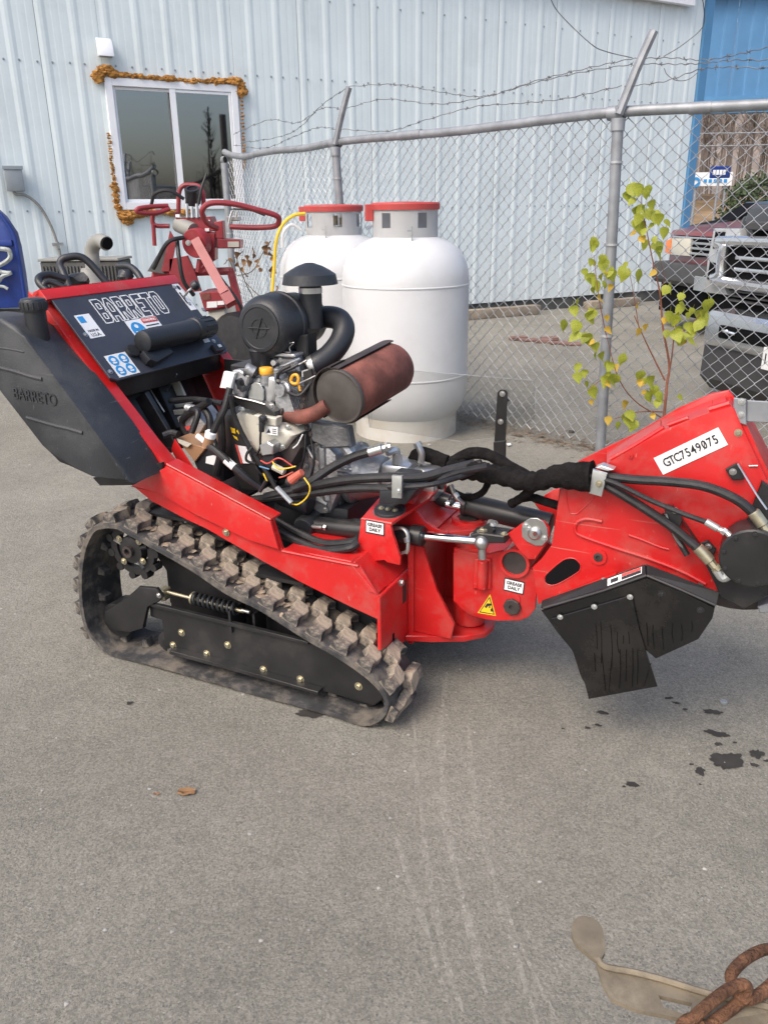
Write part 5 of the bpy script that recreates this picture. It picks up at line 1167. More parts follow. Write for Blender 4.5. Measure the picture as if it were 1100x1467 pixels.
def pdisc(name, m, u, v, r, n, parent):
    return part(name, m, parent, lambda bm: prism(bm, [(u + r * math.cos(2 * PI * k / 20), v + r * math.sin(2 * PI * k / 20)) for k in range(20)], lambda p: pp(p[0], p[1], n), lambda p: pp(p[0], p[1], n + .0005)), sm=False)
# origin sticker
a, b = [(0.044,0.093),(0.092,0.157)]
b = (a[0] + .062, a[1] + .088)
s = psheet('sticker', 'white_label', a[0], b[0], a[1], b[1], .0021, con)
psheet('flag_mark', 'sign_blue', a[0] + .006, a[0] + .03, a[1] + .006, a[1] + .03, .0028, s)
text_obj('lettering', 'MADE IN', .011, 'ink', s, frame(pp((a[0] + b[0]) / 2, b[1] - .026, .003), PU, -PV))
text_obj('lettering', 'U.S.A.', .017, 'ink', s, frame(pp((a[0] + b[0]) / 2, b[1] - .011, .003), PU, -PV), sx=.95)
# four blue pictograms
a = (0.043,0.249); s = psheet('pictogram_sticker', 'white_label', a[0], a[0] + .092, a[1], a[1] + .082, .0021, con)
for i in range(2):
    for j in range(2):
        u, v = a[0] + .024 + i * .044, a[1] + .022 + j * .038
        d = pdisc('blue_disc', 'sign_blue', u, v, .0185, .0028, s)
        bm = BM(); prism(bm, ell(u, v - .003, .009, .007, 10), lambda p: pp(p[0], p[1], .0034), lambda p: pp(p[0], p[1], .0038)); prism(bm, [(u - .010, v + .005), (u + .008, v + .006), (u + .006, v + .011), (u - .008, v + .011)], lambda p: pp(p[0], p[1], .0034), lambda p: pp(p[0], p[1], .0038))
        obj('pictogram', bm, 'white_label', s, sm=False)
# read-manual sticker
a = (0.224,0.142); s = psheet('manual_sticker', 'white_label', a[0], a[0] + .15, a[1], a[1] + .075, .0021, con)
pdisc('blue_disc', 'sign_blue', a[0] + .036, a[1] + .04, .031, .0028, s)
part('pictogram', 'white_label', s, lambda bm: (prism(bm, ell(a[0] + .034, a[1] + .026, .008, .008, 10), lambda p: pp(p[0], p[1], .0034), lambda p: pp(p[0], p[1], .0038)), prism(bm, [(a[0] + .016, a[1] + .044), (a[0] + .036, a[1] + .05), (a[0] + .058, a[1] + .04), (a[0] + .056, a[1] + .054), (a[0] + .036, a[1] + .062), (a[0] + .02, a[1] + .056)], lambda p: pp(p[0], p[1], .0034), lambda p: pp(p[0], p[1], .0038))), sm=False)
psheet('warning_band', 'sign_red', a[0] + .074, a[0] + .148, a[1] + .002, a[1] + .02, .0028, s)
text_obj('lettering', 'WARNING', .013, 'white_label', s, frame(pp(a[0] + .111, a[1] + .011, .0037), PU, -PV))
for k in range(4): psheet('text_line', 'ink', a[0] + .078, a[0] + .142 - .012 * (k % 2), a[1] + .029 + k * .011, a[1] + .033 + k * .011, .0028, s)
# throttle plate, lever, small stickers
a = (0.568,0.014); s = psheet('throttle_plate', 'white_label', a[0], a[0] + .035, a[1], a[1] + .13, .0021, con)
psheet('throttle_slot', 'ink', a[0] + .004, a[0] + .012, a[1] + .05, a[1] + .1, .0028, s)
part('throttle_mark', 'ink', s, lambda bm: prism(bm, ell(a[0] + .022, a[1] + .03, .008, .011, 10), lambda p: pp(p[0], p[1], .0028), lambda p: pp(p[0], p[1], .0032)), sm=False)
lev = part('throttle_lever', 'steel', con, lambda bm: tube(bm, [pp(a[0] + .012, a[1] + .075, -.02), pp(a[0] + .014, a[1] + .07, .03), pp(a[0] + .03, a[1] + .068, .05)], .0045, 8))
part('knob', 'plastic', lev, lambda bm: lathe(bm, [(.008, 0), (.016, .004), (.0185, .014), (.017, .024), (.01, .03), (.001, .031)], pp(a[0] + .026, a[1] + .068, .046), PU * .5 + PN, 20))
q = (0.515,0.268); psheet('sticker', 'white_label', q[0], q[0] + .032, q[1] - .02, q[1] + .014, .0021, con)
q = (0.522,0.303); ks = part('key_switch', 'plastic', con, lambda bm: prism(bm, [(q[0], q[1]), (q[0] + .05, q[1]), (q[0] + .05, q[1] + .03), (q[0], q[1] + .03)], lambda p: pp(p[0], p[1], .002), lambda p: pp(p[0], p[1], .02), .004, 2))
part('rocker', 'white_label', ks, lambda bm: prism(bm, [(q[0] + .02, q[1] + .008), (q[0] + .036, q[1] + .008), (q[0] + .036, q[1] + .02), (q[0] + .02, q[1] + .02)], lambda p: pp(p[0], p[1], .0205), lambda p: pp(p[0], p[1], .024), .001))
# manual canister (black tube) and plug holder
c0 = (0.166,0.251); c1 = (0.573,0.233)
C0, C1 = pp(c0[0] + .012, c0[1] - .0, .045), pp(c1[0] - .03, c1[1] + .012, .045)
cn = part('manual_canister', 'plastic', con, lambda bm: lathe(bm, [(.02, 0), (.034, .006), (.037, .03), (.037, (C1 - C0).length * .72), (.041, (C1 - C0).length * .73), (.042, (C1 - C0).length * .78), (.036, (C1 - C0).length * .80), (.0355, (C1 - C0).length), (.03, (C1 - C0).length + .006)], C0, C1 - C0, 28))
for k in range(12):
    ang = 2 * PI * k / 12; ax = (C1 - C0).normalized(); s1 = ax.orthogonal().normalized(); s2 = ax.cross(s1)
    o = (s1 * math.cos(ang) + s2 * math.sin(ang)) * .0365
    part('grip_rib', 'plastic', cn, lambda bm: cyl(bm, C0 + (C1 - C0) * .83 + o, C0 + (C1 - C0) * .98 + o, .0025, 6))
part('canister_foot', 'plastic', cn, lambda bm: (lathe(bm, [(.022, 0), (.022, .012)], pp(c0[0] - .005, c0[1] + .005, .002), PN, 14), prism(bm, [(c0[0] + .02, c0[1] - .015), (c0[0] + .2, c0[1] - .02), (c0[0] + .2, c0[1] + .005), (c0[0] + .02, c0[1] + .008)], lambda p: pp(p[0], p[1], .002), lambda p: pp(p[0], p[1], .025))))
part('plug_holder', 'plastic', con, lambda bm: prism(bm, [(c0[0] + .005, c0[1] + .025), (c0[0] + .125, c0[1] + .012), (c0[0] + .13, c0[1] + .055), (c0[0] + .03, c0[1] + .075), (c0[0] + .008, c0[1] + .06)], lambda p: pp(p[0], p[1], .002), lambda p: pp(p[0], p[1], .035), .004, 2))

# ---------------------------------------------------------------- fuel tank
TKO = [(-0.4,1.119),(-0.267,1.121),(-0.216,1.101),(-0.176,1.067),(-0.139,1.024),(-0.073,0.948),(0.041,0.814),(0.121,0.715),(0.155,0.666),(0.067,0.674),(0.01,0.688),(-0.126,0.695),(-0.178,0.746),(-0.322,0.905),(-0.427,1.021)]
def tank_mesh(bm):
    a = [bm.verts.new((p[0], -.06, p[1])) for p in TKO]; DRP = {1: .006, 2: .02, 3: .024, 4: .018, 5: .006}; b = [bm.verts.new((p[0] - DRP.get(i, 0) * .25, .092, p[1] - DRP.get(i, 0))) for i, p in enumerate(TKO)]
    # near face slightly inset from the shoulder for rounded moulding
    f1 = bm.faces.new(a); f2 = bm.faces.new(list(reversed(b)))
    for i in range(len(a)): bm.faces.new((a[i], b[i], b[(i + 1) % len(a)], a[(i + 1) % len(a)]))
    bmesh.ops.bevel(bm, geom=list(f1.edges) + list(f2.edges), offset=.016, segments=4, affect='EDGES', profile=.5)
ft = part('fuel_tank', 'tank_plastic', G, tank_mesh, ang=50)
NB = Vector((-0.201,0.02,1.035))
part('neck_boss', 'tank_plastic', ft, lambda bm: lathe(bm, [(.05, -.012), (.053, .0), (.048, .01), (.034, .012)], (NB.x - .004, .008, NB.z + .012), (.55, -.1, .85), 30))
part('filler_neck', 'plastic', ft, lambda bm: cyl(bm, (NB.x - .002, .012, NB.z - .09), (NB.x - .002, .012, NB.z + .105), .031, 28))  # plastic darker than the tank's, painting in the shade on the neck
cap = part('filler_cap', 'plastic', ft, lambda bm: lathe(bm, [(.036, 0), (.0375, .005), (.0375, .026), (.034, .034), (.025, .037), (.001, .0375)], (NB.x - .002, .012, NB.z + .1), (0, 0, 1), 32))
for k in range(16):
    a = 2 * PI * k / 16
    part('cap_rib', 'plastic', cap, lambda bm: box(bm, (NB.x - .002 + .037 * math.cos(a) - .0025, .012 + .037 * math.sin(a) - .0025, NB.z + .106), (NB.x - .002 + .037 * math.cos(a) + .0025, .012 + .037 * math.sin(a) + .0025, NB.z + .127), .001))
e1 = Vector((-0.268,-0.06,0.905)); e2 = Vector((-0.083,-0.06,0.896))
text_obj('embossed_lettering', 'BARRETO', .05, 'tank_plastic', ft, frame((e1 + e2) / 2 + Vector((0, .0, -.006)), e2 - e1, (0, 0, 1)), sx=.82).scale.z = 5
part('moulded_rib', 'tank_plastic', ft, lambda bm: tube(bm, [(-0.336,-0.058,0.976),(-0.25,-0.058,0.967),(-0.182,-0.058,0.956),(-0.135,-0.058,0.951)], .007, 8, flat=1))
part('moulded_rib', 'tank_plastic', ft, lambda bm: tube(bm, [(-0.225,-0.058,0.828),(-0.128,-0.058,0.816),(-0.059,-0.058,0.81),(-0.006,-0.058,0.803)], .007, 8, flat=1))
part('moulded_rib', 'tank_plastic', ft, lambda bm: tube(bm, [(-0.307,-0.058,1.032),(-0.249,-0.058,1.031),(-0.191,-0.058,1.026)], .004, 8, flat=1))
part('tank_strap', 'black_paint', ft, lambda bm: xz(bm, [(-0.13,0.61),(-0.104,0.587),(0.105,0.618),(0.16,0.661),(0.16,0.696)], .07, .084, .001))
# ---------------------------------------------------------------- operator handles behind the console
def handle(pts, r=.0125): return part('handlebar', 'plastic', G, lambda bm: tube(bm, pts, r, 12, 8))
handle([(-0.373,0.33,1.156),(-0.41,0.34,1.213),(-0.44,0.36,1.245),(-0.428,0.38,1.262),(-0.387,0.42,1.256),(-0.319,0.45,1.166)])
handle([(-0.341,0.2,1.168),(-0.374,0.2,1.196),(-0.389,0.22,1.211),(-0.388,0.26,1.215),(-0.362,0.3,1.199)])
handle([(-0.351,0.2,1.175),(-0.354,0.2,1.192),(-0.344,0.22,1.197),(-0.307,0.25,1.174)], .009)
handle([(-0.429,0.62,1.22),(-0.376,0.62,1.219),(-0.332,0.61,1.196),(-0.297,0.6,1.154)])
part('lever_knob', 'plastic', G, lambda bm: blob(bm, (-0.383,0.6,1.186), .03, 2, .25, (1, 1, .9)))
part('gauge_pod', 'plastic', G, lambda bm: (blob(bm, (-0.413,0.4,1.186), .035, 2, .2, (1.5, 1, .8)), blob(bm, (-0.451,0.35,1.186), .028, 2, .2)))

# ---------------------------------------------------------------- engine
random.seed(41)
en = part('engine', 'cast_dark', G, lambda bm: (xz(bm, [(0.495,0.684),(0.615,0.687),(0.631,0.586),(0.622,0.473),(0.482,0.441),(0.433,0.511),(0.436,0.654)], .33, .54, .012, 2),))
part('crankcase_cover', 'cast_alu', en, lambda bm: xz(bm, [(0.524,0.735),(0.612,0.743),(0.639,0.716),(0.647,0.611),(0.613,0.526),(0.527,0.506),(0.5,0.613),(0.507,0.693)], .286, .33, .01, 2))
part('starter_motor', 'plastic', en, lambda bm: (cyl(bm, (0.459,0.25,0.579), (0.568,0.25,0.563), .034, 20, .005), cyl(bm, (0.506,0.22,0.636), (0.589,0.22,0.625), .018, 14, .003)))
part('oil_filter', 'plastic', en, lambda bm: lathe(bm, [(.034, 0), (.036, .006), (.036, .07), (.03, .08), (.001, .08)], (0.551,0.3,0.497), (0, -1, -.1), 22))
part('governor_arm', 'steel', en, lambda bm: (tube(bm, [(0.525,0.27,0.795),(0.554,0.265,0.738),(0.58,0.265,0.694)], .004, 6), tube(bm, [(0.541,0.27,0.736),(0.624,0.27,0.762)], .003, 6)))
part('lifting_eye', 'black_paint', en, lambda bm: xz(bm, [(0.535,0.958),(0.564,0.968),(0.571,0.927),(0.537,0.916)], .29, .3, .002))
for q in (((0.541,0.262,0.824), .008), ((0.559,0.262,0.8), .007), ((0.572,0.262,0.78), .006)): bolt(en, q[0], (0, -1, 0), q[1], 'rust_dark')
for k, pts in enumerate(([(0.56,0.25,0.782),(0.558,0.24,0.724),(0.533,0.25,0.652),(0.503,0.27,0.586)], [(0.572,0.26,0.768),(0.585,0.25,0.703),(0.561,0.26,0.631)], [(0.351,0.24,0.81),(0.373,0.22,0.73),(0.407,0.22,0.654),(0.453,0.24,0.622)], [(0.462,0.28,0.981),(0.445,0.26,0.967),(0.419,0.24,0.972)])):
    hosep('engine_wire', pts, .004, en)
# crankcase ribs and bosses
for i in range(5):
    x0, z0 = (0.649,0.68)
    part('cooling_fin', 'cast_alu', en, lambda bm: box(bm, (x0 - .01, .285, z0 - .012 * i), (x0 + .035, .299, z0 - .012 * i + .004)))
part('crankcase_rib', 'cast_alu', en, lambda bm: tube(bm, [(0.592,0.29,0.736),(0.592,0.29,0.681),(0.597,0.29,0.626),(0.605,0.29,0.571)], .016, 8))
part('crankcase_rib', 'cast_alu', en, lambda bm: tube(bm, [(0.657,0.295,0.759),(0.68,0.295,0.732),(0.693,0.295,0.714)], .018, 8))
part('crankcase_rib', 'cast_alu', en, lambda bm: tube(bm, [(0.531,0.29,0.595),(0.56,0.29,0.571),(0.604,0.29,0.555)], .012, 8))
for q in [(0.581,0.28,0.738),(0.56,0.28,0.696),(0.581,0.28,0.687),(0.536,0.28,0.671),(0.589,0.28,0.646),(0.592,0.28,0.595),(0.599,0.28,0.539),(0.539,0.28,0.622),(0.558,0.28,0.713)]: bolt(en, q, (0, -1, 0), .007, 'steel')
part('sump', 'plastic', en, lambda bm: xz(bm, [(0.4,0.528),(0.668,0.544),(0.665,0.45),(0.498,0.415),(0.38,0.44)], .3, .6, .01, 2))
# near cylinder head with valve cover
hd = part('cylinder_head', 'cast_alu', en, lambda bm: xz(bm, [(0.321,0.882),(0.475,0.92),(0.5,0.811),(0.384,0.773)], .27, .42, .006))
for i in range(6): part('cooling_fin', 'cast_alu', hd, lambda bm: xz(bm, [(0.467,0.915),(0.51,0.906),(0.548,0.81),(0.499,0.79)], .255 + i * .012, .259 + i * .012, .0))
vc = part('valve_cover', 'alu_bright', en, lambda bm: xz(bm, [(0.402,0.942),(0.42,0.95),(0.476,0.952),(0.484,0.938),(0.477,0.894),(0.456,0.842),(0.433,0.835),(0.38,0.861),(0.382,0.886)], .225, .30, .01, 3))
part('filler_tube', 'cast_alu', vc, lambda bm: cyl(bm, (0.441,0.235,0.923), (0.446,0.235,0.959), .0185, 16))
part('oil_cap', 'yellow_orange', vc, lambda bm: lathe(bm, [(.02, 0), (.0215, .003), (.02, .018), (.016, .02), (.001, .02)], (0.445,0.235,0.955), (0, 0, 1), 12), ang=60)
part('tag_plate', 'zinc_white', vc, lambda bm: xz(bm, [(0.39,0.868),(0.393,0.904),(0.402,0.923),(0.417,0.933),(0.434,0.93),(0.445,0.912),(0.442,0.87)], .214, .22, .001))
part('dipstick', 'yellow_orange', en, lambda bm: (tube(bm, [(0.535,0.235,0.933),(0.528,0.235,0.942),(0.536,0.235,0.957),(0.548,0.235,0.96),(0.554,0.235,0.95),(0.549,0.235,0.936),(0.535,0.235,0.933)], .0045, 6), cyl(bm, (0.549,0.24,0.943), (0.556,0.24,0.913), .004, 6)))
part('head_bracket', 'black_paint', en, lambda bm: xz(bm, [(0.336,0.899),(0.373,0.885),(0.446,0.881),(0.49,0.854),(0.494,0.842),(0.455,0.846),(0.382,0.857),(0.34,0.882)], .195, .235, .002))
bolt(en, (0.469,0.215,0.865), (0, -1, 0), .008, 'steel'); bolt(en, (0.377,0.2,0.854), (0, -.5, 1), .008, 'zinc_white')
part('bracket_edge', 'steel', en, lambda bm: tube(bm, [(0.344,0.19,0.901),(0.367,0.19,0.889),(0.421,0.19,0.883),(0.464,0.19,0.876)], .0025, 6))
# blower housing (pale shroud)
shd = part('blower_shroud', 'shroud', en, lambda bm: xz(bm, [(0.344,0.832),(0.368,0.847),(0.397,0.837),(0.46,0.817),(0.489,0.822),(0.529,0.803),(0.55,0.788),(0.513,0.741),(0.462,0.714),(0.412,0.712),(0.366,0.764),(0.348,0.797)], .2, .40, .02, 3), ang=60)
part('shroud_box', 'shroud', shd, lambda bm: xz(bm, [(0.43,0.844),(0.507,0.841),(0.503,0.816),(0.435,0.815)], .18, .215, .003))
lb = part('engine_label', 'white_label', shd, lambda bm: xz(bm, [(0.471,0.814),(0.512,0.816),(0.51,0.791),(0.467,0.79)], .1765, .1795, .0), sm=False)
part('label_mark', 'ink', lb, lambda bm: prism(bm, [(0.473,0.795),(0.481,0.809),(0.487,0.797)], lambda p: (p[0], .176, p[1]), lambda p: (p[0], .1755, p[1])), sm=False)
for k in range(3):
    yv = 614 + k * 3
    q0, q1 = Vector((0.493,0.175,0.809)), Vector((0.507,0.175,0.809)); q0.z -= k * .006; q1.z -= k * .006
    part('label_line', 'ink', lb, lambda bm: tube(bm, [q0, q1], .001, 4, 1, spline=False))
part('shroud_dark', 'rust_dark', en, lambda bm: xz(bm, [(0.388,0.704),(0.448,0.702),(0.505,0.733),(0.547,0.783),(0.559,0.746),(0.516,0.68),(0.441,0.661),(0.38,0.676)], .22, .42, .012, 2))
part('cable_arc', 'white_label', en, lambda bm: tube(bm, [(0.539,0.21,0.747),(0.556,0.21,0.762),(0.575,0.21,0.793)], .002, 6))
pb = part('spark_boot', 'plastic', en, lambda bm: (tube(bm, [(0.468,0.17,0.844),(0.467,0.165,0.826),(0.463,0.165,0.801)], lambda t: .012 - .004 * t, 10), blob(bm, (0.471,0.165,0.839), .0135, 2, .1)))
hosep('plug_lead', [(0.46,0.165,0.801),(0.453,0.17,0.773),(0.447,0.175,0.746),(0.429,0.18,0.721)], .0035, en)
part('relay_box', 'alu_bright', en, lambda bm: xz(bm, [(0.454,0.759),(0.484,0.773),(0.503,0.764),(0.498,0.736),(0.461,0.727)], .16, .2, .003))
part('relay_body', 'plastic', en, lambda bm: xz(bm, [(0.459,0.725),(0.492,0.733),(0.502,0.708),(0.481,0.688),(0.452,0.698)], .17, .21, .003))
# decals on the dark shroud
part('decal', 'label_amber', en, lambda bm: [xz(bm, pl, .2285, .2295, 0) for pl in ([(0.306,0.782),(0.322,0.779),(0.323,0.764),(0.31,0.765)], [(0.326,0.773),(0.336,0.763),(0.341,0.77),(0.332,0.778)], [(0.312,0.758),(0.327,0.753),(0.331,0.743),(0.319,0.748)])], sm=False)
part('side_cover', 'black_paint', en, lambda bm: xz(bm, [(0.262,0.822),(0.345,0.829),(0.391,0.702),(0.403,0.59),(0.324,0.579),(0.261,0.71)], .23, .4, .008, 2))
part('spec_plate', 'white_label', en, lambda bm: xz(bm, [(0.327,0.729),(0.363,0.729),(0.384,0.678),(0.342,0.673)], .2215, .2235, 0), sm=False)
part('plate_edge', 'sign_red', en, lambda bm: xz(bm, [(0.325,0.732),(0.333,0.73),(0.348,0.674),(0.34,0.673)], .2195, .2213, 0), sm=False)

# exhaust
MU0, MU1 = Vector((0.69,0.23,0.91)), Vector((0.728,0.52,0.95))
mf = part('muffler', 'rust', en, lambda bm: lathe(bm, [(.074, 0), (.078, .004), (.078, (MU1 - MU0).length - .02), (.072, (MU1 - MU0).length - .006), (.06, (MU1 - MU0).length)], MU0, MU1 - MU0, 40), ang=50)
part('end_cap', 'rust_grey', mf, lambda bm: lathe(bm, [(.08, .006), (.0815, 0), (.077, -.006), (.071, -.0045), (.068, -.006), (.001, -.011)], MU0, MU1 - MU0, 40), ang=60)
axm = (MU1 - MU0).normalized()
def shield(bm):
    s = Vector((0, 0, 1)) - axm * axm.z; s.normalize(); t = axm.cross(s)
    Lm = (MU1 - MU0).length; n = 14
    for (a0, a1, r, l0, l1) in ((-140, -8, .087, -.01, .06), (155, 205, .0815, .01, Lm * .7), (-38, 8, .0825, -.005, Lm * .95)):
        rows = []
        for j in range(2):
            l = (l0, l1)[j]
            rows.append([[bm.verts.new(MU0 + axm * l + (s * math.cos(R(a0 + (a1 - a0) * k / n)) + t * math.sin(R(a0 + (a1 - a0) * k / n))) * rr) for k in range(n + 1)] for rr in (r, r + .003)])
        for k in range(n):
            for q in range(2): bm.faces.new((rows[0][q][k], rows[0][q][k + 1], rows[1][q][k + 1], rows[1][q][k]))
            for j in range(2): bm.faces.new((rows[j][0][k], rows[j][0][k + 1], rows[j][1][k + 1], rows[j][1][k]))
part('heat_shield', 'rust_dark', mf, shield)
part('exhaust_pipe', 'rust', mf, lambda bm: tube(bm, [(0.5,0.25,0.835),(0.554,0.24,0.836),(0.605,0.235,0.853),(0.645,0.24,0.88)], .0215, 16))
part('exhaust_flange', 'rust_dark', mf, lambda bm: lathe(bm, [(.03, 0), (.03, .008), (.022, .008)], (0.498,0.25,0.835), (.9, -.3, 0), 16))
bkt = part('muffler_bracket', 'black_paint', en, lambda bm: xz(bm, [(0.544,0.918),(0.591,0.938),(0.604,0.853),(0.579,0.83),(0.559,0.853)], .245, .252, .001))
for q in [(0.559,0.244,0.917),(0.565,0.244,0.892),(0.559,0.244,0.867)]: bolt(bkt, q, (0, -1, 0), .007, 'rust_dark')
part('bracket_edge', 'steel', en, lambda bm: tube(bm, [(0.544,0.235,0.931),(0.582,0.235,0.948),(0.608,0.24,0.961)], .002, 6))

# air cleaner
AC = Vector((0.408,0.27,1.081)); AX = Vector((.03, 1, -.015)).normalized()
ac = part('air_cleaner', 'plastic', en, lambda bm: lathe(bm, [(.068, 0), (.076, .005), (.088, .02), (.092, .035), (.094, .09), (.098, .094), (.098, .106), (.093, .11), (.092, .122), (.09, .13), (.088, .19), (.084, .194), (.084, .204), (.08, .208), (.074, .26), (.06, .29), (.03, .30)], AC, AX, 44), ang=40)
part('end_disc', 'plastic', ac, lambda bm: lathe(bm, [(.069, .001), (.0685, -.004), (.060, -.005), (.058, -.003), (.03, -.0025), (.001, -.0025)], AC, AX, 40))
part('disc_mark', 'plastic', ac, lambda bm: (ring(bm, AC - AX * .0045, AX, .025, .0275, .002, 28), cyl(bm, AC + Vector((-.036, -.0045, 0)), AC + Vector((.036, -.0045, 0)), .002, 6), cyl(bm, AC + Vector((-.012, -.0045, -.03)), AC + Vector((.012, -.0045, .03)), .002, 6)))
part('latch_clip', 'steel', ac, lambda bm: tube(bm, [(0.465,0.3,1.033),(0.466,0.3,1.013),(0.49,0.3,1.012),(0.488,0.3,1.025),(0.504,0.3,1.04),(0.484,0.3,1.037)], .0014, 5))
ST = Vector((0.491,0.43,1.127))
part('intake_stack', 'plastic', ac, lambda bm: lathe(bm, [(.036, -.06), (.034, 0), (.034, .075)], (ST.x, .43, ST.z - .0), (0, 0, 1), 24))
part('stack_clamp', 'alu_bright', ac, lambda bm: ring(bm, (ST.x, .43, ST.z + .042), (0, 0, 1), .034, .0355, .016, 24))
part('rain_cap', 'plastic', ac, lambda bm: lathe(bm, [(.08, .006), (.084, .0), (.078, .028), (.074, .031), (.06, .040), (.038, .052), (.018, .059), (.012, .061), (.001, .061)], (ST.x, .43, ST.z + .068), (0, 0, 1), 32), ang=40)
part('intake_elbow', 'plastic', en, lambda bm: tube(bm, [(0.458,0.5,1.082),(0.506,0.5,1.091),(0.553,0.49,1.086),(0.58,0.47,1.062),(0.581,0.44,1.026),(0.565,0.4,0.991),(0.543,0.37,0.971),(0.517,0.35,0.956)], .034, 18), ang=60)
part('hose_band', 'steel', en, lambda bm: lathe(bm, [(.0355, -.005), (.037, 0), (.037, .012)], (0.527,0.355,0.96), Vector((0.557,0.37,0.972)) - Vector((0.515,0.35,0.956)), 20))
part('cleaner_mount', 'black_paint', en, lambda bm: (xz(bm, [(0.478,1.052),(0.526,1.059),(0.525,0.989),(0.486,0.986)], .34, .4, .004), box(bm, Vector((0.269,0.3,0.948)) - Vector((0, 0, .01)), Vector((0.269,0.3,0.948)) + Vector((.12, .2, .012)), .004)))
part('dust_valve', 'plastic', en, lambda bm: lathe(bm, [(.022, 0), (.03, .01), (.034, .055), (.036, .06), (.03, .075), (.02, .09)], (0.388,0.3,0.952), (-.03, 0, 1), 20))
part('carburetor', 'cast_alu', en, lambda bm: (xz(bm, [(0.411,0.986),(0.505,1),(0.517,0.955),(0.427,0.928)], .3, .42, .008), box(bm, Vector((0.441,0.3,1.001)) - Vector((.005, .01, .004)), Vector((0.441,0.3,1.001)) + Vector((.07, .06, .006)), .003)))
part('linkage', 'steel', en, lambda bm: (tube(bm, [(0.436,0.29,0.978),(0.473,0.28,0.973),(0.535,0.28,0.998)], .004, 6), tube(bm, [(0.448,0.28,0.959),(0.509,0.28,0.972),(0.552,0.29,0.993)], .003, 6), cyl(bm, (0.445,0.28,0.982), (0.455,0.26,0.984), .008, 10), cyl(bm, (0.467,0.28,0.992), (0.474,0.27,0.992), .006, 10)))
part('fuel_rail', 'plastic', en, lambda bm: tube(bm, [(0.441,0.27,0.94),(0.496,0.27,0.964),(0.529,0.28,0.981)], .005, 8))
part('ignition_coil', 'white_label', en, lambda bm: xz(bm, [(0.33,0.963),(0.369,0.961),(0.35,0.912),(0.31,0.913)], .185, .2, .003, 2))
part('coil_bracket', 'cast_alu', en, lambda bm: (xz(bm, [(0.35,0.965),(0.375,0.968),(0.408,0.952),(0.383,0.884),(0.338,0.889)], .2, .24, .004), cyl(bm, (0.421,0.21,0.963), (0.398,0.2,0.978), .016, 12)))
part('wire_bundle', 'plastic', en, lambda bm: (blob(bm, (0.374,0.22,0.923), .03, 2, .4), blob(bm, (0.392,0.22,0.956), .02, 2, .4)))

for k in range(5): part('cooling_fin', 'cast_alu', en, lambda bm: xz(bm, [(0.47,0.892),(0.519,0.904),(0.539,0.843),(0.48,0.821)], .232 + k * .009, .2355 + k * .009, .0))
for q in ((0.374,0.215,0.818), (0.509,0.2,0.751), (0.395,0.205,0.754), (0.524,0.21,0.809)): bolt(en, q, (0, -1, 0), .006, 'zinc_white')
part('fuel_pump', 'cast_alu', en, lambda bm: (lathe(bm, [(.022, 0), (.026, .004), (.026, .012), (.02, .016), (.02, .028)], (0.5,0.25,0.911), (-.2, -1, .1), 18),))
hosep('fuel_hose', [(0.505,0.235,0.918),(0.489,0.225,0.941),(0.504,0.22,0.97),(0.532,0.23,0.986)], .005, en)
hosep('fuel_hose', [(0.514,0.235,0.907),(0.559,0.23,0.903),(0.587,0.25,0.938)], .005, en)
part('hose_clip', 'steel', en, lambda bm: ring(bm, (0.492,0.225,0.939), (.4, 0, 1), .005, .0075, .008, 12))
part('heat_wrap', 'cast_dark', en, lambda bm: xz(bm, [(0.574,0.821),(0.695,0.812),(0.705,0.754),(0.623,0.741),(0.566,0.76)], .26, .3, .006))
# pump and bell housing
pmc = Vector((0.635,0.41,0.618)); 
pmx = Vector((1, 0, .02)).normalized()
bh = part('bell_housing', 'cast_alu', en, lambda bm: lathe(bm, [(.098, -.012), (.1, 0), (.1, .01), (.088, .014), (.08, .03), (.066, .075), (.06, .1), (.05, .104)], (.645, .41, .625), pmx, 40), ang=30)
for k in range(6):
    a = 2 * PI * k / 6 + .4; bolt(bh, (.655, .41 + .093 * math.cos(a), .625 + .093 * math.sin(a)), pmx, .006, 'steel')
pmp = part('hydraulic_pump', 'alu_bright', en, lambda bm: (box(bm, (.752, .355, .575), (.845, .465, .685), .012, 2), box(bm, (.846, .365, .58), (.925, .455, .675), .012, 2)))
part('pump_end', 'plastic', pmp, lambda bm: cyl(bm, (.926, .41, .63), (.935, .41, .63), .02, 16))
part('pump_elbow', 'zinc_white', pmp, lambda bm: (cyl(bm, (.80, .375, .685), (.80, .375, .715), .016, 8), tube(bm, [(.80, .375, .715), (.80, .36, .73), (.785, .335, .728)], .012, 8, 4)))
part('pump_elbow', 'steel', pmp, lambda bm: (tube(bm, [(0.867,0.4,0.688),(0.869,0.4,0.717),(0.855,0.4,0.746)], .010, 10), cyl(bm, (0.86,0.4,0.737), (0.853,0.4,0.75), .013, 6)))
part('coupling_bracket', 'black_paint', pmp, lambda bm: xz(bm, [(0.813,0.643),(0.827,0.684),(0.894,0.684),(0.899,0.654),(0.859,0.627)], .30, .35, .004))
hb = hosep('hose', [(0.55,0.18,0.632),(0.599,0.2,0.654),(0.649,0.24,0.692),(0.699,0.28,0.719),(0.747,0.3,0.736)], .0135)
part('hose_crimp', 'zinc_white', hb, lambda bm: (cyl(bm, (0.742,0.3,0.733), (0.783,0.31,0.748), .0155, 14, .002), cyl(bm, (0.783,0.31,0.748), (0.805,0.32,0.754), .012, 8), cyl(bm, (0.79,0.315,0.75), (0.797,0.318,0.752), .0155, 6)))
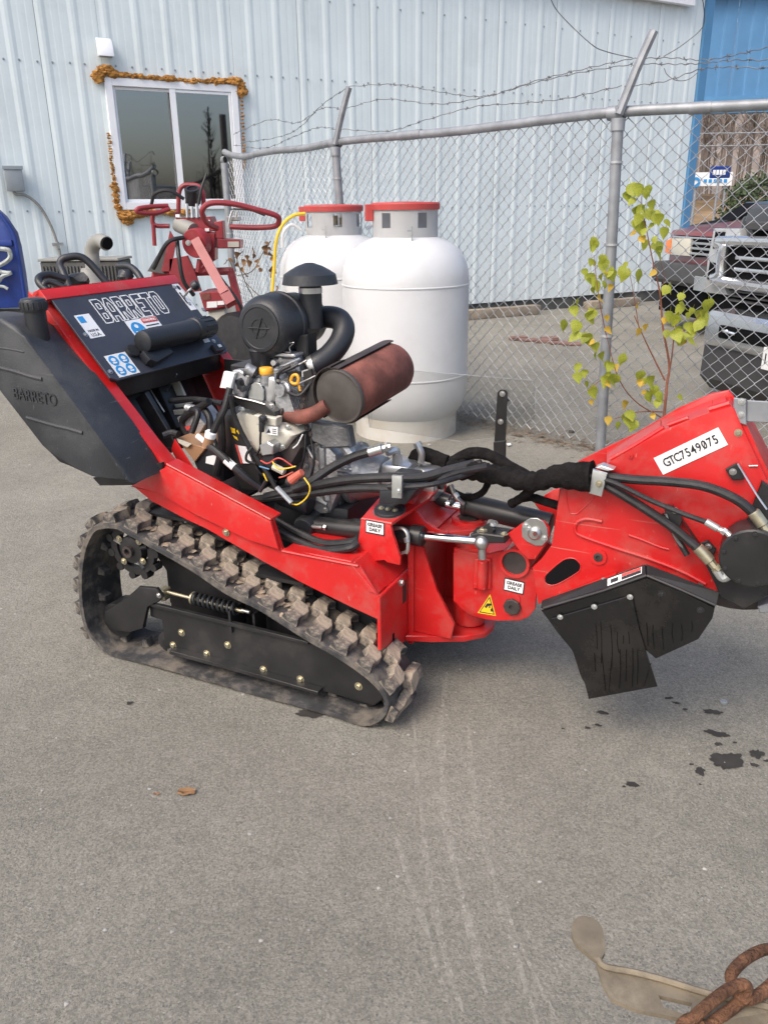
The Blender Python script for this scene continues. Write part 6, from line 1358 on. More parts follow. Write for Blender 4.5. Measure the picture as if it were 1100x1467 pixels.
# big hoses past the tower
hosep('hose', [(0.436,0.2,0.583),(0.562,0.2,0.627),(0.705,0.2,0.672),(0.834,0.21,0.695),(0.928,0.24,0.698),(0.996,0.28,0.715),(1.064,0.32,0.733)], .0135)
hosep('hose', [(0.383,0.2,0.566),(0.536,0.2,0.602),(0.727,0.2,0.65),(0.86,0.2,0.668)], .0125)
hosep('hose', [(0.866,0.17,0.685),(0.938,0.17,0.694),(1.001,0.19,0.705),(1.049,0.25,0.713),(1.092,0.3,0.726)], .007)
hosep('hose', [(0.881,0.3,0.661),(0.968,0.3,0.687),(1.023,0.32,0.711),(1.081,0.33,0.732)], .013)
hosep('hose', [(0.857,0.28,0.664),(0.958,0.27,0.683),(1.045,0.26,0.723),(1.131,0.24,0.756)], .010)
clb = part('hose_clamp', 'zinc_white', G, lambda bm: xz(bm, [(0.886,0.725),(0.917,0.727),(0.915,0.662),(0.885,0.66)], .15, .162, .003, 2))
bolt(clb, (0.907,0.149,0.683), (0, -1, 0), .006, 'zinc_white')
part('clamp_block', 'plastic', G, lambda bm: xz(bm, [(0.834,0.665),(0.95,0.684),(0.912,0.634),(0.829,0.624)], .18, .3, .006, 2))
hosep('hose', [(0.486,0.16,0.5),(0.572,0.15,0.479),(0.665,0.14,0.47),(0.754,0.14,0.492),(0.771,0.16,0.503)], .013)
hosep('hose', [(0.478,0.19,0.517),(0.567,0.18,0.492),(0.656,0.17,0.479),(0.75,0.17,0.5),(0.76,0.19,0.507)], .012)
hosep('hose', [(0.589,0.3,0.461),(0.656,0.28,0.497),(0.715,0.26,0.523),(0.767,0.25,0.53)], .012)
# wiring mess and hoses near the battery
hosep('hose', [(0.352,0.18,0.917),(0.341,0.16,0.859),(0.319,0.15,0.817),(0.299,0.14,0.775)], .0105)
part('inline_fitting', 'white_label', G, lambda bm: cyl(bm, (0.301,0.14,0.79), (0.294,0.14,0.77), .0175, 16, .003))
part('inline_fitting', 'copper_tan', G, lambda bm: cyl(bm, (0.295,0.14,0.773), (0.28,0.14,0.741), .0155, 16, .002))
bc = hosep('hose', [(0.279,0.14,0.749),(0.325,0.13,0.731),(0.379,0.13,0.694),(0.412,0.14,0.661),(0.445,0.16,0.628)], .0115)
part('cable_label', 'white_label', bc, lambda bm: tube(bm, [(0.354,0.129,0.711),(0.382,0.13,0.692)], .0122, 12, 2))
part('cable_label', 'white_label', bc, lambda bm: tube(bm, [(0.248,0.139,0.772),(0.276,0.138,0.756)], .0085, 12, 2))
hosep('hose', [(0.365,0.16,0.901),(0.371,0.17,0.828),(0.406,0.18,0.744),(0.46,0.19,0.661),(0.485,0.19,0.62)], .0075)
hosep('hose', [(0.294,0.2,0.831),(0.289,0.2,0.726),(0.258,0.2,0.632)], .013)
hosep('hose', [(0.105,0.3,0.679),(0.064,0.3,0.764),(0.194,0.28,0.842)], .012)
hosep('hose', [(0.08,0.18,0.744),(0.098,0.2,0.75),(0.125,0.2,0.748)], .011)
hosep('hose', [(-0.023,0.35,0.811),(0.099,0.33,0.831),(0.232,0.3,0.835)], .009)
hosep('hose', [(0.149,0.3,0.818),(0.188,0.28,0.79),(0.212,0.25,0.75),(0.255,0.22,0.694)], .012)
hosep('hose', [(0.154,0.24,0.821),(0.194,0.22,0.818),(0.178,0.2,0.758)], .010)
for m_, pts in (('yellow', [(0.503,0.15,0.721),(0.525,0.14,0.705),(0.556,0.14,0.707),(0.583,0.15,0.714)]), ('sign_red', [(0.457,0.16,0.713),(0.488,0.15,0.711),(0.528,0.15,0.732),(0.567,0.16,0.709)]), ('yellow', [(0.615,0.14,0.687),(0.639,0.13,0.664),(0.628,0.13,0.633),(0.598,0.13,0.607),(0.571,0.14,0.6)]), ('coral', [(0.524,0.15,0.672),(0.543,0.15,0.679),(0.573,0.15,0.696)]), ('yellow', [(0.484,0.13,0.686),(0.495,0.13,0.662)]), ('trim_blue', [(0.458,0.15,0.698),(0.491,0.15,0.694)])):
    part('wire', m_, G, lambda bm: tube(bm, pts, .0022, 6))
part('wire_nut', 'coral', G, lambda bm: (tube(bm, [(0.57,0.14,0.673),(0.609,0.14,0.703)], lambda t: .014 - .004 * t, 10, 4),))
part('connector', 'box_grey', G, lambda bm: tube(bm, [(0.527,0.13,0.649),(0.576,0.128,0.609)], .0085, 8, 2, flat=.8))
part('connector', 'plastic', G, lambda bm: tube(bm, [(0.493,0.13,0.666),(0.469,0.128,0.629)], .0075, 8, 2, flat=.8))
part('connector', 'shroud', G, lambda bm: tube(bm, [(0.5,0.16,0.701),(0.537,0.16,0.688)], .011, 8, 2))
hosep('wire', [(0.424,0.17,0.749),(0.409,0.16,0.728),(0.407,0.16,0.707),(0.429,0.17,0.698)], .004)
# battery box and valve gear in the bay behind the rail
bt = part('battery_tray', 'red', G, lambda bm: (xz(bm, [(0.093,0.695),(0.112,0.733),(0.178,0.64),(0.127,0.634)], .195, .2, .001),))
part('battery', 'plastic', bt, lambda bm: xz(bm, [(0.158,0.655),(0.211,0.707),(0.276,0.697),(0.267,0.604),(0.184,0.593)], .22, .42, .004))
part('battery_top', 'copper_tan', bt, lambda bm: xz(bm, [(0.106,0.73),(0.168,0.719),(0.219,0.711),(0.17,0.659)], .21, .4, .002))
part('battery_top', 'shroud', bt, lambda bm: xz(bm, [(0.116,0.733),(0.17,0.72),(0.155,0.709),(0.123,0.72)], .2, .206, 0), sm=False)
part('battery_label', 'white_label', bt, lambda bm: xz(bm, [(0.213,0.681),(0.259,0.693),(0.25,0.655),(0.208,0.659)], .2165, .2185, 0), sm=False)
part('solenoid', 'cast_alu', G, lambda bm: (xz(bm, [(0.037,0.771),(0.115,0.802),(0.155,0.759),(0.122,0.718),(0.053,0.716)], .3, .4, .01, 2), cyl(bm, (0.086,0.3,0.808), (0.125,0.3,0.805), .014, 12)))
part('solenoid_label', 'sign_red', G, lambda bm: xz(bm, [(0.059,0.741),(0.094,0.75),(0.098,0.736),(0.063,0.728)], .2965, .2985, 0), sm=False)
part('valve_block', 'black_paint', G, lambda bm: (xz(bm, [(-0.257,0.806),(-0.137,0.852),(-0.065,0.697),(-0.144,0.611)], .42, .6, .01, 2), xz(bm, [(-0.109,0.824),(-0.064,0.851),(0.052,0.673),(-0.013,0.666)], .28, .3, .002)))
part('valve_lever', 'shroud', G, lambda bm: (xz(bm, [(-0.151,0.869),(-0.113,0.877),(-0.074,0.796),(-0.124,0.791)], .49, .5, .001), xz(bm, [(-0.092,0.77),(-0.014,0.786),(-0.025,0.771),(-0.087,0.76)], .45, .46, .001), xz(bm, [(-0.058,0.764),(-0.006,0.773),(-0.018,0.753),(-0.054,0.749)], .4, .41, .001)))
part('link_rod', 'steel', G, lambda bm: (cyl(bm, (-0.157,0.4,0.843), (-0.096,0.4,0.755), .003, 6), cyl(bm, (-0.041,0.42,0.887), (-0.117,0.45,0.817), .002, 6)))
part('bay_back', 'black_paint', G, lambda bm: box(bm, (-.02, .66, .45), (.3, .67, .9)))
part('bay_floor', 'black_paint', G, lambda bm: box(bm, (0, .1, .5), (.25, .7, .51)))
part('crank_tray', 'black_paint', G, lambda bm: box(bm, (.25, .14, .44), (.62, .69, .455)))

# ================================================================ OLD RED TRENCHER BEHIND
random.seed(51)
TRX = Vector((-1.075,4.9,0.751)); TRX.z = 0
T = empty('trencher', TRX, 0, 'old faded red walk-behind trencher with loop handlebars by the window', 'trencher')
def tl(pts): return [Vector(p) - TRX for p in pts]
def tp(name, m, fn, **k): return part(name, m, T, fn, **k)
def tpoly(bm, pts, d0, d1, bev=.004):
    P = tl(pts); prism(bm, [(p.x, p.z) for p in P], lambda p: (p[0], d0, p[1]), lambda p: (p[0], d1, p[1]), bev)
tp('handlebar', 'red_faded', lambda bm: tube(bm, tl([(-0.93,4.85,1.315),(-0.966,4.75,1.35),(-0.974,4.7,1.409),(-0.924,4.7,1.447),(-0.81,4.72,1.443),(-0.69,4.75,1.413),(-0.588,4.78,1.382),(-0.568,4.8,1.356),(-0.596,4.82,1.323),(-0.71,4.84,1.316),(-0.854,4.85,1.322)]), .0155, 10), label='bent red loop handlebar on the right side')
tp('handlebar', 'red_faded', lambda bm: tube(bm, tl([(-1.208,4.9,1.437),(-1.282,4.85,1.434),(-1.348,4.8,1.424),(-1.35,4.8,1.405),(-1.266,4.85,1.401),(-1.201,4.9,1.422)]), .0135, 10))
tp('handlebar', 'red_faded', lambda bm: (tube(bm, tl([(-1.3,4.9,1.397),(-1.298,4.9,1.337),(-1.211,4.9,1.329)]), .013, 8), tube(bm, tl([(-1.297,4.88,1.337),(-1.302,4.88,1.224)]), .012, 8)))
tp('gauge_hoop', 'red_faded', lambda bm: tube(bm, tl([(-1.175,5,1.399),(-1.16,5,1.509),(-1.132,5,1.546),(-1.088,5,1.549),(-1.044,5,1.541),(-1.023,5,1.503),(-1.026,5,1.432)]), .013, 10))
tp('gauge', 'plastic', lambda bm: (cyl(bm, *tl([(-1.071,4.95,1.522),(-1.085,4.98,1.447)]), .04, 18), ring(bm, tl([(-1.067,4.93,1.521)])[0], (0, -.5, 1), .03, .04, .01, 18)))
tp('console', 'red_faded', lambda bm: (tpoly(bm, [(-1.179,4.9,1.403),(-1.167,4.9,1.369),(-0.97,4.9,1.378),(-0.949,4.9,1.299),(-1.01,4.9,1.292),(-1.124,4.9,1.312)], -.02, .14), tpoly(bm, [(-1.013,4.9,1.296),(-0.95,4.9,1.288),(-0.962,4.9,1.142),(-0.992,4.9,1.126),(-1.043,4.9,1.143)], -.02, .08)))
for q in [(-1.153,4.9,1.384),(-0.984,4.9,1.352),(-0.992,4.9,1.307)]:
    v = q; tp('decal', 'white_label', lambda bm: box(bm, Vector(v) - TRX - Vector((.012, .025, .008)), Vector(v) - TRX + Vector((.012, -.021, .008)), .0))
tp('hydraulic_fittings', 'steel', lambda bm: [cyl(bm, *tl(q), .009, 8) for q in ([(-1.095,4.88,1.447),(-1.096,4.87,1.373)], [(-1.039,4.88,1.446),(-1.04,4.87,1.372)], [(-1.068,4.88,1.432),(-1.068,4.87,1.372)])])
tp('swivel', 'grey_duct', lambda bm: cyl(bm, *tl([(-1.163,4.92,1.339),(-1.069,4.86,1.301)]), .045, 18))
hb_ = tp('hub', 'red_faded', lambda bm: lathe(bm, [(.075, 0), (.08, .01), (.08, .06), (.07, .07)], tl([(-1.058,4.8,1.235)])[0], (.35, 1, .1), 24))
bolt(hb_, tl([(-1.087,4.79,1.24)])[0], (0, -1, 0), .01, 'steel')
tp('boom', 'red_faded', lambda bm: (tube(bm, tl([(-1.04,4.78,1.251),(-0.865,4.6,0.976)]), .036, 4, 2), tube(bm, tl([(-0.878,4.62,0.993),(-0.831,4.58,0.921)]), .042, 4, 2)), label='salmon square boom tube leaning down to the right')
tp('control_box', 'red_faded', lambda bm: (tpoly(bm, [(-0.94,4.88,1.258),(-0.809,4.88,1.249),(-0.812,4.88,1.203),(-0.945,4.88,1.204)], -.02, .1), tpoly(bm, [(-0.953,4.88,1.348),(-0.904,4.88,1.355),(-0.904,4.88,1.257),(-0.953,4.88,1.258)], -.01, .08)))
tp('control_label', 'shroud', lambda bm: tpoly(bm, [(-0.878,4.86,1.242),(-0.814,4.86,1.242),(-0.816,4.86,1.211),(-0.88,4.86,1.212)], -.0305, -.0285, 0))
tp('lever_stack', 'steel', lambda bm: (tpoly(bm, [(-0.875,4.88,1.378),(-0.807,4.88,1.377),(-0.801,4.88,1.354),(-0.873,4.88,1.348)], -.02, .06), tube(bm, tl([(-0.835,4.85,1.407),(-0.85,4.85,1.37),(-0.862,4.85,1.325)]), .008, 8), tube(bm, tl([(-0.808,4.85,1.403),(-0.818,4.85,1.37)]), .007, 8)))
tp('lever', 'plastic', lambda bm: tube(bm, tl([(-0.822,4.8,1.418),(-0.729,4.8,1.409),(-0.645,4.8,1.379)]), .005, 6))
tp('guard_plate', 'red_faded', lambda bm: tpoly(bm, [(-1.21,4.95,1.305),(-1.179,4.95,1.247),(-1.229,4.95,1.079),(-1.283,4.95,1.08),(-1.252,4.95,1.17)], -.005, .005, .001))
tp('mud_flap', 'grey_cabinet', lambda bm: tpoly(bm, [(-1.282,4.95,1.197),(-1.239,4.95,1.22),(-1.272,4.95,1.064),(-1.369,4.95,1.081)], .01, .02, .001))
tp('lower_plate', 'red_faded', lambda bm: tpoly(bm, [(-1.23,4.9,1.149),(-1.122,4.9,1.167),(-1.087,4.9,1.069),(-1.06,4.9,0.966),(-1.151,4.9,0.959),(-1.239,4.9,1.067)], -.005, .02, .002))
tp('cross_bar', 'red_faded', lambda bm: tube(bm, tl([(-1.342,4.95,1.068),(-1.098,4.95,1.07),(-0.878,4.95,1.075)]), .025, 6, 2))
tp('frame_leg', 'red_faded', lambda bm: tube(bm, tl([(-0.89,4.95,1.087),(-0.837,4.93,0.806),(-0.797,4.9,0.538)]) + [Vector((tl([(-0.797,4.9,0.538)])[0].x + .02, 0, .0))], .025, 6, 2))
tp('frame_leg', 'red_faded', lambda bm: tube(bm, tl([(-1.343,5,1.065),(-1.391,5,0.783)]) + [Vector((tl([(-1.396,5,0.741)])[0].x, .1, 0))], .025, 6, 2))
tp('link_arm', 'red_faded', lambda bm: (tube(bm, tl([(-1.037,4.85,1.145),(-1.055,4.85,1.076)]), .022, 6, 2), tube(bm, tl([(-0.989,4.85,1.137),(-1.05,4.85,1.091)]), .016, 6, 2)))
tp('hose', 'hose', lambda bm: tube(bm, tl([(-1.11,4.8,1.27),(-1.195,4.75,1.242),(-1.302,4.8,1.102)]), .012, 8))
tp('hose', 'hose', lambda bm: tube(bm, tl([(-1.151,4.8,1.251),(-1.137,4.75,1.156),(-1.125,4.75,1.038),(-1.085,4.8,0.952)]), .012, 8))
tp('hose', 'hose', lambda bm: tube(bm, tl([(-0.952,4.8,1.086),(-0.881,4.75,1.004),(-0.819,4.7,0.931),(-0.785,4.7,0.853)]), .010, 8))
tp('hose', 'hose', lambda bm: tube(bm, tl([(-1.316,4.95,1.442),(-1.272,4.9,1.504),(-1.191,4.9,1.518),(-1.117,4.92,1.473)]), .010, 8))
tp('hose', 'leaf_green' if False else 'hose', lambda bm: tube(bm, tl([(-1.032,4.9,1.446),(-1.008,4.9,1.527),(-0.978,4.92,1.604)]), lambda t: .011 - .006 * t, 8))
tp('engine_cowl', 'red_faded', lambda bm: tpoly(bm, [(-1.07,4.7,0.957),(-0.93,4.7,0.971),(-0.923,4.7,0.87),(-1.045,4.7,0.848)], -.03, .25, .01))
tp('cowl_label', 'white_label', lambda bm: (tpoly(bm, [(-1.027,4.66,0.907),(-0.967,4.66,0.91),(-0.97,4.66,0.875),(-1.03,4.66,0.872)], -.034, -.031, 0), tpoly(bm, [(-0.964,4.66,0.91),(-0.924,4.66,0.913),(-0.926,4.66,0.89),(-0.966,4.66,0.887)], -.034, -.031, 0)), sm=False)
tp('engine_block', 'shroud', lambda bm: tpoly(bm, [(-1.035,4.75,0.85),(-0.921,4.75,0.865),(-0.906,4.75,0.648),(-1.016,4.75,0.609)], 0, .3, .015))
tp('cowl_grille', 'rust', lambda bm: tpoly(bm, [(-1.054,4.66,0.953),(-1.006,4.66,0.96),(-1.002,4.66,0.922),(-1.05,4.66,0.915)], -.034, -.0305, 0))
tp('tyre', 'hose', lambda bm: lathe(bm, [(.12, 0), (.19, .01), (.21, .04), (.21, .12), (.19, .15), (.12, .16)], tl([(-0.877,4.8,0.762)])[0] * 1 + Vector((0, -.02, -.12)), (.5, .9, 0), 28))
bpy.data.objects['tyre'].location.z = 0

# ================================================================ BLUE MACHINE AT LEFT EDGE
BX = Vector((-3.339,7.2,0.588)); BX.z = 0
bl = empty('blue_machine', BX, 0, 'blue painted machine housing with pale straps at the left edge', 'machine')
def bl_(pts): return [Vector(p) - BX for p in pts]
def bpoly(bm, pts, d0, d1, bev=.01):
    P = bl_(pts); prism(bm, [(p.x, p.z) for p in P], lambda p: (p[0], d0, p[1]), lambda p: (p[0], d1, p[1]), bev, 2)
part('housing', 'mach_blue', bl, lambda bm: bpoly(bm, [(-3.887,7.2,1.44),(-3.231,7.2,1.444),(-3.177,7.2,1.388),(-3.107,7.2,1.255),(-3.1,7.2,1.154),(-3.098,7.2,0.925),(-3.103,7.2,0.644),(-4.067,7.2,0.608)], 0, .12))
part('housing_edge', 'mach_blue', bl, lambda bm: tube(bm, bl_([(-3.212,7.19,1.427),(-3.173,7.19,1.388),(-3.102,7.19,1.255),(-3.09,7.19,1.154),(-3.087,7.19,0.926),(-3.091,7.19,0.657)]), .014, 8, 2))
part('inset_panel', 'mach_blue', bl, lambda bm: bpoly(bm, [(-3.574,7.18,1.199),(-3.119,7.18,1.199),(-3.115,7.18,1.155),(-3.586,7.18,1.138)], -.03, .0, .004))
part('base', 'black_paint', bl, lambda bm: box(bm, (-.8, .02, 0), (.24, .5, bl_([(-3.332,7.2,0.623)])[0].z), .01))
part('strap', 'pale_strap', bl, lambda bm: (tube(bm, bl_([(-3.39,7.14,1.137),(-3.168,7.14,1.129),(-3.132,7.14,1.095),(-3.153,7.14,1.044),(-3.27,7.14,0.989),(-3.42,7.14,0.979)]), .02, 6), tube(bm, bl_([(-3.416,7.14,1.002),(-3.213,7.14,0.942),(-3.154,7.14,0.936),(-3.231,7.14,0.908),(-3.286,7.14,0.863),(-3.439,7.14,0.876)]), .018, 6), tube(bm, bl_([(-3.45,7.14,0.819),(-3.257,7.14,0.828),(-3.201,7.14,0.804)]), .013, 6)))
# grey duct and louvred cabinet near the wall
DX = Vector((-2.051,5.6,0.762)); DX.z = 0
cb_ = empty('louvred_cabinet', DX, 0, 'low dark grey louvred cabinet behind the black handlebars', 'cabinet')
a, b = Vector((-2.271,5.6,1.105)) - DX, Vector((-1.751,5.6,1.104)) - DX
part('case', 'grey_cabinet', cb_, lambda bm: box(bm, (a.x, 0, 0), (b.x, .3, a.z), .008))
part('top_edge', 'grey_duct', cb_, lambda bm: box(bm, (a.x - .008, -.01, a.z + .001), (b.x + .008, .31, a.z + .018), .003))
for k in range(22):
    x = a.x + .02 + (b.x - a.x - .04) * k / 21
    part('louvre', 'grey_cabinet', cb_, lambda bm: box(bm, (x - .005, -.012, .1), (x + .005, -.001, a.z - .03)))
DP = Vector((-1.851,5.3,0.926)); DP.z = 0
du = empty('vent_pipe', DP, 0, 'grey gooseneck vent pipe rising behind the control panel', 'pipe')
part('gooseneck', 'grey_duct', du, lambda bm: tube(bm, [Vector(p) - DP for p in [(-1.835,5.3,1.011),(-1.816,5.3,1.113),(-1.811,5.3,1.18),(-1.781,5.28,1.226),(-1.726,5.24,1.243),(-1.681,5.2,1.228)]], .044, 16))
part('outlet', 'dark_void', du, lambda bm: cyl(bm, Vector((-1.685,5.2,1.232)) - DP, Vector((-1.668,5.185,1.228)) - DP, .036, 16))
part('cone', 'grey_duct', du, lambda bm: lathe(bm, [(.1, 0), (.1, (Vector((-1.838,5.3,0.99)) - DP).z), (.085, (Vector((-1.835,5.3,1.011)) - DP).z), (.05, (Vector((-1.823,5.3,1.062)) - DP).z), (.047, (Vector((-1.821,5.3,1.079)) - DP).z)], (0.005, 0, 0), (0, 0, 1), 22))

# ================================================================ SAPLING AND VINE
random.seed(61)
SB = Vector((1.615,4.5,0.26)); SB.z = 0
sap = empty('sapling', SB, 0, 'slender young tree with yellow-green leaves growing at the fence post', 'sapling')
def sl(pts): return [Vector(p) - SB for p in pts]
part('stem', 'bark_red', sap, lambda bm: tube(bm, [Vector((0, 0, 0))] + sl([(1.612,4.5,0.288),(1.608,4.5,0.462),(1.608,4.5,0.572),(1.543,4.48,0.78),(1.501,4.46,0.961),(1.449,4.45,1.106),(1.383,4.45,1.313)]), lambda t: .010 - .0075 * t, 8))
for br_, r in (([(1.594,4.5,0.482),(1.522,4.5,0.601),(1.437,4.47,0.734),(1.37,4.45,0.849)], .0055), ([(1.61,4.5,0.482),(1.625,4.52,0.616),(1.616,4.5,0.742),(1.609,4.46,0.845)], .005), ([(1.515,4.5,0.957),(1.52,4.48,1.053),(1.455,4.45,1.188)], .0025), ([(1.599,4.5,0.301),(1.453,4.46,0.312),(1.306,4.42,0.283)], .004), ([(1.383,4.45,1.313),(1.342,4.42,1.406),(1.336,4.4,1.476)], .003), ([(1.611,4.5,0.26),(1.424,4.45,0.375),(1.298,4.4,0.525),(1.208,4.38,0.757)], .0045), ([(1.213,4.4,0.754),(1.155,4.38,0.94),(1.107,4.38,1.17)], .003), ([(1.616,4.5,0.742),(1.674,4.46,0.777),(1.733,4.42,0.885)], .003), ([(1.403,4.45,0.782),(1.335,4.42,1.006),(1.301,4.4,1.097)], .0025), ([(1.225,4.4,0.526),(1.126,4.38,0.454)], .0025), ([(1.604,4.5,0.362),(1.504,4.47,0.43)], .0025)):
    part('branch', 'bark_red', sap, lambda bm: tube(bm, sl(br_), lambda t: r * (1 - .6 * t), 6))
def leaf_mesh(name, m, kind):
    bm = BM()
    out = [(0, 0), (.26, -.06), (.45, .12), (.47, .34), (.34, .6), (.16, .82), (0, 1.04)]
    L_, R_, C_ = [], [], []
    for i, (x, y) in enumerate(out):
        dz = -.28 * y * y + kind * .1 * math.sin(y * 5)
        C_.append(bm.verts.new((0.0, y if i else 0.0, dz))); k = .22 * x
        L_.append(bm.verts.new((-x * (1 + .05 * kind), y, dz + k + .05 * math.sin(7 * y + kind)))); R_.append(bm.verts.new((x, y * 1.0, dz + k - .04 * math.sin(6 * y))))
    for i in range(6):
        for a, b in ((L_, C_), (C_, R_)):
            q = [a[i], b[i], b[i + 1], a[i + 1]]
            try: bm.faces.new(q)
            except Exception: pass
    bmesh.ops.remove_doubles(bm, verts=bm.verts, dist=.0005)
    bm.faces.new([bm.verts.new(q) for q in ((-.022, .02, 0), (.022, .02, 0), (.014, -.5, .1), (-.014, -.5, .1))])
    o = obj(name, bm, m, None); me = o.data; bpy.data.objects.remove(o); return me
LG = [leaf_mesh('leaf', 'leaf_green', k) for k in (0, 1, -1)]; LY = [leaf_mesh('leaf', 'leaf_yellow', k) for k in (0, 1.4)]
GREEN = [(1.285,4.42,1.443),(1.305,4.42,1.42),(1.331,4.42,1.453),(1.358,4.42,1.469),(1.324,4.42,1.379),(1.354,4.42,1.358),(1.385,4.42,1.344),(1.305,4.42,1.311),(1.334,4.42,1.273),(1.355,4.42,1.287),(1.404,4.42,1.334),(1.372,4.42,1.402),(1.438,4.42,1.189),(1.388,4.42,1.207),(1.458,4.42,1.268),(1.404,4.42,1.235),(1.122,4.42,1.193),(1.106,4.42,1.126),(1.164,4.42,1.136),(1.181,4.42,1.101),(1.08,4.42,1.074),(1.109,4.42,1.038),(1.138,4.42,0.994),(1.174,4.42,1.012),(1.193,4.42,1.058),(1.082,4.42,1.235),(1.062,4.42,0.915),(1.123,4.42,0.86),(1.144,4.42,0.83),(1.105,4.42,0.849),(1.045,4.42,0.794),(1.052,4.42,0.745),(1.119,4.42,0.722),(1.14,4.42,0.692),(1.207,4.42,0.626),(1.226,4.42,0.584),(1.247,4.42,0.518),(1.279,4.42,0.506),(1.305,4.42,0.64),(1.085,4.42,0.559),(1.064,4.42,0.524),(1.122,4.42,0.48),(1.152,4.42,0.437),(1.295,4.42,1.107),(1.293,4.42,1.057),(1.341,4.42,1.053),(1.524,4.42,0.972),(1.564,4.42,0.949),(1.623,4.42,0.898),(1.588,4.42,0.843),(1.568,4.42,0.821),(1.527,4.42,0.844),(1.623,4.42,0.768),(1.617,4.42,0.724),(1.663,4.42,0.749),(1.588,4.42,0.746),(1.641,4.42,0.712),(1.728,4.42,0.838),(1.74,4.42,0.893),(1.704,4.42,0.79),(1.553,4.42,0.747),(1.743,4.42,0.812),(1.706,4.42,0.864),(1.683,4.42,0.745),(1.45,4.42,0.492),(1.482,4.42,0.488),(1.491,4.42,0.405),(1.513,4.42,0.377),(1.358,4.42,0.283),(1.409,4.42,0.242),(1.38,4.42,0.258),(1.618,4.42,0.415),(1.329,4.42,1.321),(1.344,4.42,1.389),(1.197,4.42,1.086),(1.156,4.42,1.051),(1.607,4.42,0.872),(1.648,4.42,0.783),(1.476,4.42,0.393),(1.727,4.42,0.812),(1.225,4.42,0.541)]
YELL = [(1.324,4.4,1.24),(1.315,4.4,1.264),(1.156,4.4,0.945),(1.171,4.4,1.074),(1.222,4.4,0.995),(1.222,4.4,0.832),(1.223,4.4,0.772),(1.143,4.4,0.683),(1.125,4.4,0.721),(1.279,4.4,0.571),(1.212,4.4,0.499),(1.184,4.4,0.413),(1.159,4.4,0.386),(1.267,4.4,0.265),(1.369,4.4,0.903),(1.406,4.4,0.792),(1.402,4.4,0.759),(1.389,4.4,0.504),(1.43,4.4,0.442),(1.373,4.4,0.352),(1.446,4.4,0.477),(1.512,4.4,0.824),(1.635,4.4,0.704),(1.49,4.4,0.31),(1.767,4.4,0.323),(1.456,4.4,1.064)]
GREEN = GREEN + [tuple(Vector(q) + Vector((random.uniform(-.045, .045), random.uniform(-.05, .05), random.uniform(-.045, .045)))) for q in GREEN[::2]]
for lst, meshes in ((GREEN, LG), (YELL, LY)):
    for p in lst:
        o = bpy.data.objects.new('leaf', random.choice(meshes)); COL.objects.link(o); o.parent = sap
        s = random.uniform(.036, .074) if meshes is LG else random.uniform(.028, .05)
        q = Vector(p) - SB + Vector((random.uniform(-.008, .008), random.uniform(-.1, .06), s * .55))
        o.location = q; o.scale = (s, s, s)
        o.rotation_euler = (R(random.uniform(-120, -60)), R(random.uniform(-25, 25)), R(random.uniform(-60, 60)))
# dry vine on the fence behind the tanks
VB = Vector((-1.023,6.9,0.595)); VB.z = 0
vine = empty('dry_vine', VB, 0, 'withered brown vine tangled in the fence left of the tanks', 'vine')
for pts in ([(-1.096,7.2,0.133),(-1.085,7.1,0.631),(-1.138,7,0.843),(-1.195,7,1.029),(-1.127,6.9,1.099)], [(-1.204,7,0.9),(-1.065,6.95,0.942),(-0.956,6.9,1.097),(-0.887,6.85,1.179)], [(-1.138,7,0.843),(-0.996,6.9,0.737),(-0.865,6.8,0.785)], [(-1.186,7,0.758),(-1.245,6.95,1.016),(-1.283,6.9,1.003)]):
    part('stem', 'bark', vine, lambda bm: tube(bm, [Vector(p) - VB for p in pts], .004, 6))
ML = leaf_mesh('leaf', 'dry_leaf', 1.3)
for p in [(-1.154,6.85,1.091),(-1.129,6.85,1.036),(-1.081,6.85,1.068),(-1.039,6.85,1.111),(-1.019,6.85,1.068),(-0.993,6.85,1.035),(-1.013,6.85,0.991),(-0.935,6.85,1.142),(-0.911,6.85,1.169),(-0.904,6.85,1.099),(-0.889,6.85,1.055),(-0.975,6.85,0.964),(-0.9,6.85,0.968),(-0.88,6.85,0.924),(-0.895,6.85,0.869),(-1.146,6.85,0.966),(-1.109,6.85,0.927),(-1.183,6.85,1.004),(-1.26,6.85,1.038),(-1.214,6.85,1.043),(-0.863,6.85,0.824),(-0.938,6.85,1.099),(-1.062,6.85,1.025),(-0.902,6.85,1.131)]:
    o = bpy.data.objects.new('leaf', ML); COL.objects.link(o); o.parent = vine; s = random.uniform(.035, .06)
    o.location = Vector(p) - VB; o.scale = (s, s, s); o.rotation_euler = (R(random.uniform(-150, -40)), R(random.uniform(-50, 50)), R(random.uniform(-90, 90)))

